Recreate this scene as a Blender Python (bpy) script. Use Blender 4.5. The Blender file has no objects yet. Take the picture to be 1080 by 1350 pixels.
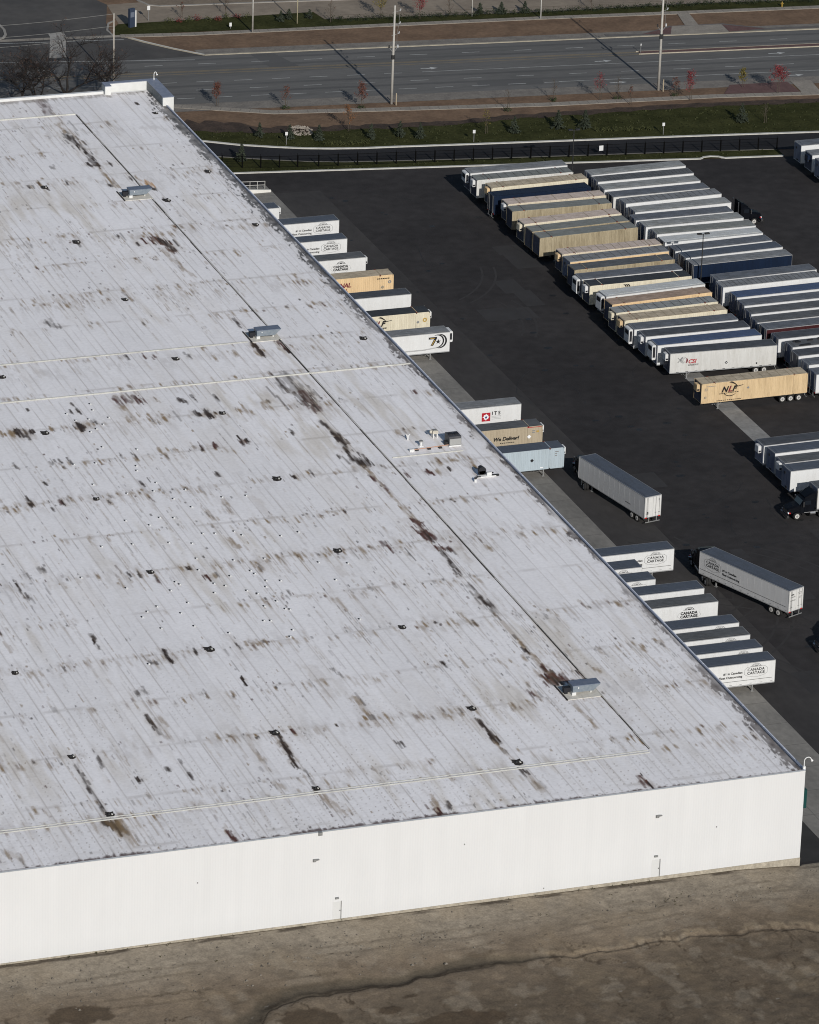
import bpy, math, random
import numpy as np
from mathutils import Vector, Matrix, noise

random.seed(7)
RAD = math.radians
scene = bpy.context.scene
COL = scene.collection

# ------------------------------------------------------------------ camera
cam_d = bpy.data.cameras.new("camera")
cam_d.sensor_fit = 'VERTICAL'
cam_d.sensor_height = 36.0
cam_d.lens = 180.07
cam_d.clip_start = 5.0
cam_d.clip_end = 6000.0
cam = bpy.data.objects.new("camera", cam_d)
COL.objects.link(cam)
_f = Vector((0.31691646, 0.86745958, -0.38350728))
_r = Vector((0.94309907, -0.3311216, 0.03037495))
_u = Vector((0.1006385, 0.37131167, 0.92303821))
M4 = Matrix((( _r.x, _u.x, -_f.x, -223.359), (_r.y, _u.y, -_f.y, -477.839),
             (_r.z, _u.z, -_f.z, 260.459), (0, 0, 0, 1)))
cam.matrix_world = M4
scene.camera = cam

# ------------------------------------------------------------------ light
SUN_EL = 25.0
SUN_AZ = 180.5          # compass bearing of the sun (0 = +Y, clockwise)
to_sun = Vector((math.sin(RAD(SUN_AZ)) * math.cos(RAD(SUN_EL)),
                 math.cos(RAD(SUN_AZ)) * math.cos(RAD(SUN_EL)), math.sin(RAD(SUN_EL))))
sun_d = bpy.data.lights.new("sun", 'SUN')
sun_d.energy = 3.55
sun_d.angle = RAD(0.53)
sun_d.color = (1.0, 0.972, 0.93)
sun = bpy.data.objects.new("sun", sun_d)
COL.objects.link(sun)
sun.rotation_euler = to_sun.to_track_quat('Z', 'Y').to_euler()
sun.location = (0, -50, 200)

world = bpy.data.worlds.new("World")
scene.world = world
world.use_nodes = True
wn = world.node_tree
wn.nodes.clear()
sky = wn.nodes.new('ShaderNodeTexSky')
sky.sky_type = 'NISHITA'
sky.sun_disc = False
sky.sun_elevation = RAD(SUN_EL)
sky.sun_rotation = RAD(SUN_AZ)
sky.altitude = 300
sky.air_density = 1.0
sky.dust_density = 0.6
sky.ozone_density = 1.0
bg = wn.nodes.new('ShaderNodeBackground')
bg.inputs['Strength'].default_value = 0.062
wo = wn.nodes.new('ShaderNodeOutputWorld')
wn.links.new(sky.outputs[0], bg.inputs['Color'])
wn.links.new(bg.outputs[0], wo.inputs['Surface'])

vs = scene.view_settings
vs.view_transform = 'Standard'
vs.look = 'None'
vs.exposure = 0.0
vs.gamma = 1.0
vs.use_curve_mapping = False
scene.render.engine = 'CYCLES'
scene.cycles.filter_width = 1.05

# ------------------------------------------------------------------ materials
def mat(name, c1, c2=None, scale=1.0, rough=0.7, stretch=(1, 1, 1), fine=0.0, fine_scale=20.0,
        bump=0.0, bump_scale=8.0, metal=0.0, spec=0.3, lo=0.35, hi=0.65, detail=5.0, attr=None):
    m = bpy.data.materials.new(name)
    m.use_nodes = True
    nt = m.node_tree
    b = nt.nodes['Principled BSDF']
    b.inputs['Roughness'].default_value = rough
    b.inputs['Metallic'].default_value = metal
    b.inputs['Specular IOR Level'].default_value = spec
    tc = nt.nodes.new('ShaderNodeTexCoord')
    mp = nt.nodes.new('ShaderNodeMapping')
    mp.inputs['Scale'].default_value = stretch
    nt.links.new(tc.outputs['Object'], mp.inputs['Vector'])
    if attr:
        a = nt.nodes.new('ShaderNodeAttribute')
        a.attribute_name = attr
        col = a.outputs['Color']
    elif c2 is None:
        rgb = nt.nodes.new('ShaderNodeRGB')
        rgb.outputs[0].default_value = (*c1, 1)
        col = rgb.outputs[0]
    else:
        n = nt.nodes.new('ShaderNodeTexNoise')
        n.inputs['Scale'].default_value = scale
        n.inputs['Detail'].default_value = detail
        n.inputs['Roughness'].default_value = 0.6
        nt.links.new(mp.outputs[0], n.inputs['Vector'])
        r = nt.nodes.new('ShaderNodeValToRGB')
        r.color_ramp.elements[0].position = lo
        r.color_ramp.elements[0].color = (*c1, 1)
        r.color_ramp.elements[1].position = hi
        r.color_ramp.elements[1].color = (*c2, 1)
        nt.links.new(n.outputs['Fac'], r.inputs[0])
        col = r.outputs[0]
    if fine > 0:
        n2 = nt.nodes.new('ShaderNodeTexNoise')
        n2.inputs['Scale'].default_value = fine_scale
        n2.inputs['Detail'].default_value = 3.0
        nt.links.new(mp.outputs[0], n2.inputs['Vector'])
        mr = nt.nodes.new('ShaderNodeMapRange')
        mr.inputs['From Min'].default_value = 0.3
        mr.inputs['From Max'].default_value = 0.7
        mr.inputs['To Min'].default_value = 1.0 - fine
        mr.inputs['To Max'].default_value = 1.0 + fine
        nt.links.new(n2.outputs['Fac'], mr.inputs['Value'])
        mx = nt.nodes.new('ShaderNodeMix')
        mx.data_type = 'RGBA'
        mx.blend_type = 'MULTIPLY'
        mx.inputs['Factor'].default_value = 1.0
        nt.links.new(col, mx.inputs['A'])
        nt.links.new(mr.outputs[0], mx.inputs['B'])
        col = mx.outputs['Result']
    nt.links.new(col, b.inputs['Base Color'])
    if bump > 0:
        n3 = nt.nodes.new('ShaderNodeTexNoise')
        n3.inputs['Scale'].default_value = bump_scale
        n3.inputs['Detail'].default_value = 6.0
        nt.links.new(mp.outputs[0], n3.inputs['Vector'])
        bp = nt.nodes.new('ShaderNodeBump')
        bp.inputs['Strength'].default_value = bump
        bp.inputs['Distance'].default_value = 0.1
        nt.links.new(n3.outputs['Fac'], bp.inputs['Height'])
        nt.links.new(bp.outputs[0], b.inputs['Normal'])
    return m

def k(c, f):
    return tuple(min(1, x * f) for x in c)

# side paints: a slow dirt variation that runs down the panel
def paint(name, c, dirt=0.12, rough=0.45, tint=(0.8, 0.7, 0.55)):
    c2 = tuple(x * (1 - dirt) * (1 - dirt * (1 - t)) for x, t in zip(c, tint))
    return mat(name, c2, c, scale=0.9, rough=rough, stretch=(2.2, 2.2, 0.35), fine=dirt * 0.35, fine_scale=6, lo=0.3, hi=0.6)

def roofm(name, c, dirt=0.3, rough=0.5):
    c1 = tuple(x * (1 - dirt) * t for x, t in zip(c, (1.02, 0.99, 0.93)))
    return mat(name, c1, k(c, 1 + dirt * 0.4), scale=0.9, rough=rough, stretch=(0.7, 1.6, 1), fine=0.14, fine_scale=5, lo=0.34, hi=0.6)

P = {
    'white': paint('white_paint', (0.66, 0.66, 0.65), 0.06),
    'dusty': paint('dusty_white_paint', (0.60, 0.59, 0.56), 0.12),
    'ivory': paint('ivory_paint', (0.64, 0.57, 0.44), 0.16),
    'cream': paint('cream_paint', (0.68, 0.62, 0.48), 0.14),
    'tan': paint('tan_paint', (0.64, 0.475, 0.28), 0.2),
    'orange': paint('orange_paint', (0.72, 0.53, 0.31), 0.14),
    'beige': paint('weathered_beige_paint', (0.38, 0.32, 0.215), 0.3),
    'khaki': paint('khaki_paint', (0.43, 0.36, 0.26), 0.1),
    'ltblue': paint('pale_blue_paint', (0.41, 0.475, 0.515), 0.08),
    'silver': paint('silver_grey_paint', (0.50, 0.50, 0.50), 0.06),
    'navy': paint('navy_paint', (0.005, 0.013, 0.034), 0.2),
    'maroon': paint('maroon_paint', (0.05, 0.012, 0.014), 0.2),
}
RF = {
    'grey': roofm('grey_roof_sheet', (0.195, 0.197, 0.20)),
    'mid': roofm('light_grey_roof_sheet', (0.265, 0.268, 0.258)),
    'dark': roofm('dark_grey_roof_sheet', (0.065, 0.066, 0.072)),
    'char': roofm('charcoal_roof_sheet', (0.10, 0.10, 0.10)),
    'black': roofm('black_roof_sheet', (0.035, 0.034, 0.034)),
    'slate': roofm('slate_blue_roof_sheet', (0.076, 0.086, 0.108), 0.1),
    'blue': roofm('blue_roof_sheet', (0.060, 0.085, 0.155), 0.15),
    'navy': roofm('navy_roof_sheet', (0.004, 0.009, 0.026), 0.2),
    'steel': roofm('steel_roof_sheet', (0.118, 0.124, 0.138)),
    'light': roofm('pale_roof_sheet', (0.52, 0.53, 0.52), 0.12),
    'tan': roofm('tan_roof_sheet', (0.46, 0.38, 0.27), 0.3),
    'pink': roofm('pinkish_beige_roof_sheet', (0.55, 0.45, 0.38), 0.22),
    'brown': roofm('brown_roof_sheet', (0.36, 0.26, 0.19), 0.3),
    'olive': roofm('grey_green_roof_sheet', (0.20, 0.204, 0.186), 0.2),
}
M = {
    'alu': mat('aluminium', (0.34, 0.34, 0.34), (0.27, 0.27, 0.27), 3, rough=0.5, metal=0.0, spec=0.4),
    'steel': mat('dull_steel', (0.18, 0.18, 0.18), (0.26, 0.26, 0.25), 3, rough=0.55),
    'black': mat('black_steel', (0.018, 0.018, 0.019), (0.03, 0.03, 0.03), 3, rough=0.6),
    'rubber': mat('tyre_rubber', (0.014, 0.014, 0.014), (0.022, 0.021, 0.02), 6, rough=0.9),
    'rim': mat('wheel_rim', (0.62, 0.60, 0.56), (0.45, 0.43, 0.4), 6, rough=0.4),
    'grille': mat('dark_grille', (0.012, 0.013, 0.016), rough=0.7, c2=(0.02, 0.02, 0.025), scale=10),
    'door': mat('door_panel', (0.10, 0.12, 0.17), (0.16, 0.18, 0.24), 1.5, rough=0.5, stretch=(2, 2, .5)),
    'doord': mat('dark_door_panel', (0.035, 0.042, 0.065), (0.06, 0.07, 0.10), 1.5, rough=0.5, stretch=(2, 2, .5)),
    'doorw': mat('white_door_panel', (0.66, 0.65, 0.62), (0.60, 0.59, 0.57), 1.5, rough=0.5, stretch=(2, 2, .5)),
    'rust': mat('rust_patch', (0.10, 0.02, 0.015), (0.18, 0.05, 0.03), 5, rough=0.9),
    'red': mat('red_lens', (0.55, 0.02, 0.02), rough=0.4),
    'amber': mat('amber_lens', (0.8, 0.3, 0.03), rough=0.4),
    'inkblack': mat('black_lettering', (0.012, 0.012, 0.013), rough=0.6),
    'inkgrey': mat('grey_lettering', (0.22, 0.22, 0.22), rough=0.6),
    'inkred': mat('red_lettering', (0.38, 0.012, 0.025), rough=0.6),
    'inkmaroon': mat('maroon_lettering', (0.16, 0.02, 0.03), rough=0.6),
    'inkblue': mat('blue_lettering', (0.01, 0.03, 0.17), rough=0.6),
    'inkgold': mat('gold_lettering', (0.42, 0.27, 0.06), rough=0.6),
    'inkwhite': mat('white_lettering', (0.8, 0.8, 0.8), rough=0.6),
    'glass': mat('dark_glass', (0.01, 0.013, 0.018), rough=0.08, spec=0.6),
    'tnavy': mat('tractor_navy_paint', (0.0015, 0.002, 0.004), (0.003, 0.004, 0.007), 2, rough=0.5, spec=0.15),
    'tblack': mat('tractor_black_paint', (0.003, 0.003, 0.004), (0.005, 0.005, 0.006), 2, rough=0.4, spec=0.25),
    'chrome': mat('chrome', (0.32, 0.32, 0.33), rough=0.35, metal=1.0),
}

# ------------------------------------------------------------------ mesh helpers
class MB:
    def __init__(self):
        self.v, self.f, self.m = [], [], []

    def add(self, vs_, fs, mi=0):
        o = len(self.v)
        self.v += [tuple(p) for p in vs_]
        self.f += [tuple(i + o for i in q) for q in fs]
        self.m += [mi] * len(fs)
        return self

    def box(self, x0, x1, y0, y1, z0, z1, mi=0):
        self.add([(x0, y0, z0), (x1, y0, z0), (x1, y1, z0), (x0, y1, z0), (x0, y0, z1), (x1, y0, z1), (x1, y1, z1), (x0, y1, z1)],
                 [(0, 3, 2, 1), (4, 5, 6, 7), (0, 1, 5, 4), (1, 2, 6, 5), (2, 3, 7, 6), (3, 0, 4, 7)], mi)
        return self

    def tube(self, p0, p1, r0, r1=None, n=8, mi=0, caps=True):
        r1 = r0 if r1 is None else r1
        p0, p1 = Vector(p0), Vector(p1)
        d = (p1 - p0)
        if d.length < 1e-6:
            return self
        d.normalize()
        a = d.orthogonal().normalized()
        b = d.cross(a)
        vs_ = []
        for p, r in ((p0, r0), (p1, r1)):
            for i in range(n):
                t = 2 * math.pi * i / n
                vs_.append(p + (a * math.cos(t) + b * math.sin(t)) * r)
        fs = [(i, (i + 1) % n, n + (i + 1) % n, n + i) for i in range(n)]
        if caps:
            fs += [tuple(range(n - 1, -1, -1)), tuple(range(n, 2 * n))]
        self.add(vs_, fs, mi)
        return self

    def path(self, pts, r, n=6, mi=0):
        for a, b in zip(pts[:-1], pts[1:]):
            self.tube(a, b, r, r, n, mi)
        return self

    def prism(self, poly, z0, z1, mi=0, axis='z', bottom=True):
        """poly: list of 2D points (counter-clockwise seen from +axis)."""
        n = len(poly)
        def P3(p, z):
            if axis == 'z':
                return (p[0], p[1], z)
            if axis == 'y':
                return (p[0], z, p[1])
            return (z, p[0], p[1])
        vs_ = [P3(p, z0) for p in poly] + [P3(p, z1) for p in poly]
        fs = [(i, (i + 1) % n, n + (i + 1) % n, n + i) for i in range(n)]
        fs += [tuple(range(n, 2 * n))]
        if bottom:
            fs += [tuple(range(n - 1, -1, -1))]
        self.add(vs_, fs, mi)
        return self

    def flat(self, poly, z, mi=0):
        self.add([(p[0], p[1], z) for p in poly], [tuple(range(len(poly)))], mi)
        return self

    def strip(self, a, b, w, z, mi=0):
        """flat ribbon from a to b (2D) of width w"""
        a, b = Vector(a), Vector(b)
        d = (b - a).normalized()
        nrm = Vector((-d.y, d.x)) * (w / 2)
        self.flat([a - nrm, b - nrm, b + nrm, a + nrm], z, mi)
        return self

    def build(self, name, mats, parent=None, smooth=False, loc=None):
        me = bpy.data.meshes.new(name)
        me.from_pydata(self.v, [], self.f)
        if not isinstance(mats, (list, tuple)):
            mats = [mats]
        for m_ in mats:
            me.materials.append(m_)
        if any(self.m):
            me.polygons.foreach_set('material_index', self.m)
        if smooth:
            me.polygons.foreach_set('use_smooth', [True] * len(me.polygons))
        me.update()
        o = bpy.data.objects.new(name, me)
        COL.objects.link(o)
        if parent:
            o.parent = parent
        if loc:
            o.location = loc
        return o


def fixnormals(o):
    import bmesh
    bm = bmesh.new()
    bm.from_mesh(o.data)
    bmesh.ops.recalc_face_normals(bm, faces=bm.faces)
    bm.to_mesh(o.data)
    bm.free()
    return o

def tag(o, label=None, cat=None, group=None, kind=None):
    if label:
        o['label'] = label
    if cat:
        o['category'] = cat
    if group:
        o['group'] = group
    if kind:
        o['kind'] = kind
    return o

def empty(name, loc=(0, 0, 0), rz=0.0, label=None, cat=None, group=None):
    o = bpy.data.objects.new(name, None)
    COL.objects.link(o)
    o.location = loc
    o.rotation_euler = (0, 0, rz)
    o.empty_display_size = 0.5
    return tag(o, label, cat, group)

def struct(mb, name, m_, label=None):
    o = mb.build(name, m_)
    o['kind'] = 'structure'
    if label:
        o['label'] = label
    return o

def linked(src, parent, loc=None, rot=None):
    o = src.copy()
    COL.objects.link(o)
    o.parent = parent
    if loc is not None:
        o.location = loc
    if rot is not None:
        o.rotation_euler = rot
    return o

_tcache = {}
def text_mb(s, size, shear=0.0, bold=0.0, spacing=1.0):
    key = (s, size, shear, bold, spacing)
    if key in _tcache:
        return _tcache[key]
    cu = bpy.data.curves.new('lettering', 'FONT')
    cu.body = s
    cu.size = size
    cu.shear = shear
    cu.offset = bold
    cu.space_character = spacing
    cu.resolution_u = 3
    ob = bpy.data.objects.new('lettering', cu)
    COL.objects.link(ob)
    dg = bpy.context.evaluated_depsgraph_get()
    me = ob.evaluated_get(dg).to_mesh()
    vs_ = [tuple(v.co) for v in me.vertices]
    fs = [tuple(p.vertices) for p in me.polygons]
    ob.evaluated_get(dg).to_mesh_clear()
    bpy.data.objects.remove(ob)
    bpy.data.curves.remove(cu)
    w = max(v[0] for v in vs_) if vs_ else 0
    _tcache[key] = (vs_, fs, w)
    return _tcache[key]

def letter(mb, s, x, z, size, y, mi=0, shear=0.0, bold=0.0, center=False, spacing=1.0, rot=0.0):
    """lettering on a face that looks towards -Y"""
    vs_, fs, w = text_mb(s, size, shear, bold, spacing)
    if center:
        x = x - w / 2
    mb.add([(x + v[0], y, z + v[1]) for v in vs_], fs, mi)
    return w

def letter_x(mb, s, y, z, size, x, mi=0, bold=0.0, center=False):
    """lettering on a face that looks towards +X"""
    vs_, fs, w = text_mb(s, size, 0.0, bold, 1.0)
    if center:
        y = y - w / 2
    mb.add([(x, y + v[0], z + v[1]) for v in vs_], fs, mi)

def arc_band(mb, cx, cz, r0, r1, a0, a1, y, mi=0, n=18, squash=1.0):
    vs_, fs = [], []
    for i in range(n + 1):
        t = RAD(a0 + (a1 - a0) * i / n)
        tap = max(0.0, math.sin(math.pi * i / n)) ** 0.5 if abs(a1 - a0) < 359 else 1.0
        rr0 = r1 - (r1 - r0) * max(0.15, tap)
        vs_ += [(cx + r1 * math.cos(t), y, cz + r1 * math.sin(t) * squash), (cx + rr0 * math.cos(t), y, cz + rr0 * math.sin(t) * squash)]
    for i in range(n):
        fs.append((2 * i, 2 * i + 1, 2 * i + 3, 2 * i + 2))
    mb.add(vs_, fs, mi)

def outline(mb, pts, w, y, mi=0):
    for a, b in zip(pts, pts[1:] + pts[:1]):
        a, b = Vector(a), Vector(b)
        d = (b - a).normalized()
        n = Vector((-d.y, d.x)) * w / 2
        e = d * w * 0.5
        q = [a - n - e, b - n + e, b + n + e, a + n - e]
        mb.add([(p.x, y, p.y) for p in q], [(0, 1, 2, 3)], mi)

def poly_y(mb, pts, y, mi=0):
    mb.add([(p[0], y, p[1]) for p in pts], [tuple(range(len(pts)))], mi)

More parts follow.
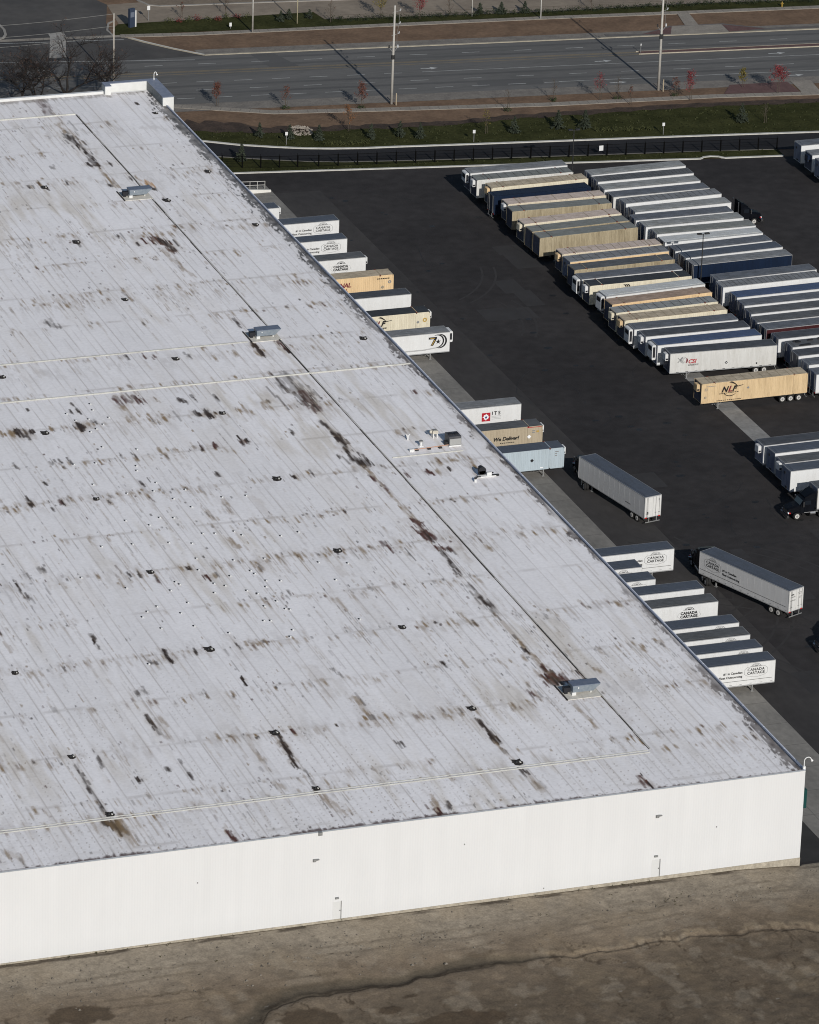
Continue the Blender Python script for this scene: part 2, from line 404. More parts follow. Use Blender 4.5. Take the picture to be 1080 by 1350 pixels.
# wear marks on the roof in metres: (x0, y0, x1, y1, width, strength, kind)
STAINS=[(-19.1,239.1,-18.5,232.1,2.0,0.7,'k'),(-18.5,232.1,-18.6,224.2,1.6,0.75,'k'),(-19.1,244.2,-19.0,240.3,0.8,0.4,'b'),(-18.7,222.4,-18.6,214.0,0.8,0.5,'b'),(-19.2,215.0,-19.2,214.4,0.6,0.6,'k'),(-18.9,256.3,-18.7,249.8,2.5,0.4,'r'),(-19.6,191.1,-18.4,185.2,2.2,0.85,'r'),(-19.1,190.4,-18.4,185.2,1.2,0.8,'k'),(-20.1,185.7,-19.0,174.4,1.2,0.35,'b'),(-31.2,217.5,-31.1,216.8,0.6,0.6,'k'),(-29.0,217.0,-29.0,216.2,0.7,0.8,'k'),(-25.4,217.2,-25.4,216.5,0.6,0.5,'k'),(-25.2,225.0,-25.2,224.3,0.6,0.5,'k'),(-30.9,192.4,-30.9,191.6,0.7,0.7,'k'),(-22.6,189.6,-22.6,189.0,0.6,0.5,'k'),(-24.6,192.7,-24.6,192.1,0.6,0.6,'k'),(-37.6,192.7,-37.6,192.1,0.6,0.3,'k'),(-13.7,215.3,-13.2,212.6,2.0,0.5,'o'),(-13.6,212.2,-13.6,211.4,0.7,0.8,'k'),(-3.4,218.0,-3.4,217.0,0.8,0.8,'k'),(-13.1,206.7,-13.1,206.1,0.5,0.7,'k'),(-3.8,192.9,-3.8,192.5,0.4,0.5,'k'),(-19.8,224.8,-18.4,223.9,0.8,0.7,'k'),(-16.5,224.8,-16.5,224.2,0.5,0.7,'k'),(-15.5,217.0,-15.4,216.5,0.4,0.5,'k'),(-4.4,251.7,-4.4,251.1,0.5,0.7,'k'),(-18.8,133.3,-18.0,123.5,5.0,0.45,'k'),(-18.2,126.7,-18.3,120.4,2.0,0.6,'r'),(-19.2,116.4,-18.6,111.1,1.0,0.6,'k'),(-18.9,112.7,-18.5,108.0,0.9,0.8,'k'),(-18.6,110.1,-19.1,105.1,0.9,0.7,'k'),(-19.1,105.1,-18.4,100.4,2.2,0.8,'k'),(-18.6,100.0,-18.5,81.4,0.6,0.4,'b'),(-18.5,81.4,-18.4,77.6,1.5,0.8,'r'),(-18.8,96.1,-18.8,95.6,0.6,0.6,'r'),(-18.6,92.3,-18.6,91.8,0.6,0.6,'r'),(-19.1,146.7,-18.9,141.6,0.8,0.85,'k'),(-15.2,146.8,-15.1,142.8,1.2,0.8,'r'),(-23.8,125.3,-23.8,124.7,0.6,0.5,'b'),(-27.6,123.9,-27.6,123.5,0.5,0.5,'b'),(-14.2,96.4,-14.2,95.8,0.7,0.7,'r'),(-11.3,96.4,-11.3,95.7,0.8,0.8,'r'),(-8.4,96.2,-8.4,95.8,0.5,0.8,'k'),(-10.1,96.4,-10.1,96.0,0.5,0.4,'b'),(-3.6,123.6,-3.6,123.1,0.6,0.7,'r'),(-24.1,113.6,-24.1,113.2,0.4,0.7,'k'),(-20.8,104.3,-20.8,103.8,0.5,0.6,'k'),(-31.6,112.4,-31.6,112.0,0.5,0.7,'r'),(-30.9,112.4,-30.9,111.9,0.5,0.7,'r'),(-26.1,99.5,-26.0,99.1,0.5,0.7,'k'),(-4.9,96.6,-4.8,96.0,0.7,0.6,'b'),(-19.1,77.8,-18.1,75.2,2.0,0.8,'r'),(-18.7,72.1,-17.1,71.2,1.2,0.75,'r'),(-18.5,71.1,-18.8,63.0,0.9,0.7,'k'),(-18.8,59.9,-18.7,51.4,1.6,0.45,'k'),(-18.8,55.9,-18.7,53.3,1.3,0.6,'k'),(-18.7,51.4,-18.8,39.4,0.6,0.45,'b'),(-18.8,39.6,-18.8,39.2,0.6,0.8,'k'),(-18.6,38.5,-18.6,33.5,0.7,0.5,'b'),(-18.6,34.7,-18.5,32.2,1.2,0.75,'r'),(-19.4,32.1,-19.2,29.9,1.6,0.75,'r'),(-18.5,32.2,-18.3,30.1,1.6,0.8,'r'),(-17.5,32.2,-17.2,30.2,1.4,0.7,'r'),(-15.2,32.1,-15.1,30.4,0.8,0.7,'r'),(-24.7,75.6,-24.3,73.6,1.0,0.6,'r'),(-12.4,71.3,-12.2,70.4,1.0,0.4,'b'),(-22.8,28.9,-22.2,26.9,0.8,0.6,'r'),(-31.2,23.1,-30.9,16.4,0.6,0.75,'k'),(-34.4,25.6,-33.9,24.7,0.8,0.6,'b'),(-42.9,32.8,-42.8,24.8,1.2,0.45,'b'),(-43.1,41.1,-42.4,38.4,0.5,0.5,'k'),(-18.8,23.7,-18.7,17.3,0.6,0.4,'b'),(-41.9,19.7,-41.9,19.2,0.7,0.6,'k'),(-29.7,39.4,-29.7,39.0,0.5,0.8,'k'),(-12.5,32.0,-12.5,31.5,0.7,0.5,'b'),(-26.0,25.9,-26.0,25.5,0.5,0.4,'b'),(-22.9,52.6,-22.6,49.0,0.5,0.35,'b'),(-21.9,31.1,-22.2,27.1,0.7,0.4,'b'),(-42.9,131.7,-42.6,129.5,1.4,0.6,'r'),(-41.7,131.7,-41.5,129.5,1.3,0.6,'r'),(-40.5,131.8,-40.1,129.1,1.5,0.75,'r'),(-42.8,128.0,-42.7,123.2,1.2,0.45,'b'),(-40.4,124.2,-40.3,121.5,0.9,0.5,'b'),(-38.7,124.2,-38.7,121.6,0.8,0.6,'b'),(-34.9,128.7,-34.9,128.2,0.5,0.6,'k'),(-34.3,128.2,-34.2,127.8,0.5,0.6,'k'),(-32.8,128.3,-32.8,128.0,0.4,0.6,'k'),(-30.0,128.2,-29.9,127.8,0.4,0.5,'k'),(-37.8,130.1,-37.8,129.5,0.7,0.5,'b'),(-34.3,124.1,-33.9,122.4,0.8,0.8,'k'),(-32.7,124.2,-32.8,121.9,1.0,0.9,'k'),(-28.4,123.6,-28.4,123.0,0.7,0.6,'b'),(-24.4,124.6,-24.2,122.5,1.3,0.4,'b'),(-58.5,123.8,-58.2,121.2,1.3,1.0,'k'),(-59.5,123.4,-59.5,122.8,0.7,0.5,'b'),(-57.1,122.7,-57.0,122.1,0.6,0.8,'k'),(-54.1,123.2,-54.0,122.7,0.6,0.5,'b'),(-60.8,123.2,-60.7,122.6,0.7,0.5,'b'),(-50.3,123.7,-50.0,122.4,1.2,1.0,'k'),(-49.0,123.5,-49.0,122.8,0.7,0.5,'b'),(-48.0,123.8,-47.9,123.3,0.6,0.6,'k'),(-37.0,112.1,-36.9,111.4,0.8,0.9,'r'),(-35.2,112.0,-35.2,111.3,0.8,0.9,'r'),(-37.9,112.1,-37.8,111.6,0.5,0.4,'b'),(-31.4,112.4,-31.4,112.0,0.45,0.8,'k'),(-30.7,112.4,-30.6,112.0,0.45,0.8,'k'),(-42.6,112.2,-42.6,111.7,0.5,0.4,'b'),(-41.5,112.2,-41.4,111.7,0.5,0.4,'b'),(-40.5,112.3,-40.4,111.8,0.5,0.4,'b'),(-47.9,112.1,-47.9,111.6,0.5,0.5,'k'),(-46.3,112.0,-46.2,111.4,0.6,0.5,'k'),(-57.0,111.8,-57.0,111.4,0.5,0.6,'k'),(-56.1,111.9,-56.0,111.6,0.4,0.6,'k'),(-54.9,111.9,-54.9,111.6,0.4,0.6,'k'),(-62.0,112.1,-62.0,111.6,0.5,0.5,'k'),(-63.4,99.1,-63.3,98.6,0.5,0.7,'k'),(-63.4,100.4,-63.3,100.1,0.4,0.6,'k'),(-59.7,98.4,-59.7,97.8,0.7,0.7,'r'),(-28.7,99.0,-28.7,98.4,0.7,0.9,'k'),(-34.1,99.2,-34.1,98.7,0.6,0.5,'b'),(-37.9,102.2,-37.9,101.6,0.6,0.6,'k'),(-48.0,101.9,-47.9,101.4,0.5,0.6,'k'),(-42.7,90.8,-42.8,88.0,1.0,0.4,'b'),(-39.8,93.9,-39.9,89.1,1.2,0.35,'b'),(-18.7,156.2,-18.7,152.8,0.7,0.7,'k'),(-19.0,146.1,-18.9,141.6,0.6,0.8,'k'),(-34.8,145.5,-34.7,144.9,0.6,0.6,'r'),(-33.4,145.4,-33.4,144.8,0.6,0.6,'r'),(-37.3,146.4,-37.2,145.9,0.5,0.6,'k'),(-29.0,144.0,-29.0,143.5,0.5,0.4,'k'),(-43.9,161.1,-42.9,159.1,1.5,0.4,'k'),(-49.1,131.1,-49.1,130.7,0.4,0.7,'k'),(-48.9,128.4,-48.9,128.0,0.4,0.7,'k'),(-50.0,128.5,-50.0,128.1,0.4,0.6,'k'),(-55.2,130.6,-55.2,130.2,0.4,0.6,'k'),(-60.0,105.4,-59.9,105.0,0.5,0.6,'k'),(-61.2,97.0,-61.2,96.6,0.4,0.4,'k'),(-50.5,74.6,-50.5,74.2,0.5,0.9,'k'),(-49.1,71.1,-49.0,70.6,0.7,0.85,'r'),(-47.8,71.2,-47.8,70.7,0.6,0.5,'b'),(-57.9,74.3,-57.9,74.0,0.4,0.7,'k'),(-56.8,74.0,-56.7,73.7,0.4,0.7,'k'),(-60.3,51.3,-60.6,48.0,0.8,0.9,'k'),(-50.5,50.2,-50.4,49.8,0.5,0.5,'b'),(-51.5,50.2,-51.5,49.8,0.5,0.5,'k'),(-48.1,50.7,-48.0,50.2,0.6,0.5,'b'),(-49.0,50.1,-48.9,49.6,0.6,0.5,'b'),(-56.8,49.9,-56.8,49.6,0.5,0.6,'k'),(-53.9,41.0,-53.9,40.6,0.5,0.9,'k'),(-67.4,57.5,-67.6,53.7,0.3,0.8,'k'),(-71.9,74.9,-72.1,70.5,0.3,0.7,'k'),(-71.8,70.7,-71.7,70.1,0.8,0.5,'k'),(-67.9,78.7,-67.8,77.7,1.2,0.35,'k'),(-66.8,41.0,-66.8,40.4,0.7,0.4,'k'),(-65.9,41.1,-65.8,40.6,0.7,0.4,'k'),(-59.6,38.8,-59.6,38.2,0.8,0.35,'k'),(-67.6,34.5,-67.6,29.0,0.5,0.65,'k'),(-66.7,33.1,-66.8,28.4,1.8,0.25,'b'),(-54.9,23.5,-55.0,20.0,0.5,0.9,'k'),(-42.0,73.9,-41.9,71.1,1.2,0.4,'b'),(-42.8,81.5,-42.5,78.6,0.9,0.4,'b'),(-59.6,71.3,-59.5,70.8,0.6,0.5,'b'),(-55.1,71.3,-55.0,70.9,0.5,0.5,'r'),(-40.8,63.9,-40.7,63.4,0.6,0.4,'k'),(-70.3,77.5,-70.2,76.7,1.0,0.3,'k'),(-67.2,57.2,-67.1,56.8,0.5,0.4,'k'),(-62.8,48.4,-62.8,48.0,0.5,0.5,'k'),(-51.4,74.9,-51.3,74.3,0.8,0.3,'b'),(-79.2,23.7,-79.2,11.0,0.5,0.6,'k'),(-79.8,8.8,-79.3,8.0,1.6,1.0,'k'),(-79.4,8.5,-79.2,6.3,1.0,0.9,'k'),(-79.3,8.1,-78.4,3.5,3.0,0.35,'b'),(-73.0,18.2,-73.0,17.8,0.6,0.8,'k'),(-67.5,2.6,-67.6,0.3,1.0,0.7,'r'),(-76.0,25.1,-76.5,22.2,0.4,0.5,'k'),(-69.3,20.3,-69.2,20.0,0.5,0.5,'k'),(-67.5,21.2,-67.5,16.6,0.3,0.5,'k'),(-58.2,25.6,-58.5,16.4,1.0,0.25,'b'),(-92.1,4.6,-90.9,2.1,1.5,0.3,'b'),(-54.6,25.3,-54.5,24.5,0.4,0.7,'k'),(-54.7,25.4,-54.8,21.9,0.45,0.7,'k'),(-54.8,22.3,-55.2,18.1,0.7,0.85,'k'),(-55.2,18.5,-55.2,16.2,0.6,0.9,'k'),(-54.8,13.8,-54.8,10.4,0.5,0.4,'k'),(-31.0,22.7,-31.3,16.5,0.55,0.8,'k'),(-31.3,16.5,-30.9,10.9,0.5,0.4,'b'),(-55.4,9.9,-53.9,4.6,2.0,0.35,'b'),(-43.0,5.6,-43.9,1.0,1.0,0.5,'b'),(-44.0,2.0,-43.9,0.7,0.7,0.9,'r'),(-41.9,3.4,-42.2,2.0,0.4,0.6,'k'),(-30.7,7.8,-30.8,3.3,1.5,0.35,'b'),(-55.2,10.0,-55.1,9.5,0.8,0.6,'k'),(-31.1,9.1,-31.0,8.5,0.9,0.8,'k'),(-18.7,4.0,-18.5,1.0,0.5,0.95,'r'),(-18.9,2.6,-18.4,0.6,1.2,0.8,'r'),(-5.2,105.0,-5.8,89.8,0.6,0.2,'b'),(-18.3,249.7,-17.8,234.4,1.0,0.2,'b'),(-30.2,172.0,-30.0,167.1,1.0,0.35,'b'),(-15.6,76.9,-16.1,67.0,1.0,0.2,'b'),(7.4,108.1,7.4,97.0,0.8,0.2,'b')]

# ------------------------------------------------------------------ numpy noise for painted wear
rng = np.random.default_rng(11)
def vnoise(xs, ys, cx, cy, seed=None):
    g = rng if seed is None else np.random.default_rng(seed)
    u = (xs - xs.min()) / cx
    v = (ys - ys.min()) / cy
    gx, gy = int(u.max()) + 2, int(v.max()) + 2
    t = g.random((gy + 1, gx + 1)).astype(np.float32)
    iu, iv = u.astype(int), v.astype(int)
    fu, fv = u - iu, v - iv
    fu, fv = fu * fu * (3 - 2 * fu), fv * fv * (3 - 2 * fv)
    a = t[np.ix_(iv, iu)] * (1 - fu) + t[np.ix_(iv, iu + 1)] * fu
    b = t[np.ix_(iv + 1, iu)] * (1 - fu) + t[np.ix_(iv + 1, iu + 1)] * fu
    return a * (1 - fv)[:, None] + b * fv[:, None]

def fbm(xs, ys, cx, cy, octs=3):
    s, amp, tot = 0, 1.0, 0
    for i in range(octs):
        s = s + amp * vnoise(xs, ys, cx / 2 ** i, cy / 2 ** i)
        tot += amp
        amp *= 0.55
    return s / tot

def sstep(a, b, x):
    t = np.clip((x - a) / (b - a), 0, 1)
    return t * t * (3 - 2 * t)

def grid_mesh(name, xs, ys, Z, colr, mats, attr='wear'):
    ny, nx = len(ys), len(xs)
    X, Y = np.meshgrid(xs, ys)
    co = np.stack([X, Y, Z], -1).reshape(-1, 3).astype(np.float32)
    idx = np.arange(nx * ny).reshape(ny, nx)
    q = np.stack([idx[:-1, :-1], idx[:-1, 1:], idx[1:, 1:], idx[1:, :-1]], -1).reshape(-1, 4)
    me = bpy.data.meshes.new(name)
    me.vertices.add(len(co))
    me.vertices.foreach_set('co', co.ravel())
    me.loops.add(q.size)
    me.loops.foreach_set('vertex_index', q.ravel().astype(np.int32))
    me.polygons.add(len(q))
    me.polygons.foreach_set('loop_start', np.arange(0, q.size, 4, dtype=np.int32))
    me.polygons.foreach_set('loop_total', np.full(len(q), 4, dtype=np.int32))
    me.update(calc_edges=True)
    if colr is not None:
        at = me.attributes.new(attr, 'FLOAT_COLOR', 'POINT')
        rgba = np.ones((ny * nx, 4), np.float32)
        rgba[:, :3] = colr.reshape(-1, 3)
        at.data.foreach_set('color', rgba.ravel())
    me.materials.append(mats)
    o = bpy.data.objects.new(name, me)
    COL.objects.link(o)
    return o

# ------------------------------------------------------------------ warehouse
H = 12.09
WX0, WY1 = -150.0, 257.6
wh = empty('warehouse', (0, 0, 0), 0,
           'huge white flat-roofed distribution warehouse with a streaked grey-white roof and ribbed white end wall', 'warehouse')

def paint_roof():
    xs = np.concatenate([np.array([WX0 + 0.1, -125.0]), np.arange(-101, -0.32, 0.15), np.array([-0.35])])
    ys = np.concatenate([np.array([0.3]), np.arange(0.6, WY1 - 0.4, 0.26), np.array([WY1 - 0.3])])
    ny, nx = len(ys), len(xs)
    X, Y = np.meshgrid(xs, ys)
    base = np.ones((ny, nx, 3), np.float32) * np.array([0.95, 0.92, 0.915], np.float32)
    big = fbm(xs, ys, 22, 40, 3)
    mid = fbm(xs, ys, 5, 14, 3)
    fn = vnoise(xs, ys, 0.5, 1.2)
    base *= (0.93 + 0.10 * big + 0.05 * (mid - 0.5) + 0.03 * (fn - 0.5))[..., None]
    # greyish-tan soiling in slow patches, drawn out along the membrane sheets
    soil = sstep(0.47, 0.70, 0.5 * mid + 0.5 * fbm(xs, ys, 0.9, 9, 3)) * (0.13 + 0.34 * sstep(0.45, 0.60, big))
    base = base * (1 - soil[..., None]) + np.array([0.56, 0.48, 0.365]) * soil[..., None]
    # sheet to sheet tone
    sheet = np.floor((xs + 15.0) / 3.05).astype(int)
    tone = np.random.default_rng(3).random(400)[sheet % 400]
    base *= (0.975 + 0.05 * tone)[None, :, None]
    dark = np.zeros((ny, nx), np.float32)
    # sheet seams along Y (and a faint lap in the middle of each sheet)
    def lines(pos, wdt, st, n1):
        d = np.abs(xs[:, None] - pos[None, :]).min(1)
        return (sstep(wdt, wdt * 0.3, d)[None, :] * st * n1)
    seams = np.arange(-15 - 3.05 * 30, 0, 3.05)
    n1 = sstep(0.25, 0.75, vnoise(xs, ys, 2.0, 7.0))
    dark = np.maximum(dark, lines(seams, 0.13, 0.36, 0.35 + 0.65 * n1))
    n2 = sstep(0.45, 0.8, vnoise(xs, ys, 1.0, 5.0))
    dark = np.maximum(dark, lines(seams + 1.0, 0.12, 0.24, n2))
    dark = np.maximum(dark, lines(seams + 2.05, 0.12, 0.26, n2[::-1]))
    # laps along X every 12.1 m
    laps = np.arange(2.0, 258, 12.1)
    d = np.abs(ys[:, None] - laps[None, :]).min(1)
    n3 = sstep(0.4, 0.75, vnoise(xs, ys, 2.5, 3.0))
    dark = np.maximum(dark, sstep(0.5, 0.1, d)[:, None] * 0.24 * (0.2 + 0.8 * n3))
    # thin film of dirt in the bays round the drain rows
    rows = np.array([10, 26, 50.1, 74.4, 98.7, 122.3, 143, 167.5, 192.3, 216.8, 240])
    d = np.abs(ys[:, None] - rows[None, :]).min(1)
    band = np.exp(-(d / 3.0) ** 2)[:, None]
    film = sstep(0.50, 0.74, fbm(xs, ys, 0.6, 2.6, 3)) * (0.03 + 0.22 * band)
    dark = np.maximum(dark, film * 0.8)
    # fastener dots
    ph = (xs / 0.9) % 1.0
    fx = (np.abs(ph - 0.5) < 0.1).astype(np.float32) * (0.25 + 0.75 * np.random.default_rng(8).random(200)[np.floor(xs / 0.9).astype(int) % 200])
    fy = ((np.arange(ny) % 4) < 1).astype(np.float32)
    zone = sstep(60, 20, ys)[:, None] * sstep(0.3, 0.6, vnoise(xs, ys, 6, 9)) + sstep(10, 7.5, ys)[:, None] * 0.4
    keep = (np.random.default_rng(5).random((ny, nx)) > 0.35)
    dark = np.maximum(dark, fx[None, :] * fy[:, None] * np.clip(zone, 0, 1) * keep * 0.6)
    px = ((np.arange(nx) % 6) < 2).astype(np.float32)
    rowy = ((np.arange(ny) % 6) == 2).astype(np.float32) * (ys < 8.6)
    dark = np.maximum(dark, rowy[:, None] * px[None, :] * keep * 0.3)
    base = base * (1 - dark[..., None]) + np.array([0.17, 0.115, 0.065]) * dark[..., None]

    def dab(x0, y0, x1, y1, w, st, col, soft=0.75, grain=None):
        pad = w * 1.2 + 0.6
        ax, bx = min(x0, x1) - pad, max(x0, x1) + pad
        ay, by = min(y0, y1) - pad * 1.6, max(y0, y1) + pad * 1.6
        i0, i1 = np.searchsorted(xs, ax), np.searchsorted(xs, bx)
        j0, j1 = np.searchsorted(ys, ay), np.searchsorted(ys, by)
        if i1 - i0 < 2 or j1 - j0 < 2:
            return
        xx, yy = X[j0:j1, i0:i1], Y[j0:j1, i0:i1]
        vx, vy = x1 - x0, (y1 - y0)
        L2 = vx * vx + vy * vy + 1e-6
        t = np.clip(((xx - x0) * vx + (yy - y0) * vy) / L2, 0, 1)
        dd = np.hypot(xx - x0 - t * vx, (yy - y0 - t * vy) * 0.75) / (w / 2 + 0.07)
        g = G1[j0:j1, i0:i1]
        mk = sstep(1.15, 0.6, dd + (g - 0.5) * soft * 1.5) * st
        base[j0:j1, i0:i1] = base[j0:j1, i0:i1] * (1 - mk[..., None]) + np.array(col) * mk[..., None]
    G1 = 0.6 * vnoise(xs, ys, 0.22, 1.7) + 0.4 * vnoise(xs, ys, 0.8, 1.2)
    KC = {'k': (0.048, 0.030, 0.020), 'b': (0.30, 0.205, 0.11), 'r': (0.10, 0.038, 0.026), 'o': (0.55, 0.28, 0.08)}
    # scattered streaks and dashes
    r_ = random.Random(21)
    mask = fbm(xs, ys, 16, 22, 2)
    for i in range(2200):
        x = r_.uniform(-100, -0.8)
        if r_.random() < 0.5:
            x = round((x + 15) / 1.016) * 1.016 - 15 + r_.uniform(-0.12, 0.12)
        y = r_.uniform(1, 256)
        if r_.random() < 0.55:
            y = r_.choice(list(rows)) + r_.gauss(0, 2.6)
        ii, jj = min(nx - 1, np.searchsorted(xs, x)), min(ny - 1, np.searchsorted(ys, y))
        if mask[jj, ii] < r_.uniform(0.38, 0.72):
            continue
        ln = min(9, r_.expovariate(1 / 1.5) + 0.3)
        w = r_.choice((0.02, 0.04, 0.06, 0.09, 0.14, 0.25))
        st = min(0.8, r_.expovariate(1 / 0.11) + 0.05)
        dab(x, y, x + r_.uniform(-.06, .06), y - ln, w, st, KC[r_.choice('kkbbbr')], 0.6)
    # long thin dirty lines, in hatched families
    for i in range(1500):
        x = round((r_.uniform(-100, -0.8) + 15) / 0.305) * 0.305 - 15
        y = r_.uniform(8, 256)
        ii, jj = min(nx - 1, np.searchsorted(xs, x)), min(ny - 1, np.searchsorted(ys, y))
        if mask[jj, ii] < r_.uniform(0.36, 0.62):
            continue
        ln = r_.uniform(4, 20)
        n_ = int(ln / 1.6)
        for q in range(n_):
            if r_.random() < 0.62:
                ya = y - q * 1.6
                dab(x, ya, x, ya - r_.uniform(.5, 1.8), 0.04, r_.uniform(.12, .42), KC[r_.choice('bbk')], 0.5)
    # broken bands of short brown and rust streaks along every frame line
    for row in sorted(list(np.arange(14.1, 256, 12.1)) + [10.6, 27, 51, 75.5, 99.8, 123.5, 144, 168.5, 193.3, 218]):
        bn = vnoise(xs, ys[:3], 6, 99)[0]
        x = -100.0
        while x < -1.2:
            x += r_.expovariate(1 / 0.5)
            ii = min(nx - 1, np.searchsorted(xs, x))
            if r_.random() > 2.0 * bn[ii] - 0.5:
                continue
            y = row + r_.gauss(0, .45)
            ln = r_.uniform(0.4, 2.4)
            st = min(.9, r_.expovariate(1 / .16) + .08)
            kk = r_.choice('bbbrkb')
            dab(x, y, x + .03, y - ln, r_.uniform(.1, .4), st * .7, KC['b'], 1.5)
            if st > .2:
                dab(x, y - ln * .3, x + .02, y - ln * .8, r_.uniform(.03, .2), min(1, st * 1.3), KC[kk], 1.2)
            if r_.random() < .3:
                dab(x, y, x, y - ln * 3, .06, .25, KC['b'], .8)
    # small dark specks
    for i in range(3600):
        x = r_.uniform(-100, -1)
        y = r_.choice(list(laps)) + r_.gauss(0, 1.2) if r_.random() < .6 else r_.uniform(2, 255)
        if y < 1 or y > 256:
            continue
        ii, jj = min(nx - 1, np.searchsorted(xs, x)), min(ny - 1, np.searchsorted(ys, y))
        if mask[jj, ii] < r_.uniform(.34, .66):
            continue
        q = r_.uniform(.08, .3)
        dab(x, y + q, x, y - q, r_.uniform(.02, .14), r_.uniform(.25, .85), KC[r_.choice('kkbr')], .8)
    # wider faint smears
    for i in range(50):
        x, y = r_.uniform(-100, -2), r_.uniform(3, 250)
        dab(x, y, x + r_.uniform(-.3, .3), y - r_.uniform(2, 8), r_.uniform(0.5, 1.6), r_.uniform(0.05, 0.17), KC['b'], 1.4)
    # what the photograph shows one by one
    for x0, y0, x1, y1, w, st, kk in STAINS:
        dab(x0, y0, x1, y1, w * 1.6, st * 0.22, KC['b'], 1.3)
        L_ = math.hypot(x1 - x0, y1 - y0)
        n_ = max(3, int(w / .22) + int(L_ / 1.5))
        dab(x0, y0, x1, y1, w * .5, min(1, st * .9), KC[kk], 1.6)
        for q in range(n_):           # built up from short strokes that follow the sheets
            t = r_.random()
            cx_, cy_ = x0 + (x1 - x0) * t + r_.gauss(0, w * .30), y0 + (y1 - y0) * t + r_.gauss(0, .5)
            hl = r_.uniform(.25, .55) * (1.0 + 0.8 * w)
            dab(cx_, cy_ + hl, cx_, cy_ - hl, r_.uniform(.08, .24), min(1, st * r_.uniform(.7, 1.4)), KC[kk if r_.random() < .75 else 'k'], 1.2)
    # dirt along the east gutter
    wid = 0.14 + 0.5 * vnoise(xs[:3], ys, 50, 11)[:, :1] + 0.6 * vnoise(xs[:3], ys, 50, 2.4)[:, :1] + 0.7 * sstep(120, 200, ys)[:, None] + 0.3 * sstep(40, 3, ys)[:, None]
    e = sstep(1.0, 0.85, (-X - 0.3) / wid + (G1 - 0.5) * 1.7 + (vnoise(xs, ys, 0.17, 0.5) - 0.5) * 1.1) * np.maximum(sstep(0.32, 0.6, vnoise(xs, ys, 1.0, 5.0)), np.maximum(sstep(120, 175, ys), sstep(50, 15, ys))[:, None]) * (0.6 + 0.4 * vnoise(xs, ys, 0.5, 1.2))
    e2 = sstep(1.0, 0.1, (-X - 0.3) / (wid * 1.9) + (G1 - 0.5) * 1.4) * 0.3
    far = sstep(110, 190, ys)[:, None]
    ecol = np.array([0.055, 0.036, 0.03])[None, None] * (1 - far[..., None]) + np.array([0.022, 0.021, 0.022])[None, None] * far[..., None]
    ecol2 = np.array([0.40, 0.345, 0.28])
    base = base * (1 - e2[..., None]) + ecol2 * e2[..., None]
    base = base * (1 - 0.93 * e[..., None]) + ecol * 0.93 * e[..., None]
    # dirt along the south lip
    sw = 0.16 + 0.6 * sstep(0.5, 0.85, vnoise(xs, ys[:3], 5, 50)[:1]) + 0.35 * vnoise(xs, ys[:3], 0.7, 50)[:1]
    s = sstep(1.0, 0.5, (Y - 0.2) / sw + (G1 - 0.5) * 1.6) * 0.85
    base = base * (1 - s[..., None]) + np.array([0.070, 0.034, 0.028]) * s[..., None]
    # north lip
    s = sstep(2.2, 0.6, (WY1 - Y) + (G1 - 0.5) * 3) * 0.6
    base = base * (1 - s[..., None]) + np.array([0.17, 0.145, 0.12]) * s[..., None]
    # very slight sag between the frames
    Z = np.full((ny, nx), H, np.float32) + 0.02 * (vnoise(xs, ys, 3, 6) - 0.5)
    m_ = mat('roof_membrane', (1, 1, 1), attr='wear', rough=0.62, fine=0.05, fine_scale=2.5, spec=0.25, bump=0.12, bump_scale=1.2)
    o = grid_mesh('roof', xs, ys, Z, np.clip(base, 0, 1), m_)
    o.parent = wh
    return o
roof = paint_roof()

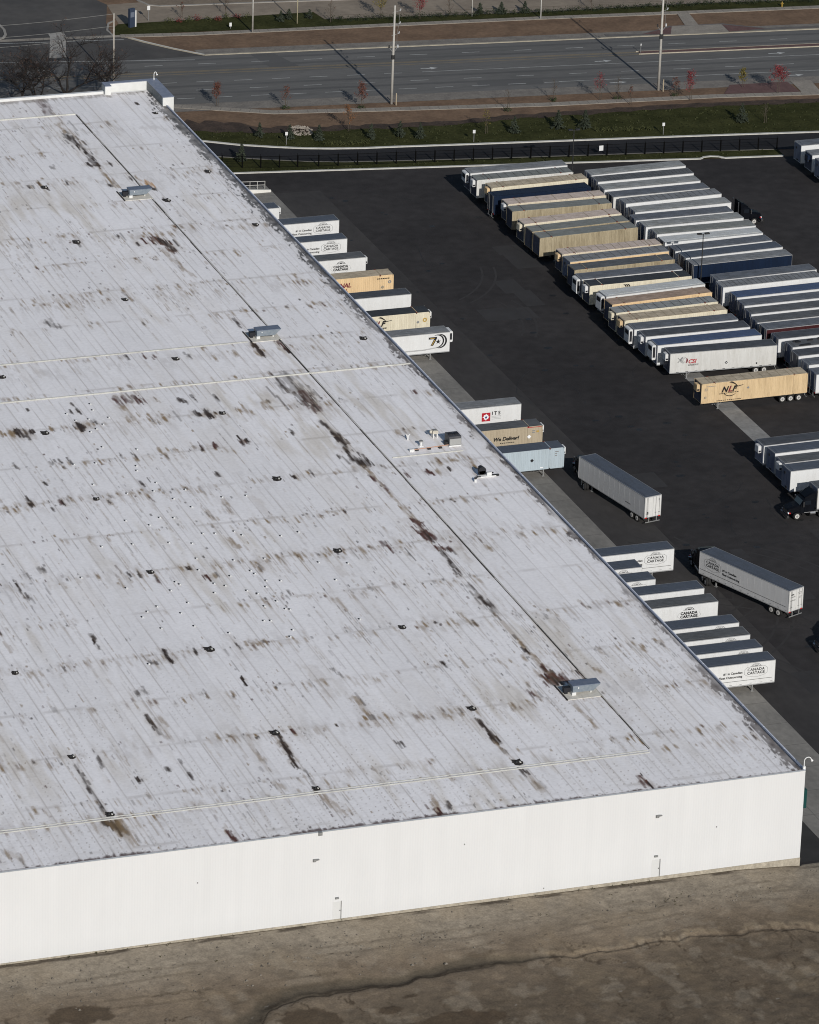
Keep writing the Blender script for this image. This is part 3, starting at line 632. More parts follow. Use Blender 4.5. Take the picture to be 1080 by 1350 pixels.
def wall_material():
    m = bpy.data.materials.new('ribbed_white_cladding')
    m.use_nodes = True
    nt = m.node_tree
    b = nt.nodes['Principled BSDF']
    b.inputs['Roughness'].default_value = 0.5
    b.inputs['Specular IOR Level'].default_value = 0.25
    tc = nt.nodes.new('ShaderNodeTexCoord')
    sx = nt.nodes.new('ShaderNodeSeparateXYZ')
    nt.links.new(tc.outputs['Object'], sx.inputs[0])
    def math_(op, a, bb):
        n = nt.nodes.new('ShaderNodeMath')
        n.operation = op
        for i, q in enumerate((a, bb)):
            if isinstance(q, (int, float)):
                n.inputs[i].default_value = q
            elif q is not None:
                nt.links.new(q, n.inputs[i])
        return n.outputs[0]
    xy = math_('ADD', sx.outputs[0], sx.outputs[1])
    fr = math_('FRACT', math_('MULTIPLY', xy, 1 / 0.305), 0.0)
    rib = math_('LESS_THAN', math_('ABSOLUTE', math_('SUBTRACT', fr, 0.5), 0.0), 0.18)
    pan = math_('FLOOR', math_('MULTIPLY', xy, 1 / 0.915), 0.0)
    wn_ = nt.nodes.new('ShaderNodeTexWhiteNoise')
    wn_.noise_dimensions = '1D'
    nt.links.new(pan, wn_.inputs['W'])
    ns = nt.nodes.new('ShaderNodeTexNoise')
    ns.inputs['Scale'].default_value = 0.25
    ns.inputs['Detail'].default_value = 4
    mp = nt.nodes.new('ShaderNodeMapping')
    mp.inputs['Scale'].default_value = (1.6, 1.6, 0.5)
    nt.links.new(tc.outputs['Object'], mp.inputs[0])
    nt.links.new(mp.outputs[0], ns.inputs['Vector'])
    v = math_('ADD', math_('MULTIPLY', wn_.outputs[0], 0.012), math_('MULTIPLY', ns.outputs['Fac'], 0.055))
    v = math_('ADD', v, math_('MULTIPLY', rib, -0.014))
    low = nt.nodes.new('ShaderNodeMapRange')
    low.inputs['From Min'].default_value = 1.1
    low.inputs['From Max'].default_value = 3.2
    low.inputs['To Min'].default_value = -0.045
    low.inputs['To Max'].default_value = 0.0
    nt.links.new(sx.outputs[2], low.inputs['Value'])
    v = math_('ADD', v, math_('MULTIPLY', low.outputs[0], ns.outputs['Fac']))
    v = math_('ADD', v, 0.615)
    cb = nt.nodes.new('ShaderNodeCombineColor')
    nt.links.new(v, cb.inputs[0])
    nt.links.new(v, cb.inputs[1])
    nt.links.new(math_('MULTIPLY', v, 1.0), cb.inputs[2])
    nt.links.new(cb.outputs[0], b.inputs['Base Color'])
    bp = nt.nodes.new('ShaderNodeBump')
    bp.inputs['Strength'].default_value = 0.25
    bp.inputs['Distance'].default_value = 0.02
    nt.links.new(rib, bp.inputs['Height'])
    nt.links.new(bp.outputs[0], b.inputs['Normal'])
    return m
WALLM = wall_material()
trim = mat('white_trim', (0.66, 0.66, 0.65), (0.60, 0.60, 0.59), 2, rough=0.45)
bluetrim = mat('blue_grey_coping', (0.17, 0.19, 0.25), (0.23, 0.25, 0.31), 1.5, rough=0.4)
conc = mat('foundation_concrete', (0.30, 0.265, 0.21), (0.42, 0.375, 0.30), 1.2, rough=0.85, fine=0.15, fine_scale=4)
darkgap = mat('dark_sealant', (0.03, 0.028, 0.026), (0.06, 0.05, 0.045), 2, rough=0.8)

ZW = 1.16
MB().box(WX0, 0, 0, 0.25, ZW, H - 0.05).build('wall', WALLM, wh)
MB().box(-0.25, 0, 0.25, WY1, ZW, H - 0.05).build('wall', WALLM, wh)
MB().box(WX0, 0, WY1, WY1 + 0.25, ZW, H - 0.05).build('wall', WALLM, wh)
MB().box(WX0, WX0 + 0.25, 0.25, WY1, ZW, H - 0.05).build('wall', WALLM, wh)
fd = MB()
fd.box(WX0 + .02, 0.03, -0.06, 0.22, -0.6, ZW)
fd.box(-0.22, 0.03, 0.22, WY1 + .2, -0.6, ZW)
fd.box(WX0, -0.22, WY1 - .1, WY1 + 0.2, -0.6, ZW)
for x in np.arange(-90, 0, 6.1):
    fd.box(x - 0.02, x + 0.02, -0.075, -0.06, -0.5, ZW - 0.03)
fd.build('foundation', conc, wh)
# front lip: thin bright trim just above the cladding
lip = MB().box(WX0, 0.02, -0.03, 0.3, H - 0.05, H + 0.03)
lip.build('edge_trim', trim, wh)
# east gutter / coping: a low white curb with a rounded bluish pipe-like cap
cp = MB()
cp.box(-0.18, 0.03, 0.3, 249.2, H - 0.05, H + 0.06, 1)
cp.box(-0.10, 0.05, 0.1, 249.2, H + 0.06, H + 0.15, 0)
cp.box(-0.24, -0.10, 0.3, 249.2, H + 0.06, H + 0.10, 1)
for y in np.arange(6, 249, 6.1):
    cp.box(-0.12, 0.06, y - 0.05, y + 0.05, H + 0.05, H + 0.165, 0)
cp.build('coping', [mat('pale_coping_metal', (0.66, 0.68, 0.74), (0.56, 0.58, 0.64), 1.5, rough=0.35), bluetrim], wh)
MB().box(WX0, -8.0, WY1 - 0.3, WY1 + 0.28, H - 0.05, H + 0.42).build('coping', trim, wh)
# raised corner parapet (north-east corner)
pr = MB()
pz = H + 1.42
pr.box(-6.95, 1.0, WY1 + 0.35, WY1 + 1.1, H - 1.5, pz - 0.06, 0)        # north leg
pr.box(-7.9, -6.95, WY1 - 0.9, WY1 + 1.1, H - 0.06, pz - 0.06, 0)       # west return post
pr.box(-0.75, 1.0, 249.2, WY1 + 0.35, H - 3.0, pz - 0.06, 0)            # east leg
pr.build('parapet', mat('parapet_cladding', (0.66, 0.66, 0.64), (0.60, 0.60, 0.58), 1.2, rough=0.5), wh)
MB().box(-0.80, -0.752, 249.6, WY1 + 0.34, H + 0.05, pz - 0.1).build('parapet_shade_panel', mat('parapet_shade_tint', (0.10, 0.12, 0.13), (0.15, 0.17, 0.18), 1.5, rough=0.5), wh)  # added panel: its dark colour stands for shade on the west-facing inner face
pc = MB()
pc.box(-6.9, 1.05, WY1 + 0.3, WY1 + 1.15, pz - 0.06, pz + 0.05, 0)
pc.box(-7.95, -6.9, WY1 - 0.95, WY1 + 1.15, pz - 0.06, pz + 0.05, 0)
pc.box(-0.8, 1.05, 249.15, WY1 + 0.3, pz - 0.06, pz + 0.05, 0)
pc.build('parapet_cap', bluetrim, wh)

# expansion joints / raised strips on the roof
strip_m = mat('roof_strip', (0.50, 0.485, 0.44), (0.62, 0.605, 0.55), 0.8, rough=0.6, fine=0.1, fine_scale=4)
def roof_strip(x0, x1, y0, y1, h=0.12):
    b_ = MB()
    if x1 - x0 > y1 - y0:
        ym, w = (y0 + y1) / 2, (y1 - y0) / 2
        b_.prism([(y0, H), (ym + w, H), (ym + w * .35, H + h), (ym - w * .35, H + h)][:], x0, x1, axis='x')
    else:
        b_.box(x0, x1, y0, y1, H, H + h)
    b_.build('roof_joint', strip_m, wh)
roof_strip(-100.9, -19.5, 146.85, 147.4, 0.10)
roof_strip(-100.9, -0.6, 133.3, 133.8, 0.12)
roof_strip(-100.9, -15.3, 9.25, 9.62, 0.07)
roof_strip(-100.9, -15.3, 9.85, 10.1, 0.05)
roof_strip(-100.9, -15.1, 248.3, 248.8, 0.16)
roof_strip(-14.2, -4.5, 101.6, 102.0, 0.10)
b_ = MB()
r_ = random.Random(4)
for ya, yb in ((10.2, 25.4), (27.9, 146.9), (149.2, 208.4), (210.5, 248.4)):
    y = ya
    while y < yb - 0.2:
        y2 = min(yb, y + r_.uniform(4, 9))
        w = r_.uniform(0.07, 0.17)
        o_ = r_.uniform(-0.03, 0.03)
        b_.box(-15.03 - w / 2 + o_, -15.03 + w / 2 + o_, y, y2, H - 0.01, H + r_.uniform(0.035, 0.06), 0)
        y = y2
b_.build('roof_joint', darkgap, wh)
b_ = MB()
b_.box(-14.90, -14.80, 10.2, 248.4, H - 0.01, H + 0.04)
b_.build('roof_joint', strip_m, wh)

# roof drains
DRAINS = [(-55.1, 98.4), (-30.9, 143.4), (-30.9, 98.9), (-55.2, 74.2), (-30.9, 74.5), (-78.9, 26), (-78.9, 10.6), (-55.1, 50.2), (-30.9, 50.2), (-54.85, 25.9), (-54.9, 10.7), (-30.8, 26.1), (-30.75, 11.0), (-30.8, 122.6), (-55.3, 121.8), (-79, 49.8), (-55.4, 142.8), (-31, 192.1), (-31, 167.4), (-29, 216.5), (-2.9, 246.2), (-3.3, 217.5), (-13.1, 206.4), (-3.66, 192.9), (-3.64, 144.4)]
drain_m = mat('drain_bowl', (0.02, 0.018, 0.016), (0.05, 0.04, 0.035), 4, rough=0.9)
d0 = MB()
d0.prism([(-.62,-.7),(-.1,-1.0),(.5,-.75),(.7,-.3),(.75,.1),(.6,.2),(.66,.95),(.1,.72),(-.55,1.0),(-.6,.3),(-.75,.1),(-.6,-.15)], 0.0, 0.02, 0)
d0.tube((-0.15, 0, 0.02), (-0.15, 0, 0.16), 0.2, 0.12, 10, 1)
d0.box(0.2, 0.42, -0.3, 0.1, 0.03, 0.1, 2)
dsrc = None
for i, (x, y) in enumerate(DRAINS):
    if dsrc is None:
        dsrc = d0.build('roof_drain', [drain_m, M['black'], strip_m], wh)
        o = dsrc
    else:
        o = linked(dsrc, wh)
    o.location = (x, y, H + 0.005)
    o.rotation_euler = (0, 0, RAD((i * 37) % 24 - 12))
    f_ = 0.62 + 0.3 * ((i * 7) % 5) / 5
    o.scale = (f_, f_, 1)

VENTS = [(-48.4,124.9),(-50.7,127.5),(-50.2,124.9),(-47.1,122.6),(-46.7,130.1),(-47.0,127.9),(-45.7,124.8),(-48.4,121.3),(-49.4,120.5),(-49.4,115.0),(-45.3,113.1),(-51.8,109.9),(-54.6,110.2),(-47.0,107.6),(-47.4,106.1),(-54.1,103.0),(-46.2,101.5),(-50.8,99.0),(-47.3,98.9),(-43.3,98.3),(-45.6,95.8),(-39.5,94.7),(-36.4,94.4),(-53.5,90.5),(-49.1,90.3),(-47.4,89.8),(-44.2,92.6),(-51.0,88.3),(-58.7,83.3),(-54.8,83.0),(-50.3,82.3),(-47.6,81.3),(-45.4,84.0),(-43.9,83.6),(-41.4,83.6),(-40.8,82.2),(-36.2,80.7),(-33.7,81.3),(-48.5,76.6),(-49.3,73.1),(-53.1,70.3),(-54.4,68.0),(-52.8,69.5),(-44.2,74.9),(-40.4,74.4),(-43.2,71.2),(-43.0,70.2),(-42.3,67.8),(-46.1,70.3),(-48.7,68.6),(-47.6,67.6),(-49.5,65.9),(-44.5,64.3),(-45.5,65.5),(-42.9,66.0),(-40.6,67.3),(-43.0,61.5),(-44.9,60.4),(-42.7,59.0),(-42.2,58.7),(-46.3,56.3),(-45.5,56.1),(-43.8,52.8),(-44.7,51.0),(-51.4,54.0),(-54.8,57.0),(-57.4,63.8),(-59.0,62.6),(-60.0,61.2),(-58.8,57.4),(-55.2,61.1),(-53.5,63.9),(-59.4,70.1),(-63.8,74.6),(-63.2,47.9),(-34.3,71.5),(-30.9,70.3),(-34.0,65.8),(-35.0,53.7)]
v0 = MB()
v0.tube((0, 0, 0), (0, 0, 0.22), 0.14, 0.12, 8, 0)
v0.tube((0, 0, 0.22), (0, 0, 0.28), 0.2, 0.2, 8, 0)
v0.tube((0, 0, 0), (0, 0, 0.03), 0.26, 0.26, 8, 0)
v0.box(-0.36, 0.02, 0.05, 0.75, 0, 0.012, 1)  # flat black patch: the cap's shadow painted on the roof
vsrc = None
for i, (x, y) in enumerate(VENTS):
    if vsrc is None:
        vsrc = v0.build('vent_cap', [mat('white_vent_cap', (0.62, 0.62, 0.62), rough=0.5), M['black']], wh)
        o = vsrc
    else:
        o = linked(vsrc, wh)
    o.location = (x, y, H + 0.004)
    o.scale = (0.62, 0.62, 0.62)

# doors, lamps and small things on the end wall
for x in (-55.3, -17.3):
    d_ = MB()
    d_.box(x - 1.0, x - 0.06, -0.012, 0.0, ZW - 0.02, ZW + 2.15)
    dr = d_.build('door', mat('white_door_leaf', (0.605, 0.605, 0.595), (0.59, 0.59, 0.58), 2, rough=0.5), wh)
    MB().box(x - 0.06, x + 0.02, -0.10, 0.0, ZW - 0.02, ZW + 2.2).build('door_frame', M['steel'], dr)
    MB().box(x - 0.2, x - 0.12, -0.1, -0.05, ZW + 1.0, ZW + 1.1).build('handle', M['black'], dr)
    MB().box(x - 0.75, x - 0.35, -0.22, 0.0, 3.7, 3.88).build('wall_lamp', M['steel'], wh)
for x in (-58.55, -17.9):
    l_ = MB()
    l_.box(x - 0.22, x + 0.1, -0.3, 0, 8.68, 8.95)
    l_.prism([(x + 0.1, 8.8), (x + 0.5, 8.86), (x + 0.5, 8.9), (x + 0.1, 8.95)], -0.28, 0, axis='y')
    fixnormals(l_.build('wall_lamp', M['steel'], wh))
MB().box(-58.2, -57.8, -0.3, 0.1, H - 0.25, H + 0.12).build('roof_hatch_bracket', M['steel'], wh)
for x, z in ((-31.3, 1.5), (-10.6, 6.4), (-41, 8.3), (-72, 7.8)):
    MB().box(x - 0.06, x + 0.06, -0.06, 0, z, z + 0.14).build('wall_fitting', M['steel'], wh)
# gooseneck lamps at both roof corners
def gooseneck(x, y, z, dx):
    g_ = MB()
    pts = [(x, y, z)]
    for i in range(9):
        a = math.pi * (1 - i / 8 * 0.95)
        pts.append((x + dx * (0.45 + 0.45 * math.cos(a)), y, z + 0.75 + 0.42 * math.sin(a)))
    g_.path(pts, 0.055, 6)
    e_ = pts[-1]
    g_.tube(e_, (e_[0] + dx * 0.12, e_[1], e_[2] - 0.16), 0.07, 0.16, 8)
    g_.box(x - 0.14, x + 0.14, y - 0.14, y + 0.14, z - 0.2, z + 0.1)
    g_.build('gooseneck_lamp', mat('lamp_white', (0.75, 0.75, 0.74), rough=0.4), wh)
gooseneck(-0.05, 0.35, H + 0.35, 0.95)
gooseneck(0.5, WY1 + 0.7, pz + 0.05, 0.5)
MB().box(0.0, 0.55, 0.35, 1.5, 7.2, 9.5).build('dock_sign_box', mat('teal_panel', (0.006, 0.05, 0.048), rough=0.5), wh)
# dock doors with shelters on the yard side
for y in np.arange(44.3, 232, 4.1):
    s_ = MB()
    s_.box(0.0, 0.35, y - 0.3, y + 0.0, 1.2, 4.3)
    s_.box(0.0, 0.35, y + 2.9, y + 3.2, 1.2, 4.3)
    s_.box(0.0, 0.35, y - 0.3, y + 3.2, 4.31, 4.75)
    s_.build('dock_shelter', M['black'], wh)

# ------------------------------------------------------------------ rooftop equipment
unit_grey = mat('blue_grey_unit_paint', (0.15, 0.18, 0.21), (0.20, 0.225, 0.25), 2, rough=0.45)
unit_top = mat('unit_top_sheet', (0.11, 0.135, 0.19), (0.15, 0.17, 0.22), 2, rough=0.4)
pad_m = mat('pale_roof_pad', (0.56, 0.53, 0.47), (0.68, 0.65, 0.58), 1.5, rough=0.8)
def makeup_unit(x, y, label):
    r = empty('rooftop_air_unit', (x, y, H), 0, label, 'air handler', 'make-up air units on the warehouse roof')
    MB().box(-2.2, 2.05, -1.4, 2.6, 0.0, 0.05).build('base_pad', pad_m, r)
    MB().box(-2.36, -2.2, -1.5, 2.8, 0.0, 0.13).build('pad_edge', darkgap, r)
    c_ = MB()
    c_.box(-1.3, -0.8, -0.45, 0.75, 0.05, 0.5)
    c_.box(1.12, 1.26, -0.1, 0.1, 0.05, 0.5)
    c_.box(1.12, 1.26, 0.55, 0.75, 0.05, 0.5)
    c_.build('support_curb', trim, r)
    b_ = MB()
    b_.box(-1.3, 1.35, -0.6, 0.85, 0.5, 1.3)
    b_.build('housing', unit_grey, r)
    h_ = MB()
    h_.prism([(1.35, 0.58), (2.1, 1.2), (2.1, 1.3), (1.35, 1.3)], -0.6, 0.85, axis='y')
    fixnormals(h_.build('intake_hood', unit_grey, r))
    MB().box(-1.36, 2.15, -0.64, 0.9, 1.3, 1.36).build('top_cover', unit_top, r)
    MB().box(-0.65, -0.53, -0.63, -0.6, 0.95, 1.12).build('tag_plate', trim, r)
    d_ = MB()
    d_.box(-2.1, -1.3, 0.1, 0.75, 0.3, 0.85)
    d_.box(-2.0, -1.6, 0.2, 0.7, 0.05, 0.3)
    d_.build('discharge_duct', M['grille'], r)
    return r
makeup_unit(-16.9, 209.0, 'blue-grey air unit with sloped hood, farthest of three along the dark roof seam')
makeup_unit(-16.7, 148.1, 'blue-grey air unit with sloped hood, middle of three, at a white strip\'s end')
makeup_unit(-17.0, 26.6, 'blue-grey air unit with sloped hood, nearest of three, by dark red puddle stains')

r = empty('rooftop_condenser', (-5.0, 103.9, H), 0, 'big dark grey boxy condenser with pale coil front on the warehouse roof', 'air conditioner')
r.scale = (0.8, 0.8, 0.8)
MB().box(-1.0, 1.1, -0.6, 1.7, 0, 0.22).build('curb', trim, r)
MB().box(-1.0, 1.1, -0.55, 1.65, 0.22, 1.75).build('cabinet', mat('dark_cabinet', (0.055, 0.055, 0.06), (0.08, 0.08, 0.085), 3, rough=0.5), r)
MB().box(-0.92, 1.02, -0.62, -0.55, 0.3, 1.35).build('coil', mat('coil_face', (0.27, 0.27, 0.26), (0.34, 0.34, 0.33), 9, rough=0.7, stretch=(1, 1, 4)), r)
b_ = MB()
for cx in (-0.4, 0.55):
    b_.tube((cx, 0.55, 1.75), (cx, 0.55, 1.92), 0.42, 0.40, 14)
b_.build('fan_ring', M['grille'], r)
MB().box(-1.45, -1.0, 0.0, 0.9, 0.1, 0.7).build('service_box', M['black'], r)

r = empty('exhaust_fan', (-6.5, 107.1, H), 0, 'cream domed exhaust fan on legs behind the dark condenser', 'exhaust fan')
r.scale = (0.75, 0.75, 0.75)
b_ = MB()
for cx in (-0.35, 0.35):
    b_.box(cx - 0.1, cx + 0.1, -0.35, -0.15, 0, 0.8)
    b_.box(cx - 0.1, cx + 0.1, 0.35, 0.55, 0, 0.8)
b_.build('leg', trim, r)
fanw = mat('cream_fan_paint', (0.56, 0.52, 0.44), (0.48, 0.44, 0.37), 3, rough=0.5)
b_ = MB()
b_.box(-0.5, 0.5, -0.4, 0.6, 0.8, 1.35)
b_.tube((-0.55, 0.1, 1.1), (-0.9, 0.1, 1.1), 0.32, 0.26, 12)
b_.build('fan_body', fanw, r)
MB().box(-0.3, 0.3, -0.2, 0.4, 1.35, 1.5).build('fan_cap', M['steel'], r)

r = empty('roof_vent_stack', (-9.25, 104.7, H), 0, 'small white capped vent stack left of the dark condenser', 'vent')
r.scale = (0.8, 0.8, 0.8)
MB().tube((0, 0, 0), (0, 0, 0.75), 0.24, 0.2, 10).build('stack', trim, r)
MB().tube((0, 0, 0.85), (0, 0, 1.0), 0.38, 0.3, 12).build('cap', M['steel'], r)
MB().box(-0.35, 0.35, -0.3, 0.35, 0, 0.15).build('flashing', trim, r)
r = empty('roof_vent_stack', (-10.2, 107.2, H), 0, 'thin white forked vent pipe, upper left of the condenser group', 'vent')
b_ = MB()
b_.tube((0, 0, 0), (0, 0, 0.5), 0.12, 0.12, 8)
b_.tube((0, 0, 0.45), (-0.25, 0, 0.8), 0.08, 0.08, 6)
b_.tube((0, 0, 0.45), (0.25, 0, 0.8), 0.08, 0.08, 6)
b_.build('pipe', trim, r)
r = empty('gas_pipe', (-8.0, 103.5, H), 0, 'thin rusty gas pipe on black blocks beside the white roof strip', 'pipe')
b_ = MB()
b_.tube((-3.2, -0.3, 0.22), (2.2, 0.2, 0.22), 0.06, 0.06, 6)
b_.build('pipe_run', mat('rusty_pipe', (0.42, 0.24, 0.17), (0.5, 0.3, 0.2), 3, rough=0.8), r)
for cx in (-2.3, -0.6, 0.95):
    MB().box(cx - 0.22, cx + 0.22, -0.3, 0.2, 0, 0.18).build('pipe_block', M['black'], r)
MB().box(-3.35, -2.75, -0.45, -0.05, 0, 0.35).build('regulator_box', trim, r)

r = empty('exhaust_fan', (-4.9, 92.4, H), 0, 'black blower fan on a white sled near the roof edge, with a white box', 'exhaust fan')
r.scale = (0.85, 0.85, 0.85)
b_ = MB()
b_.tube((-0.25, 0.35, 0.95), (-0.25, 1.05, 0.95), 0.62, 0.55, 16)
b_.tube((-0.25, 1.05, 0.95), (-0.25, 1.5, 1.25), 0.4, 0.3, 12)
b_.box(-0.75, 0.25, 0.35, 1.0, 0.3, 0.9)
b_.build('blower', M['grille'], r)
b_ = MB()
b_.box(-1.6, 1.8, -0.2, 0.1, 0.05, 0.22)
b_.box(-1.0, 0.9, 0.1, 0.5, 0.05, 0.25)
b_.build('sled', trim, r)
MB().box(0.35, 1.1, -0.1, 0.35, 0.22, 0.75).build('control_box', trim, r)
b_ = MB()
b_.tube((0.3, 0.5, 0.5), (1.7, 0.9, 0.25), 0.16, 0.12, 8)
b_.box(1.15, 2.3, -0.15, 0.2, 0.05, 0.3)
b_.box(-1.55, -0.7, -0.3, -0.05, 0.2, 0.3)
b_.build('hose', M['black'], r)
r = empty('roof_vent_stack', (-6.6, 91.2, H), 0, 'small white vent with dark cap at the front end of the black blower', 'vent')
MB().tube((0, 0, 0), (0, 0, 0.4), 0.2, 0.16, 8).build('stack', trim, r)
MB().tube((-0.1, 0, 0.42), (0.25, 0.1, 0.6), 0.12, 0.12, 8).build('cap', M['black'], r)

# ------------------------------------------------------------------ ground
def gy(x):          # yard kerb (north edge of the yard)
    return 249.3 - 0.1545 * (x - 11.2)
def ry(x, off):     # along the road: y at x for a line that passes y=off at x=60
    return off - 0.1035 * (x - 60)

soil = mat('brown_soil', (0.125, 0.078, 0.048), (0.185, 0.118, 0.073), 0.25, rough=0.95, fine=0.16, fine_scale=1.6, bump=0.4, bump_scale=1.5)
soil2 = mat('dusty_soil', (0.15, 0.12, 0.09), (0.21, 0.165, 0.12), 0.3, rough=0.95, fine=0.12, fine_scale=2)
yardm = mat('yard_asphalt', (0.032, 0.0295, 0.0295), (0.045, 0.0415, 0.041), 0.05, rough=0.92, fine=0.16, fine_scale=0.5, spec=0.12, lo=0.36, hi=0.64, bump=0.15, bump_scale=6)
drivem = mat('driveway_asphalt', (0.021, 0.021, 0.023), (0.029, 0.029, 0.031), 0.15, rough=0.92, fine=0.08, fine_scale=2, spec=0.12)
roadm = mat('worn_road_asphalt', (0.115, 0.113, 0.108), (0.145, 0.141, 0.135), 0.12, rough=0.9, stretch=(0.25, 1.6, 1), fine=0.09, fine_scale=1.2, spec=0.15)
wornm = mat('junction_asphalt', (0.062, 0.06, 0.059), (0.098, 0.092, 0.086), 0.06, rough=0.9, fine=0.1, fine_scale=0.5, spec=0.15)
gravel = mat('grey_gravel', (0.15, 0.135, 0.12), (0.21, 0.19, 0.165), 0.5, rough=0.95, fine=0.15, fine_scale=3)
lotm = mat('far_gravel_lot', (0.20, 0.163, 0.125), (0.26, 0.215, 0.165), 0.12, rough=0.95, fine=0.1, fine_scale=0.8)
walkm = mat('sidewalk_concrete', (0.22, 0.195, 0.165), (0.29, 0.26, 0.22), 0.4, rough=0.85, fine=0.12, fine_scale=3)
padm = mat('dock_concrete', (0.165, 0.157, 0.143), (0.26, 0.245, 0.22), 0.10, rough=0.85, stretch=(1.2, 0.7, 1), fine=0.12, fine_scale=1.2, lo=0.3, hi=0.7)
kerbm = mat('pale_kerb', (0.46, 0.445, 0.40), (0.58, 0.565, 0.52), 0.8, rough=0.8)
kerbm2 = mat('worn_kerb', (0.34, 0.30, 0.23), (0.44, 0.39, 0.30), 0.8, rough=0.8)
lawnm = mat('lawn_grass', (0.027, 0.030, 0.010), (0.050, 0.052, 0.019), 0.25, rough=1.0, fine=0.2, fine_scale=2.0, spec=0.05, bump=0.4, bump_scale=4)
mulchm = mat('dark_mulch', (0.035, 0.024, 0.018), (0.07, 0.047, 0.034), 0.4, rough=1.0, fine=0.25, fine_scale=2.5, bump=0.6, bump_scale=3)
paintm = mat('worn_lane_paint', (0.30, 0.30, 0.29), (0.50, 0.50, 0.48), 0.7, rough=0.7)
yelm = mat('worn_yellow_paint', (0.30, 0.22, 0.11), (0.24, 0.19, 0.12), 0.7, rough=0.7)
redm = mat('red_stamped_concrete', (0.105, 0.058, 0.054), (0.135, 0.078, 0.07), 0.6, rough=0.9, fine=0.15, fine_scale=3)
patchm = mat('dark_asphalt_patch', (0.045, 0.044, 0.044), (0.058, 0.056, 0.055), 0.4, rough=0.9)

g_ = MB()
g_.flat([(-2500, 8), (2500, 8), (2500, 4000), (-2500, 4000)], -0.06)
struct(g_, 'ground', soil)

y_ = MB()
y_.flat([(0.03, 0.2), (170, 0.2), (170, gy(170)), (11, gy(11)), (0.03, 250.9)], 0.0)
struct(y_, 'yard', yardm)
p_ = MB()
p_.flat([(0.05, 12.2), (14.25, 12.2), (14.25, 240.5), (0.05, 240.5)], 0.006)
p_.flat([(5.1, 0.6), (14.25, 0.6), (14.25, 12.2), (5.1, 12.2)], 0.006)
struct(p_, 'dock_pad', padm)
j_ = MB()
for y in list(np.arange(6, 240, 6.1)):
    j_.strip((5.2 if y < 12 else .1, y), (14.2, y), 0.06, 0.012)
j_.strip((7.1, 1), (7.1, 240), 0.05, 0.012)
struct(j_, 'pad_joints', mat('pad_joint', (0.09, 0.085, 0.08), rough=0.9))
p_ = MB()
p_.flat([(0.05, 0.9), (5.05, 0.9), (5.05, 12.1), (0.05, 12.1)], 0.006)
struct(p_, 'ramp_asphalt', mat('ramp_dark_asphalt', (0.028, 0.027, 0.026), (0.040, 0.038, 0.037), 0.3, rough=0.9))
p_ = MB()
p_.flat([(14.3, 238.6), (21.6, 238.2), (21.9, 120), (21.4, 40), (20, 2), (14.3, 2)], 0.005)
struct(p_, 'asphalt_lane', mat('dusty_asphalt', (0.036, 0.033, 0.0325), (0.052, 0.048, 0.0455), 0.08, rough=0.95, fine=0.12, fine_scale=0.8, stretch=(1, .5, 1)))
p_ = MB()
p_.flat([(46.3, 92), (49.1, 92), (49.2, 232), (46.2, 232)], 0.006)
p_.flat([(74.5, 92), (77.0, 92), (77.0, 228), (74.5, 228)], 0.006)
struct(p_, 'landing_pad_strip', mat('strip_concrete', (0.20, 0.195, 0.185), (0.28, 0.275, 0.26), 0.4, rough=0.85, fine=0.12, fine_scale=2))

# catch basins, repaired patches and sealed cracks in the yard
r_ = random.Random(19)
o_ = MB()
for i in range(16):
    x, y, w, l = r_.uniform(18, 41), r_.uniform(30, 230), r_.uniform(1.5, 5), r_.uniform(2, 9)
    o_.flat([(x, y), (x + w, y + r_.uniform(-.2, .2)), (x + w, y + l), (x, y + l)], 0.0045 + i * .00004)
struct(o_, 'asphalt_repair', mat('repair_asphalt', (0.034, 0.032, 0.032), (0.041, 0.039, 0.039), 0.3, rough=0.95))
o_ = MB()
for i in range(34):
    p = Vector((r_.uniform(16, 43), r_.uniform(10, 236)))
    a = r_.choice((0, math.pi / 2)) + r_.gauss(0, .15)
    for q in range(r_.randint(4, 12)):
        a += r_.gauss(0, .22)
        n_ = p + Vector((math.cos(a), math.sin(a))) * r_.uniform(.8, 2)
        if not (16 < n_.x < 43 and 8 < n_.y < 238):
            break
        o_.strip(p, n_, 0.09, 0.0056 + i * .00004)
        p = n_
struct(o_, 'sealed_cracks', mat('crack_sealer', (0.018, 0.018, 0.018), (0.024, 0.023, 0.023), 1, rough=0.7))
o_ = MB()
for x, y in ((33, 218), (33, 176), (32.5, 131), (32, 88), (31.5, 46)):
    o_.flat([(x - .4, y - .4), (x + .4, y - .4), (x + .4, y + .4), (x - .4, y + .4)], 0.011)
struct(o_, 'drain_grates', M['black'])
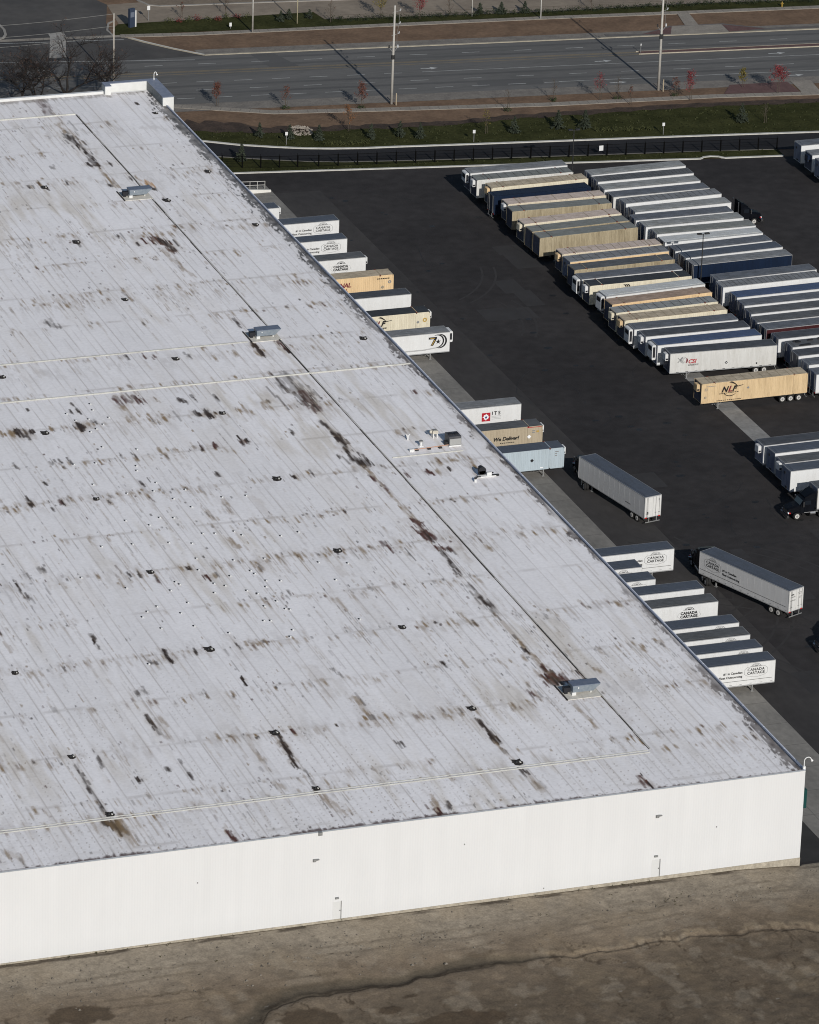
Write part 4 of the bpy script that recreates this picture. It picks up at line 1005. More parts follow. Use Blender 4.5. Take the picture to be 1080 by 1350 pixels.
# oil spots, tyre sweeps on the yard
o_ = MB()
r_ = random.Random(9)
for i in range(70):
    x, y = r_.uniform(17, 44), r_.uniform(20, 235)
    rr = r_.uniform(0.15, 0.6)
    o_.flat([(x + rr * (1 + .4 * r_.random()) * math.cos(a), y + 0.7 * rr * (1 + .4 * r_.random()) * math.sin(a)) for a in np.arange(0, 6.2, 0.7)], 0.008 + i * 0.0001)
struct(o_, 'oil_stains', mat('oil_stain', (0.012, 0.012, 0.012), (0.02, 0.02, 0.02), 1, rough=0.6))
t_ = MB()
for i in range(9):
    x0, y0 = r_.uniform(20, 38), r_.uniform(40, 230)
    R_, a0, sg = r_.uniform(14, 30), r_.uniform(-0.4, 0.6), r_.choice((-1, 1))
    for off in (0, 2.0):
        pts = [(x0 + (R_ + off) * math.cos(a0 + t) - R_, y0 + sg * (R_ + off) * math.sin(a0 + t)) for t in np.arange(0, 0.9, 0.1)]
        for a, b in zip(pts[:-1], pts[1:]):
            if 16 < min(a[0], b[0]) and max(a[0], b[0]) < 43 and max(a[1], b[1]) < 240:
                t_.strip(a, b, 0.32, 0.0052 + i * 0.00009)
struct(t_, 'tyre_marks', mat('tyre_mark', (0.040, 0.037, 0.0365), (0.034, 0.032, 0.0315), 0.5, rough=0.95))

def ribbon(mb, pts, w, z0, z1, mi=0):
    """kerb of width w following a polyline"""
    pts = [Vector(p) for p in pts]
    L_, R_ = [], []
    for i, p in enumerate(pts):
        d = (pts[min(i + 1, len(pts) - 1)] - pts[max(i - 1, 0)]).normalized()
        n = Vector((-d.y, d.x)) * w / 2
        L_.append(p + n)
        R_.append(p - n)
    vs_, fs = [], []
    for l, r2 in zip(L_, R_):
        vs_ += [(r2.x, r2.y, z0), (r2.x, r2.y, z1), (l.x, l.y, z1), (l.x, l.y, z0)]
    for i in range(len(pts) - 1):
        a, b = 4 * i, 4 * i + 4
        fs += [(a, b, b + 1, a + 1), (a + 1, b + 1, b + 2, a + 2), (a + 2, b + 2, b + 3, a + 3)]
    fs += [(0, 1, 2, 3), (4 * len(pts) - 1, 4 * len(pts) - 2, 4 * len(pts) - 3, 4 * len(pts) - 4)]
    mb.add(vs_, fs, mi)

# driveway north of the yard
DN = [(-14, 285), (-4, 276), (4, 270), (11.3, 265.6), (16, 262.6), (21.1, 260.2), (25.5, 258.4), (30, 257.1), (35, 256.1), (40, 255.5), (52, 253.8), (64.6, 252.1), (87.1, 249.1), (109.8, 245.8), (200, 232.0)]
DS = [(-20, 279), (-10, 270.5), (0, 263.8), (8, 259.2), (14.6, 256.1), (19.4, 254.0), (24, 252.0), (30, 250.3), (40, 248.5), (52, 246.5), (64.6, 244.6), (87.1, 241.3), (99.6, 239.3), (102, 239.0), (200, 223.4)]
d_ = MB()
d_.flat(DS + DN[::-1], -0.012)
struct(d_, 'driveway', drivem)
k_ = MB()
ribbon(k_, DN, 0.5, -0.1, 0.14)
bump_pts = [(45.8, 254.7), (46.2, 255.2), (47.2, 255.4), (48.2, 255.2), (48.8, 254.4)]
k2 = MB()
ribbon(k2, DS[:13], 0.22, -0.1, 0.10)
yk = [(11.0, gy(11)), (30, gy(30)), (50, gy(50)), (70, gy(70)), (85.6, gy(85.6)), (86.4, gy(86.4) + .75), (87.6, gy(87.6) + 1.0), (88.8, gy(88.8) + .75), (89.6, gy(89.6)), (99.2, gy(99.2) + .2)]
ribbon(k_, yk, 0.45, -0.1, 0.15)
struct(k_, 'kerb', kerbm)
struct(k2, 'driveway_kerb', mat('grey_kerb', (0.12, 0.115, 0.105), (0.17, 0.16, 0.145), 0.8, rough=0.85))

def lawn_poly(pts, z, name='grass', m_=None):
    b_ = MB()
    b_.flat(pts, z)
    o = b_.build(name, m_ or lawnm)
    o['kind'] = 'stuff'
    return o
LN = [(-12, 288), (2, 277.5), (11, 271.8), (23.5, 267.6), (32, 266.9), (40, 265.8), (52.5, 264.6), (62, 265.2), (69.5, 264.8), (84, 264.4), (96, 263.6), (104, 262.6), (117, 261.2), (150, 256.0), (200, 249)]
lawn_poly([(p[0], p[1] + 0.1) for p in DN] + LN[::-1], 0.02)
lawn_poly([(0.3, 251.0), (2, 258)] + [] + [(4, 260.5), (8, 259.1)] + [(p[0], p[1] - 0.05) for p in DS[4:13]] + [(x, gy(x) + 0.1) for x in (99.4, 85, 60, 30, 11)], 0.022)
# mulch band with a ragged edge
r_ = random.Random(5)
up, dn_ = [], []
for i in range(110):
    x = -5 + i * 1.3
    base_y = np.interp(x, [p[0] for p in LN], [p[1] for p in LN])
    w = np.interp(x, [-5, 12, 22, 31, 45, 70, 100, 140], [4.5, 4.8, 3.2, 1.6, 1.3, 1.2, 1.1, 1.0])
    dn_.append((x, base_y - 0.5 - r_.uniform(0, 0.9)))
    up.append((x, base_y + w * r_.uniform(0.6, 1.25)))
b_ = MB()
for i in range(109):
    b_.add([(*dn_[i], 0.035), (*dn_[i + 1], 0.035), (*up[i + 1], 0.035), (*up[i], 0.035)], [(0, 1, 2, 3)])
struct(b_, 'mulch_bed', mulchm)

# sidewalks
SN = [(-30, 294.0), (-8, 289.0), (12.3, 284.0), (26.7, 277.2), (45, 274.2), (71.5, 270.2), (100, 267.6), (118, 264.9), (170, 257)]
w_ = MB()
ribbon(w_, SN, 1.75, -0.1, 0.03)
N2 = [(14.2, 323.0), (26, 321.2), (40.6, 319.9), (60, 318.2), (88, 315.7), (110, 313.2), (138, 310.2), (190, 305)]
ribbon(w_, N2, 1.55, -0.1, 0.03)
ribbon(w_, [(-60, 331.5), (-6.3, 325.2), (4, 324.2), (14.2, 323.0)], 1.2, -0.1, -0.012)
w_.flat([(112.0, 313.0), (114.1, 312.7), (113.0, 305.4), (110.6, 305.7)], 0.024)
w_.flat([(108.2, 305.8), (117.0, 304.7), (116.6, 300.3), (106.2, 301.3)], 0.028)
w_.flat([(116, 272.2), (119.5, 271.7), (118.6, 265.3), (115.4, 265.8)], 0.024)
struct(w_, 'sidewalk', walkm)
jn = MB()
for pts in (SN, N2):
    for a, b in zip(pts[:-1], pts[1:]):
        a, b = Vector(a), Vector(b)
        n_ = int((b - a).length / 1.6)
        d = (b - a).normalized()
        nn = Vector((-d.y, d.x))
        for i in range(n_):
            c_ = a + d * (i * 1.6 + 0.8)
            jn.strip(c_ - nn * 0.75, c_ + nn * 0.75, 0.07, 0.036)
struct(jn, 'sidewalk_joints', mat('joint_line', (0.15, 0.13, 0.11), rough=0.9))

# main road
def band(y0, y1, x0=-80, x1=240):
    return [(x0, ry(x0, y0)), (x1, ry(x1, y0)), (x1, ry(x1, y1)), (x0, ry(x0, y1))]
b_ = MB()
b_.flat(band(276.2, 281.0), -0.030)
struct(b_, 'gravel_shoulder', gravel)
b_ = MB()
b_.flat(band(305.8, 308.9, 24), -0.030)
struct(b_, 'gravel_shoulder', gravel)
b_ = MB()
b_.flat(band(280.0, 305.6), -0.024)
struct(b_, 'road', roadm)
# junction on the left
b_ = MB()
b_.flat([(-120, 318), (14.6, 309.4), (24.9, 309.0), (20.5, 314.2), (15.2, 321.6), (13.0, 323.6), (13.8, 330.5), (15.5, 336), (17, 341), (14, 350), (4, 375), (-20, 470), (-120, 470)], -0.020)
struct(b_, 'junction', wornm)
# dark patches and lane wear
b_ = MB()
b_.flat([(33.5, ry(33.5, 297.5)), (38.5, ry(38.5, 297.5)), (36.5, ry(36.5, 305)), (32.5, ry(32.5, 305))], -0.012)
b_.flat([(64, ry(64, 282.2)), (75, ry(75, 282.2)), (76, ry(76, 285.6)), (64.6, ry(64.6, 285.6))], -0.012)
for yy in (299.3, 303.2, 289.3, 285.2):
    b_.flat(band(yy - 0.45, yy + 0.45, -60, 230), -0.016)
struct(b_, 'road_patch', mat('road_patch_asphalt', (0.084, 0.082, 0.080), (0.105, 0.103, 0.10), 0.2, rough=0.9, stretch=(.3, 1, 1)))
kk = MB()
ribbon(kk, [(x, ry(x, 305.75)) for x in (24.9, 60, 100, 240)], 0.45, -0.1, 0.07)
ribbon(kk, [(15.2, 321.6), (17, 318.8), (20.5, 314.2), (24.9, 309.3)], 0.5, -0.1, 0.07)
struct(kk, 'road_kerb', kerbm2)
kk = MB()
ribbon(kk, [(15.6, 321.3), (17.4, 318.6), (20.8, 314.1), (24.9, 309.5)], 0.35, -0.1, 0.075)
struct(kk, 'road_kerb', kerbm)

lm = MB()
def dash_row(y0, xs_, ln=3.05, w=0.17):
    for x in xs_:
        lm.strip((x, ry(x, y0)), (x + ln, ry(x + ln, y0)), w, -0.008)
dash_row(301.0, [x for x in np.arange(-59.5, 235, 9.05) + 0.4])
dash_row(291.4, [x for x in np.arange(-60 + 3.0, 56, 6.35)])
dash_row(287.1, [x for x in np.arange(-60.2 + 5.6, 235, 9.05)])
dash_row(282.95, [x for x in np.arange(-60 + 5.2, 78, 6.2)])
lm.strip((57.5, ry(57.5, 291.5)), (235, ry(235, 291.5)), 0.16, -0.008)
lm.strip((78, ry(78, 283.1)), (235, ry(235, 283.1)), 0.16, -0.008)
def turn_arrow(x, y0):
    y = ry(x, y0)
    s = -0.1035
    lm.flat([(x, y - 0.15), (x + 1.7, y - 0.15 + 1.7 * s), (x + 1.7, y - 0.55 + 1.7 * s), (x + 3.0, y + 0.1 + 3 * s), (x + 1.7, y + 0.75 + 1.7 * s), (x + 1.7, y + 0.2 + 1.7 * s), (x, y + 0.2)], -0.007)
for x, y0 in ((57.8, 293.2), (87.8, 293.0), (118.4, 293.2), (86.0, 281.2), (116.6, 280.9)):
    turn_arrow(x, y0)
lm.strip((-40, 329.0 - 1.3), (14.2, 322.0 - 1.0), 0.22, -0.008)
lm.strip((-40, 319.5), (22.5, 307.2), 0.2, -0.008)
struct(lm, 'lane_markings', paintm)
lm = MB()
for yy in (296.9, 297.3, 293.2 + 2.6):
    lm.strip((-60, ry(-60, yy)), (97, ry(97, yy)), 0.15, -0.0075)
struct(lm, 'lane_markings', yelm)
# raised median on the right
b_ = MB()
ribbon(b_, [(97, ry(97, 296.6)), (110, ry(110, 296.6)), (240, ry(240, 296.9))], 1.3, -0.1, 0.10)
struct(b_, 'median', redm)
b_ = MB()
ribbon(b_, [(96.6, ry(96.6, 295.9)), (110, ry(110, 295.85)), (240, ry(240, 296.1))], 0.22, -0.1, 0.12)
ribbon(b_, [(96.6, ry(96.6, 297.3)), (110, ry(110, 297.35)), (240, ry(240, 297.6))], 0.16, -0.1, 0.12)
struct(b_, 'median_kerb', kerbm2)
b_ = MB()
b_.flat([(101.3, 302.6), (106.2, 301.5), (108.1, 305.5)], 0.02)
b_.flat([(117.1, 304.6), (116.7, 300.4), (123.5, 300.6)], 0.02)
b_.flat([(105.2, 272.6), (115.3, 271.9), (115.2, 266.3), (102.4, 268.3)], 0.02)
struct(b_, 'red_paving', redm)
b_ = MB()
b_.flat([(95, 304.2), (101.2, 302.7), (107.8, 306.0), (117.4, 305.2), (123.7, 300.9), (134, 300.0), (134, 299), (95, 302.8)], 0.012)
struct(b_, 'paved_apron', mat('apron_grey', (0.11, 0.10, 0.095), (0.14, 0.13, 0.12), 0.5, rough=0.9))
# island at the left and the round kerbs
b_ = MB()
b_.flat([(2.6, 327.2), (5.3, 327.4), (5.2, 325.6), (2.0, 313.7), (-0.9, 313.9), (2.4, 325.2)], -0.004)
struct(b_, 'traffic_island', mat('island_concrete', (0.27, 0.255, 0.23), (0.36, 0.34, 0.31), 0.6, rough=0.85, fine=.15, fine_scale=3))
b_ = MB()
ribbon(b_, [(-4.2, 334.5), (-4.1, 331), (-4.6, 328.2), (-5.4, 326.6), (-6.6, 325.7)], 0.45, -0.1, 0.1)
ribbon(b_, [(22.6, 346), (22.9, 342), (23.9, 338.9), (25.6, 338.0), (28.6, 337.5), (45.6, 335.6), (70, 332.4), (140, 324)], 0.45, -0.1, 0.1)
ribbon(b_, [(13.0, 323.4), (12.8, 326.5), (14.2, 330.4), (15.6, 331.6)], 0.35, -0.1, 0.08)
struct(b_, 'far_kerb', mat('dusty_kerb', (0.24, 0.225, 0.20), (0.31, 0.29, 0.26), 0.6, rough=0.85))
# strip of grass, then the far lot
lawn_poly([(13.2, 323.8), (40, 320.9), (50, 320.0), (88, 316.7), (138, 311.1), (200, 305.0), (200, 309), (138, 314.6), (118, 317.4), (90, 319.0), (70, 321.4), (51, 323.9), (50.4, 328.4), (30, 329.0), (15.6, 329.6), (14.0, 327)], -0.01)
b_ = MB()
b_.flat([(15.8, 329.7), (30, 329.1), (50.5, 328.5), (51.1, 324.0), (70, 321.5), (90, 319.1), (118, 317.5), (138, 314.7), (210, 308), (210, 317), (140, 324), (70, 332.3), (45.6, 335.5), (28.6, 337.4), (23, 341), (17, 341)], -0.03)
struct(b_, 'far_lot', lotm)
b_ = MB()
b_.flat([(28.6, 337.6), (45.6, 335.8), (70, 332.6), (140, 324.2), (240, 313), (300, 420), (0, 520), (22.6, 346), (24, 339)], -0.026)
struct(b_, 'far_verge', soil2)
b_ = MB()
for i in range(10):
    x0 = 30 + i * 12
    b_.strip((x0 - 20, ry(x0 - 20, 322 + (i % 3) * 1.7)), (x0 + 14, ry(x0 + 14, 321.5 + (i % 3) * 1.7)), 0.4, -0.022)
# (wheel tracks on the lot)
struct(b_, 'wheel_tracks', mat('track_dust', (0.17, 0.135, 0.10), (0.21, 0.17, 0.13), 0.5, rough=0.95))

# ------------------------------------------------------------------ dirt field in front of the building
def paint_dirt():
    xs = np.concatenate([np.arange(-190, -104, 4.0), np.arange(-104, 8, 0.22), np.arange(8, 60, 1.5)])
    ys = np.concatenate([np.arange(-140, -38, 4.0), np.arange(-38, 8.2, 0.24)])
    ny, nx = len(ys), len(xs)
    X, Y = np.meshgrid(xs, ys)
    h0 = np.interp(xs, [-190, -100, -30, -8, -1.5, 0.2, 2.5, 60], [1.2, 1.0, 0.82, 0.68, 0.30, 0.12, 0.06, 0.06])[None, :]
    Z = h0 * np.ones((ny, 1)) + 0.22 * (fbm(xs, ys, 14, 9, 3) - 0.5) * sstep(0, -6, ys)[:, None]
    fine = fbm(xs, ys, 1.3, 1.8, 3)
    Z += 0.30 * (fine - 0.5) * sstep(-0.3, -4, ys)[:, None]
    DX = [-104, -80, -74, -71, -69.1, -67.1, -64.8, -61.7, -57, -53.8, -50.3, -46, -41.9, -37.3, -33.4, -29.2, -24.9, -20, -15.3, -11.5, -4.5, 2, 60]
    DY = [-34, -26, -21.5, -19, -16.9, -15.5, -14.5, -14.7, -15.1, -15.1, -14.3, -13.4, -13.6, -14.4, -14.5, -14.7, -14.0, -14.15, -14.3, -14.7, -15.8, -16.8, -22]
    wob = (vnoise(xs, ys[:3], 1.8, 99)[:1] - 0.5) * 0.9
    dy = Y - (np.interp(xs, DX, DY)[None, :] + wob)
    wid = np.interp(xs, [-104, -70, -60, -52, -44, -38, -30, -10, 60], [1.9, 1.9, 1.5, 1.0, 1.5, 0.7, 0.32, 0.35, 0.4])[None, :]
    gul = np.exp(-((dy - 0.35 * wid) / (wid * 0.8)) ** 2)
    Z -= 0.40 * gul * sstep(-30, -46, xs)[None, :] + 0.22 * gul * sstep(-46, -30, xs)[None, :] * sstep(-104, -90, xs)[None, :]
    Z -= sstep(0.0, -0.7, dy) * 0.17                 # ground drops below the little bank
    Z -= 0.25 * sstep(-18, -30, ys)[:, None]
    Z = np.where(Y > 0.4, np.minimum(Z, -0.02 + 0.0 * Z), Z)
    Z = np.where((Y > 0.15) & (X < 0.1), -0.5, Z)
    # colour
    n1, n2 = fbm(xs, ys, 7, 9, 4), fbm(xs, ys, 1.5, 2.4, 3)
    n3 = vnoise(xs, ys, 0.35, 0.35)
    c = np.ones((ny, nx, 3)) * np.array([0.225, 0.178, 0.130])
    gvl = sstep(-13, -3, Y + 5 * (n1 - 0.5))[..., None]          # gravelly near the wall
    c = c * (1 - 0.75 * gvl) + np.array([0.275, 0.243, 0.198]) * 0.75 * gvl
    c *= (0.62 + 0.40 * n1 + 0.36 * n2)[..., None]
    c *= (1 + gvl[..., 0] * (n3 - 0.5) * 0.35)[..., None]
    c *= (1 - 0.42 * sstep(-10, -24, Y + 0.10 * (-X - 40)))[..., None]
    tan = (sstep(0.52, 0.7, fbm(xs, ys, 6, 6, 4)) * 0.2)[..., None]
    c = c * (1 - tan) + np.array([0.31, 0.245, 0.165]) * tan
    def put(mk, col):
        nonlocal c
        c = c * (1 - mk[..., None]) + np.array(col) * mk[..., None]
    # cracks: thin dark lines from ridged noise
    rid = np.abs(fbm(xs, ys, 4.0, 7.0, 4) - 0.5)
    rid2 = np.abs(fbm(xs, ys, 2.6, 4.5, 3) - 0.5)
    low = sstep(-9, -13, Y)
    put(sstep(0.018, 0.004, rid) * 0.9 * low * sstep(0.3, 0.6, n1), (0.085, 0.064, 0.045))
    put(sstep(0.02, 0.005, rid2) * 0.22 * low, (0.32, 0.26, 0.19))
    # little erosion fingers running down to the bank
    fing = vnoise(xs, ys, 0.45, 3.0)
    put(sstep(0.70, 0.86, fing) * np.exp(-((dy + 0.2) / 1.3) ** 2) * sstep(-50, -36, X) * 0.75, (0.06, 0.045, 0.032))
    put(sstep(0.58, 0.66, fbm(xs, ys, 3.0, 5.0, 4)) * 0.30 * low, (0.13, 0.098, 0.068))
    put(sstep(0.58, 0.68, fbm(xs, ys, 2.5, 3.5, 4)) * 0.30, (0.33, 0.285, 0.225))
    # wet gully and its dark edge, with the undercut's shade painted in
    put(np.clip(gul * 1.8, 0, 1) * 0.92 * sstep(-32, -40, X), (0.100, 0.083, 0.062))
    put(np.clip(sstep(0.55, 0.15, np.abs(dy + 0.25 + 0.5 * (n2 - 0.5)) / (0.25 + 0.35 * wid)) * (0.35 + 0.65 * sstep(0.35, 0.6, n2)), 0, 1) * 0.75, (0.032, 0.024, 0.018))
    put(sstep(0.55, 0.15, np.abs(dy + 0.55 * wid + 0.3 * (n2 - 0.5)) / 0.5) * 0.8 * sstep(-38, -48, X), (0.035, 0.026, 0.019))
    put(sstep(0.9, 0.2, np.abs(dy - 1.0 - (n2 - .5))) * 0.5 * sstep(0.45, 0.62, n2) * sstep(-48, -30, X), (0.36, 0.285, 0.195))  # pale band: sunlit top of the bank put into the colour
    for px, py, rx, ryy in ((-88.9, -13.2, 3.6, 2.2), (-50.7, -25.0, 5.2, 1.8), (-56.8, -20.9, 1.3, 0.8), (-65.5, -21.2, 3.4, 2.6), (-53.7, -18.6, 0.9, 0.4)):
        q = np.hypot((X - px) / rx, (Y - py) / ryy) + (fbm(xs, ys, 1.6, 1.6, 3) - 0.5) * 0.9
        put(sstep(1.05, 0.92, q) * 0.8, (0.085, 0.062, 0.042))
        put(sstep(0.10, 0.02, np.abs(q - 1.0)) * 0.5, (0.07, 0.05, 0.035))
    # trench line along the foot of the wall
    put(sstep(0.5, 0.1, np.abs(Y + 0.55 + 0.5 * (n2 - 0.5))) * 0.8 * sstep(0.35, 0.55, vnoise(xs, ys, 3, 2)), (0.045, 0.035, 0.028))
    # old wheel ruts running along the wall
    for y0, amp, ph in ((-5.2, .8, 0.3), (-7.1, .8, 0.3), (-9.4, 1.6, 2.0), (-11.2, 1.6, 2.0), (-20.5, 2.2, 1.0), (-22.4, 2.2, 1.0), (-27.5, 1.5, 4.0)):
        cy_ = y0 + amp * np.sin(X / 17.0 + ph) + 0.04 * (X + 50)
        put(sstep(0.42, 0.12, np.abs(Y - cy_ + 0.5 * (n2 - 0.5))) * 0.34 * sstep(0.38, 0.6, n1), (0.10, 0.078, 0.055))
    for i in range(26):
        px, py = rng.uniform(-96, -3), rng.uniform(-36, -10)
        rx, ryy = rng.uniform(.5, 2.2), rng.uniform(.6, 2.0)
        i0, i1 = np.searchsorted(xs, (px - 6, px + 6))
        q = np.hypot((X - px) / rx, (Y - py) / ryy) + (n2 - 0.5) * 1.6
        put(sstep(1.05, 0.85, q) * 0.35, (0.115, 0.087, 0.060))
    c *= np.array([1.0, 0.985, 0.955])
    # stones / clods
    r_ = random.Random(8)
    for i in range(170):
        x, y = r_.uniform(-96, -2), r_.choice((r_.uniform(-12, -1), r_.gauss(-7, 1.6), r_.uniform(-34, -12)))
        ii, jj = np.searchsorted(xs, x), np.searchsorted(ys, y)
        if 2 < ii < nx - 3 and 2 < jj < ny - 3:
            col = (0.045, 0.038, 0.03) if r_.random() < 0.7 else (0.30, 0.27, 0.23)
            c[jj:jj + 1, ii:ii + r_.choice((1, 1, 2))] = c[jj, ii] * 0.45 + np.array(col) * 0.55
    m_ = mat('dirt_surface', (1, 1, 1), attr='wear', rough=0.95, fine=0.16, fine_scale=4.5, spec=0.1, bump=0.45, bump_scale=2.0)
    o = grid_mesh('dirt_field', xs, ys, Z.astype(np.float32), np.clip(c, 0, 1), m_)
    o.data.polygons.foreach_set('use_smooth', [True] * len(o.data.polygons))
    o['kind'] = 'structure'
paint_dirt()
# pebbles lying on the dirt
def scatter_stones():
    r_ = random.Random(77)
    b_ = MB()
    for i in range(700):
        x = r_.uniform(-97, 2)
        y = r_.choice((r_.uniform(-13, -0.6), r_.gauss(-6.5, 1.5)))
        z = float(np.interp(x, [-100, -30, -8, -1.5, 0.2, 2.5], [1.0, 0.82, 0.68, 0.30, 0.12, 0.06]))
        s = r_.choice((0.05, 0.07, 0.1, 0.14)) * r_.uniform(.8, 1.5)
        b_.add([(x - s, y - s * .7, z - .05), (x + s, y - s * .6, z - .05), (x + s * .8, y + s * .8, z - .05), (x - s * .7, y + s, z - .05), (x + s * .1, y, z + s * .7)],
               [(0, 1, 4), (1, 2, 4), (2, 3, 4), (3, 0, 4)])
    o = b_.build('stones', mat('stone_grey', (0.06, 0.05, 0.04), (0.20, 0.175, 0.145), 0.8, rough=0.9))
    o['kind'] = 'stuff'
scatter_stones()

# ------------------------------------------------------------------ trailers
ZB, ZT = 1.15, 4.1

def wheel_src():
    b_ = MB()
    b_.tube((0, -0.14, 0), (0, 0.14, 0), 0.52, 0.52, 20, 0)
    b_.tube((0, -0.17, 0), (0, -0.14, 0), 0.43, 0.50, 20, 0)
    b_.tube((0, 0.14, 0), (0, 0.17, 0), 0.50, 0.43, 20, 0)
    o = b_.build('wheel', [M['rubber']])
    b_ = MB()
    b_.tube((0, -0.185, 0), (0, -0.155, 0), 0.30, 0.34, 16, 0)
    b_.tube((0, -0.21, 0), (0, -0.186, 0), 0.14, 0.17, 10, 1)
    rr = b_.build('rim', [M['rim'], M['steel']], o)
    return o, rr
_W = None
def add_wheel(parent, x, y, side, z=0.52, shiny=True):
    """side=-1: outer face looks to -y"""
    global _W
    if _W is None:
        _W = wheel_src()
        o = _W[0]
        o.parent = parent
    else:
        o = linked(_W[0], parent)
        if shiny:
            linked(_W[1], o)
    o.location = (x, y, z)
    o.rotation_euler = (0, 0, 0 if side < 0 else math.pi)
    return o

def corrugated(mb, x0, x1, z0, z1, y, depth, pitch, mi=0, outward=-1):
    """ribbed side sheet between x0 and x1 (vertical ribs), facing outward (+-1 in y)"""
    n = max(2, int((x1 - x0) / pitch))
    p = (x1 - x0) / n
    xs_ = []
    for i in range(n):
        a = x0 + i * p
        xs_ += [(a, 0), (a + p * .30, 0), (a + p * .45, 1), (a + p * .85, 1)]
    xs_.append((x1, 0))
    vs_, fs = [], []
    for x, d in xs_:
        yy = y - outward * d * depth
        vs_ += [(x, yy, z0), (x, yy, z1)]
    for i in range(len(xs_) - 1):
        q = (2 * i, 2 * i + 2, 2 * i + 3, 2 * i + 1)
        fs.append(q if outward < 0 else q[::-1])
    mb.add(vs_, fs, mi)

def rear_doors(root, xe, s, w2, style):
    """two door leaves on the end wall at x=xe, looking along s (+-1 in x)"""
    dm = {'w': M['doorw'], 'g': M['door'], 'd': M['doord']}[style]
    for sd in (-1, 1):
        y0, y1 = (-w2 + 0.06, -0.02) if sd < 0 else (0.02, w2 - 0.06)
        b_ = MB()
        b_.box(min(xe, xe + s * 0.05), max(xe, xe + s * 0.05), y0, y1, ZB + 0.1, ZT - 0.12)
        d_ = b_.build('rear_door', dm, root)
        r_ = MB()
        for yy in ((y0 + y1) / 2 - 0.2, (y0 + y1) / 2 + 0.35 * sd):
            r_.tube((xe + s * 0.08, yy, ZB + 0.1), (xe + s * 0.08, yy, ZT - 0.12), 0.025, 0.025, 6)
            r_.box(min(xe + s * .05, xe + s * .11), max(xe + s * .05, xe + s * .11), yy - 0.12, yy + 0.12, ZB + 0.55, ZB + 0.62)
        r_.build('locking_rod', M['steel'], d_)

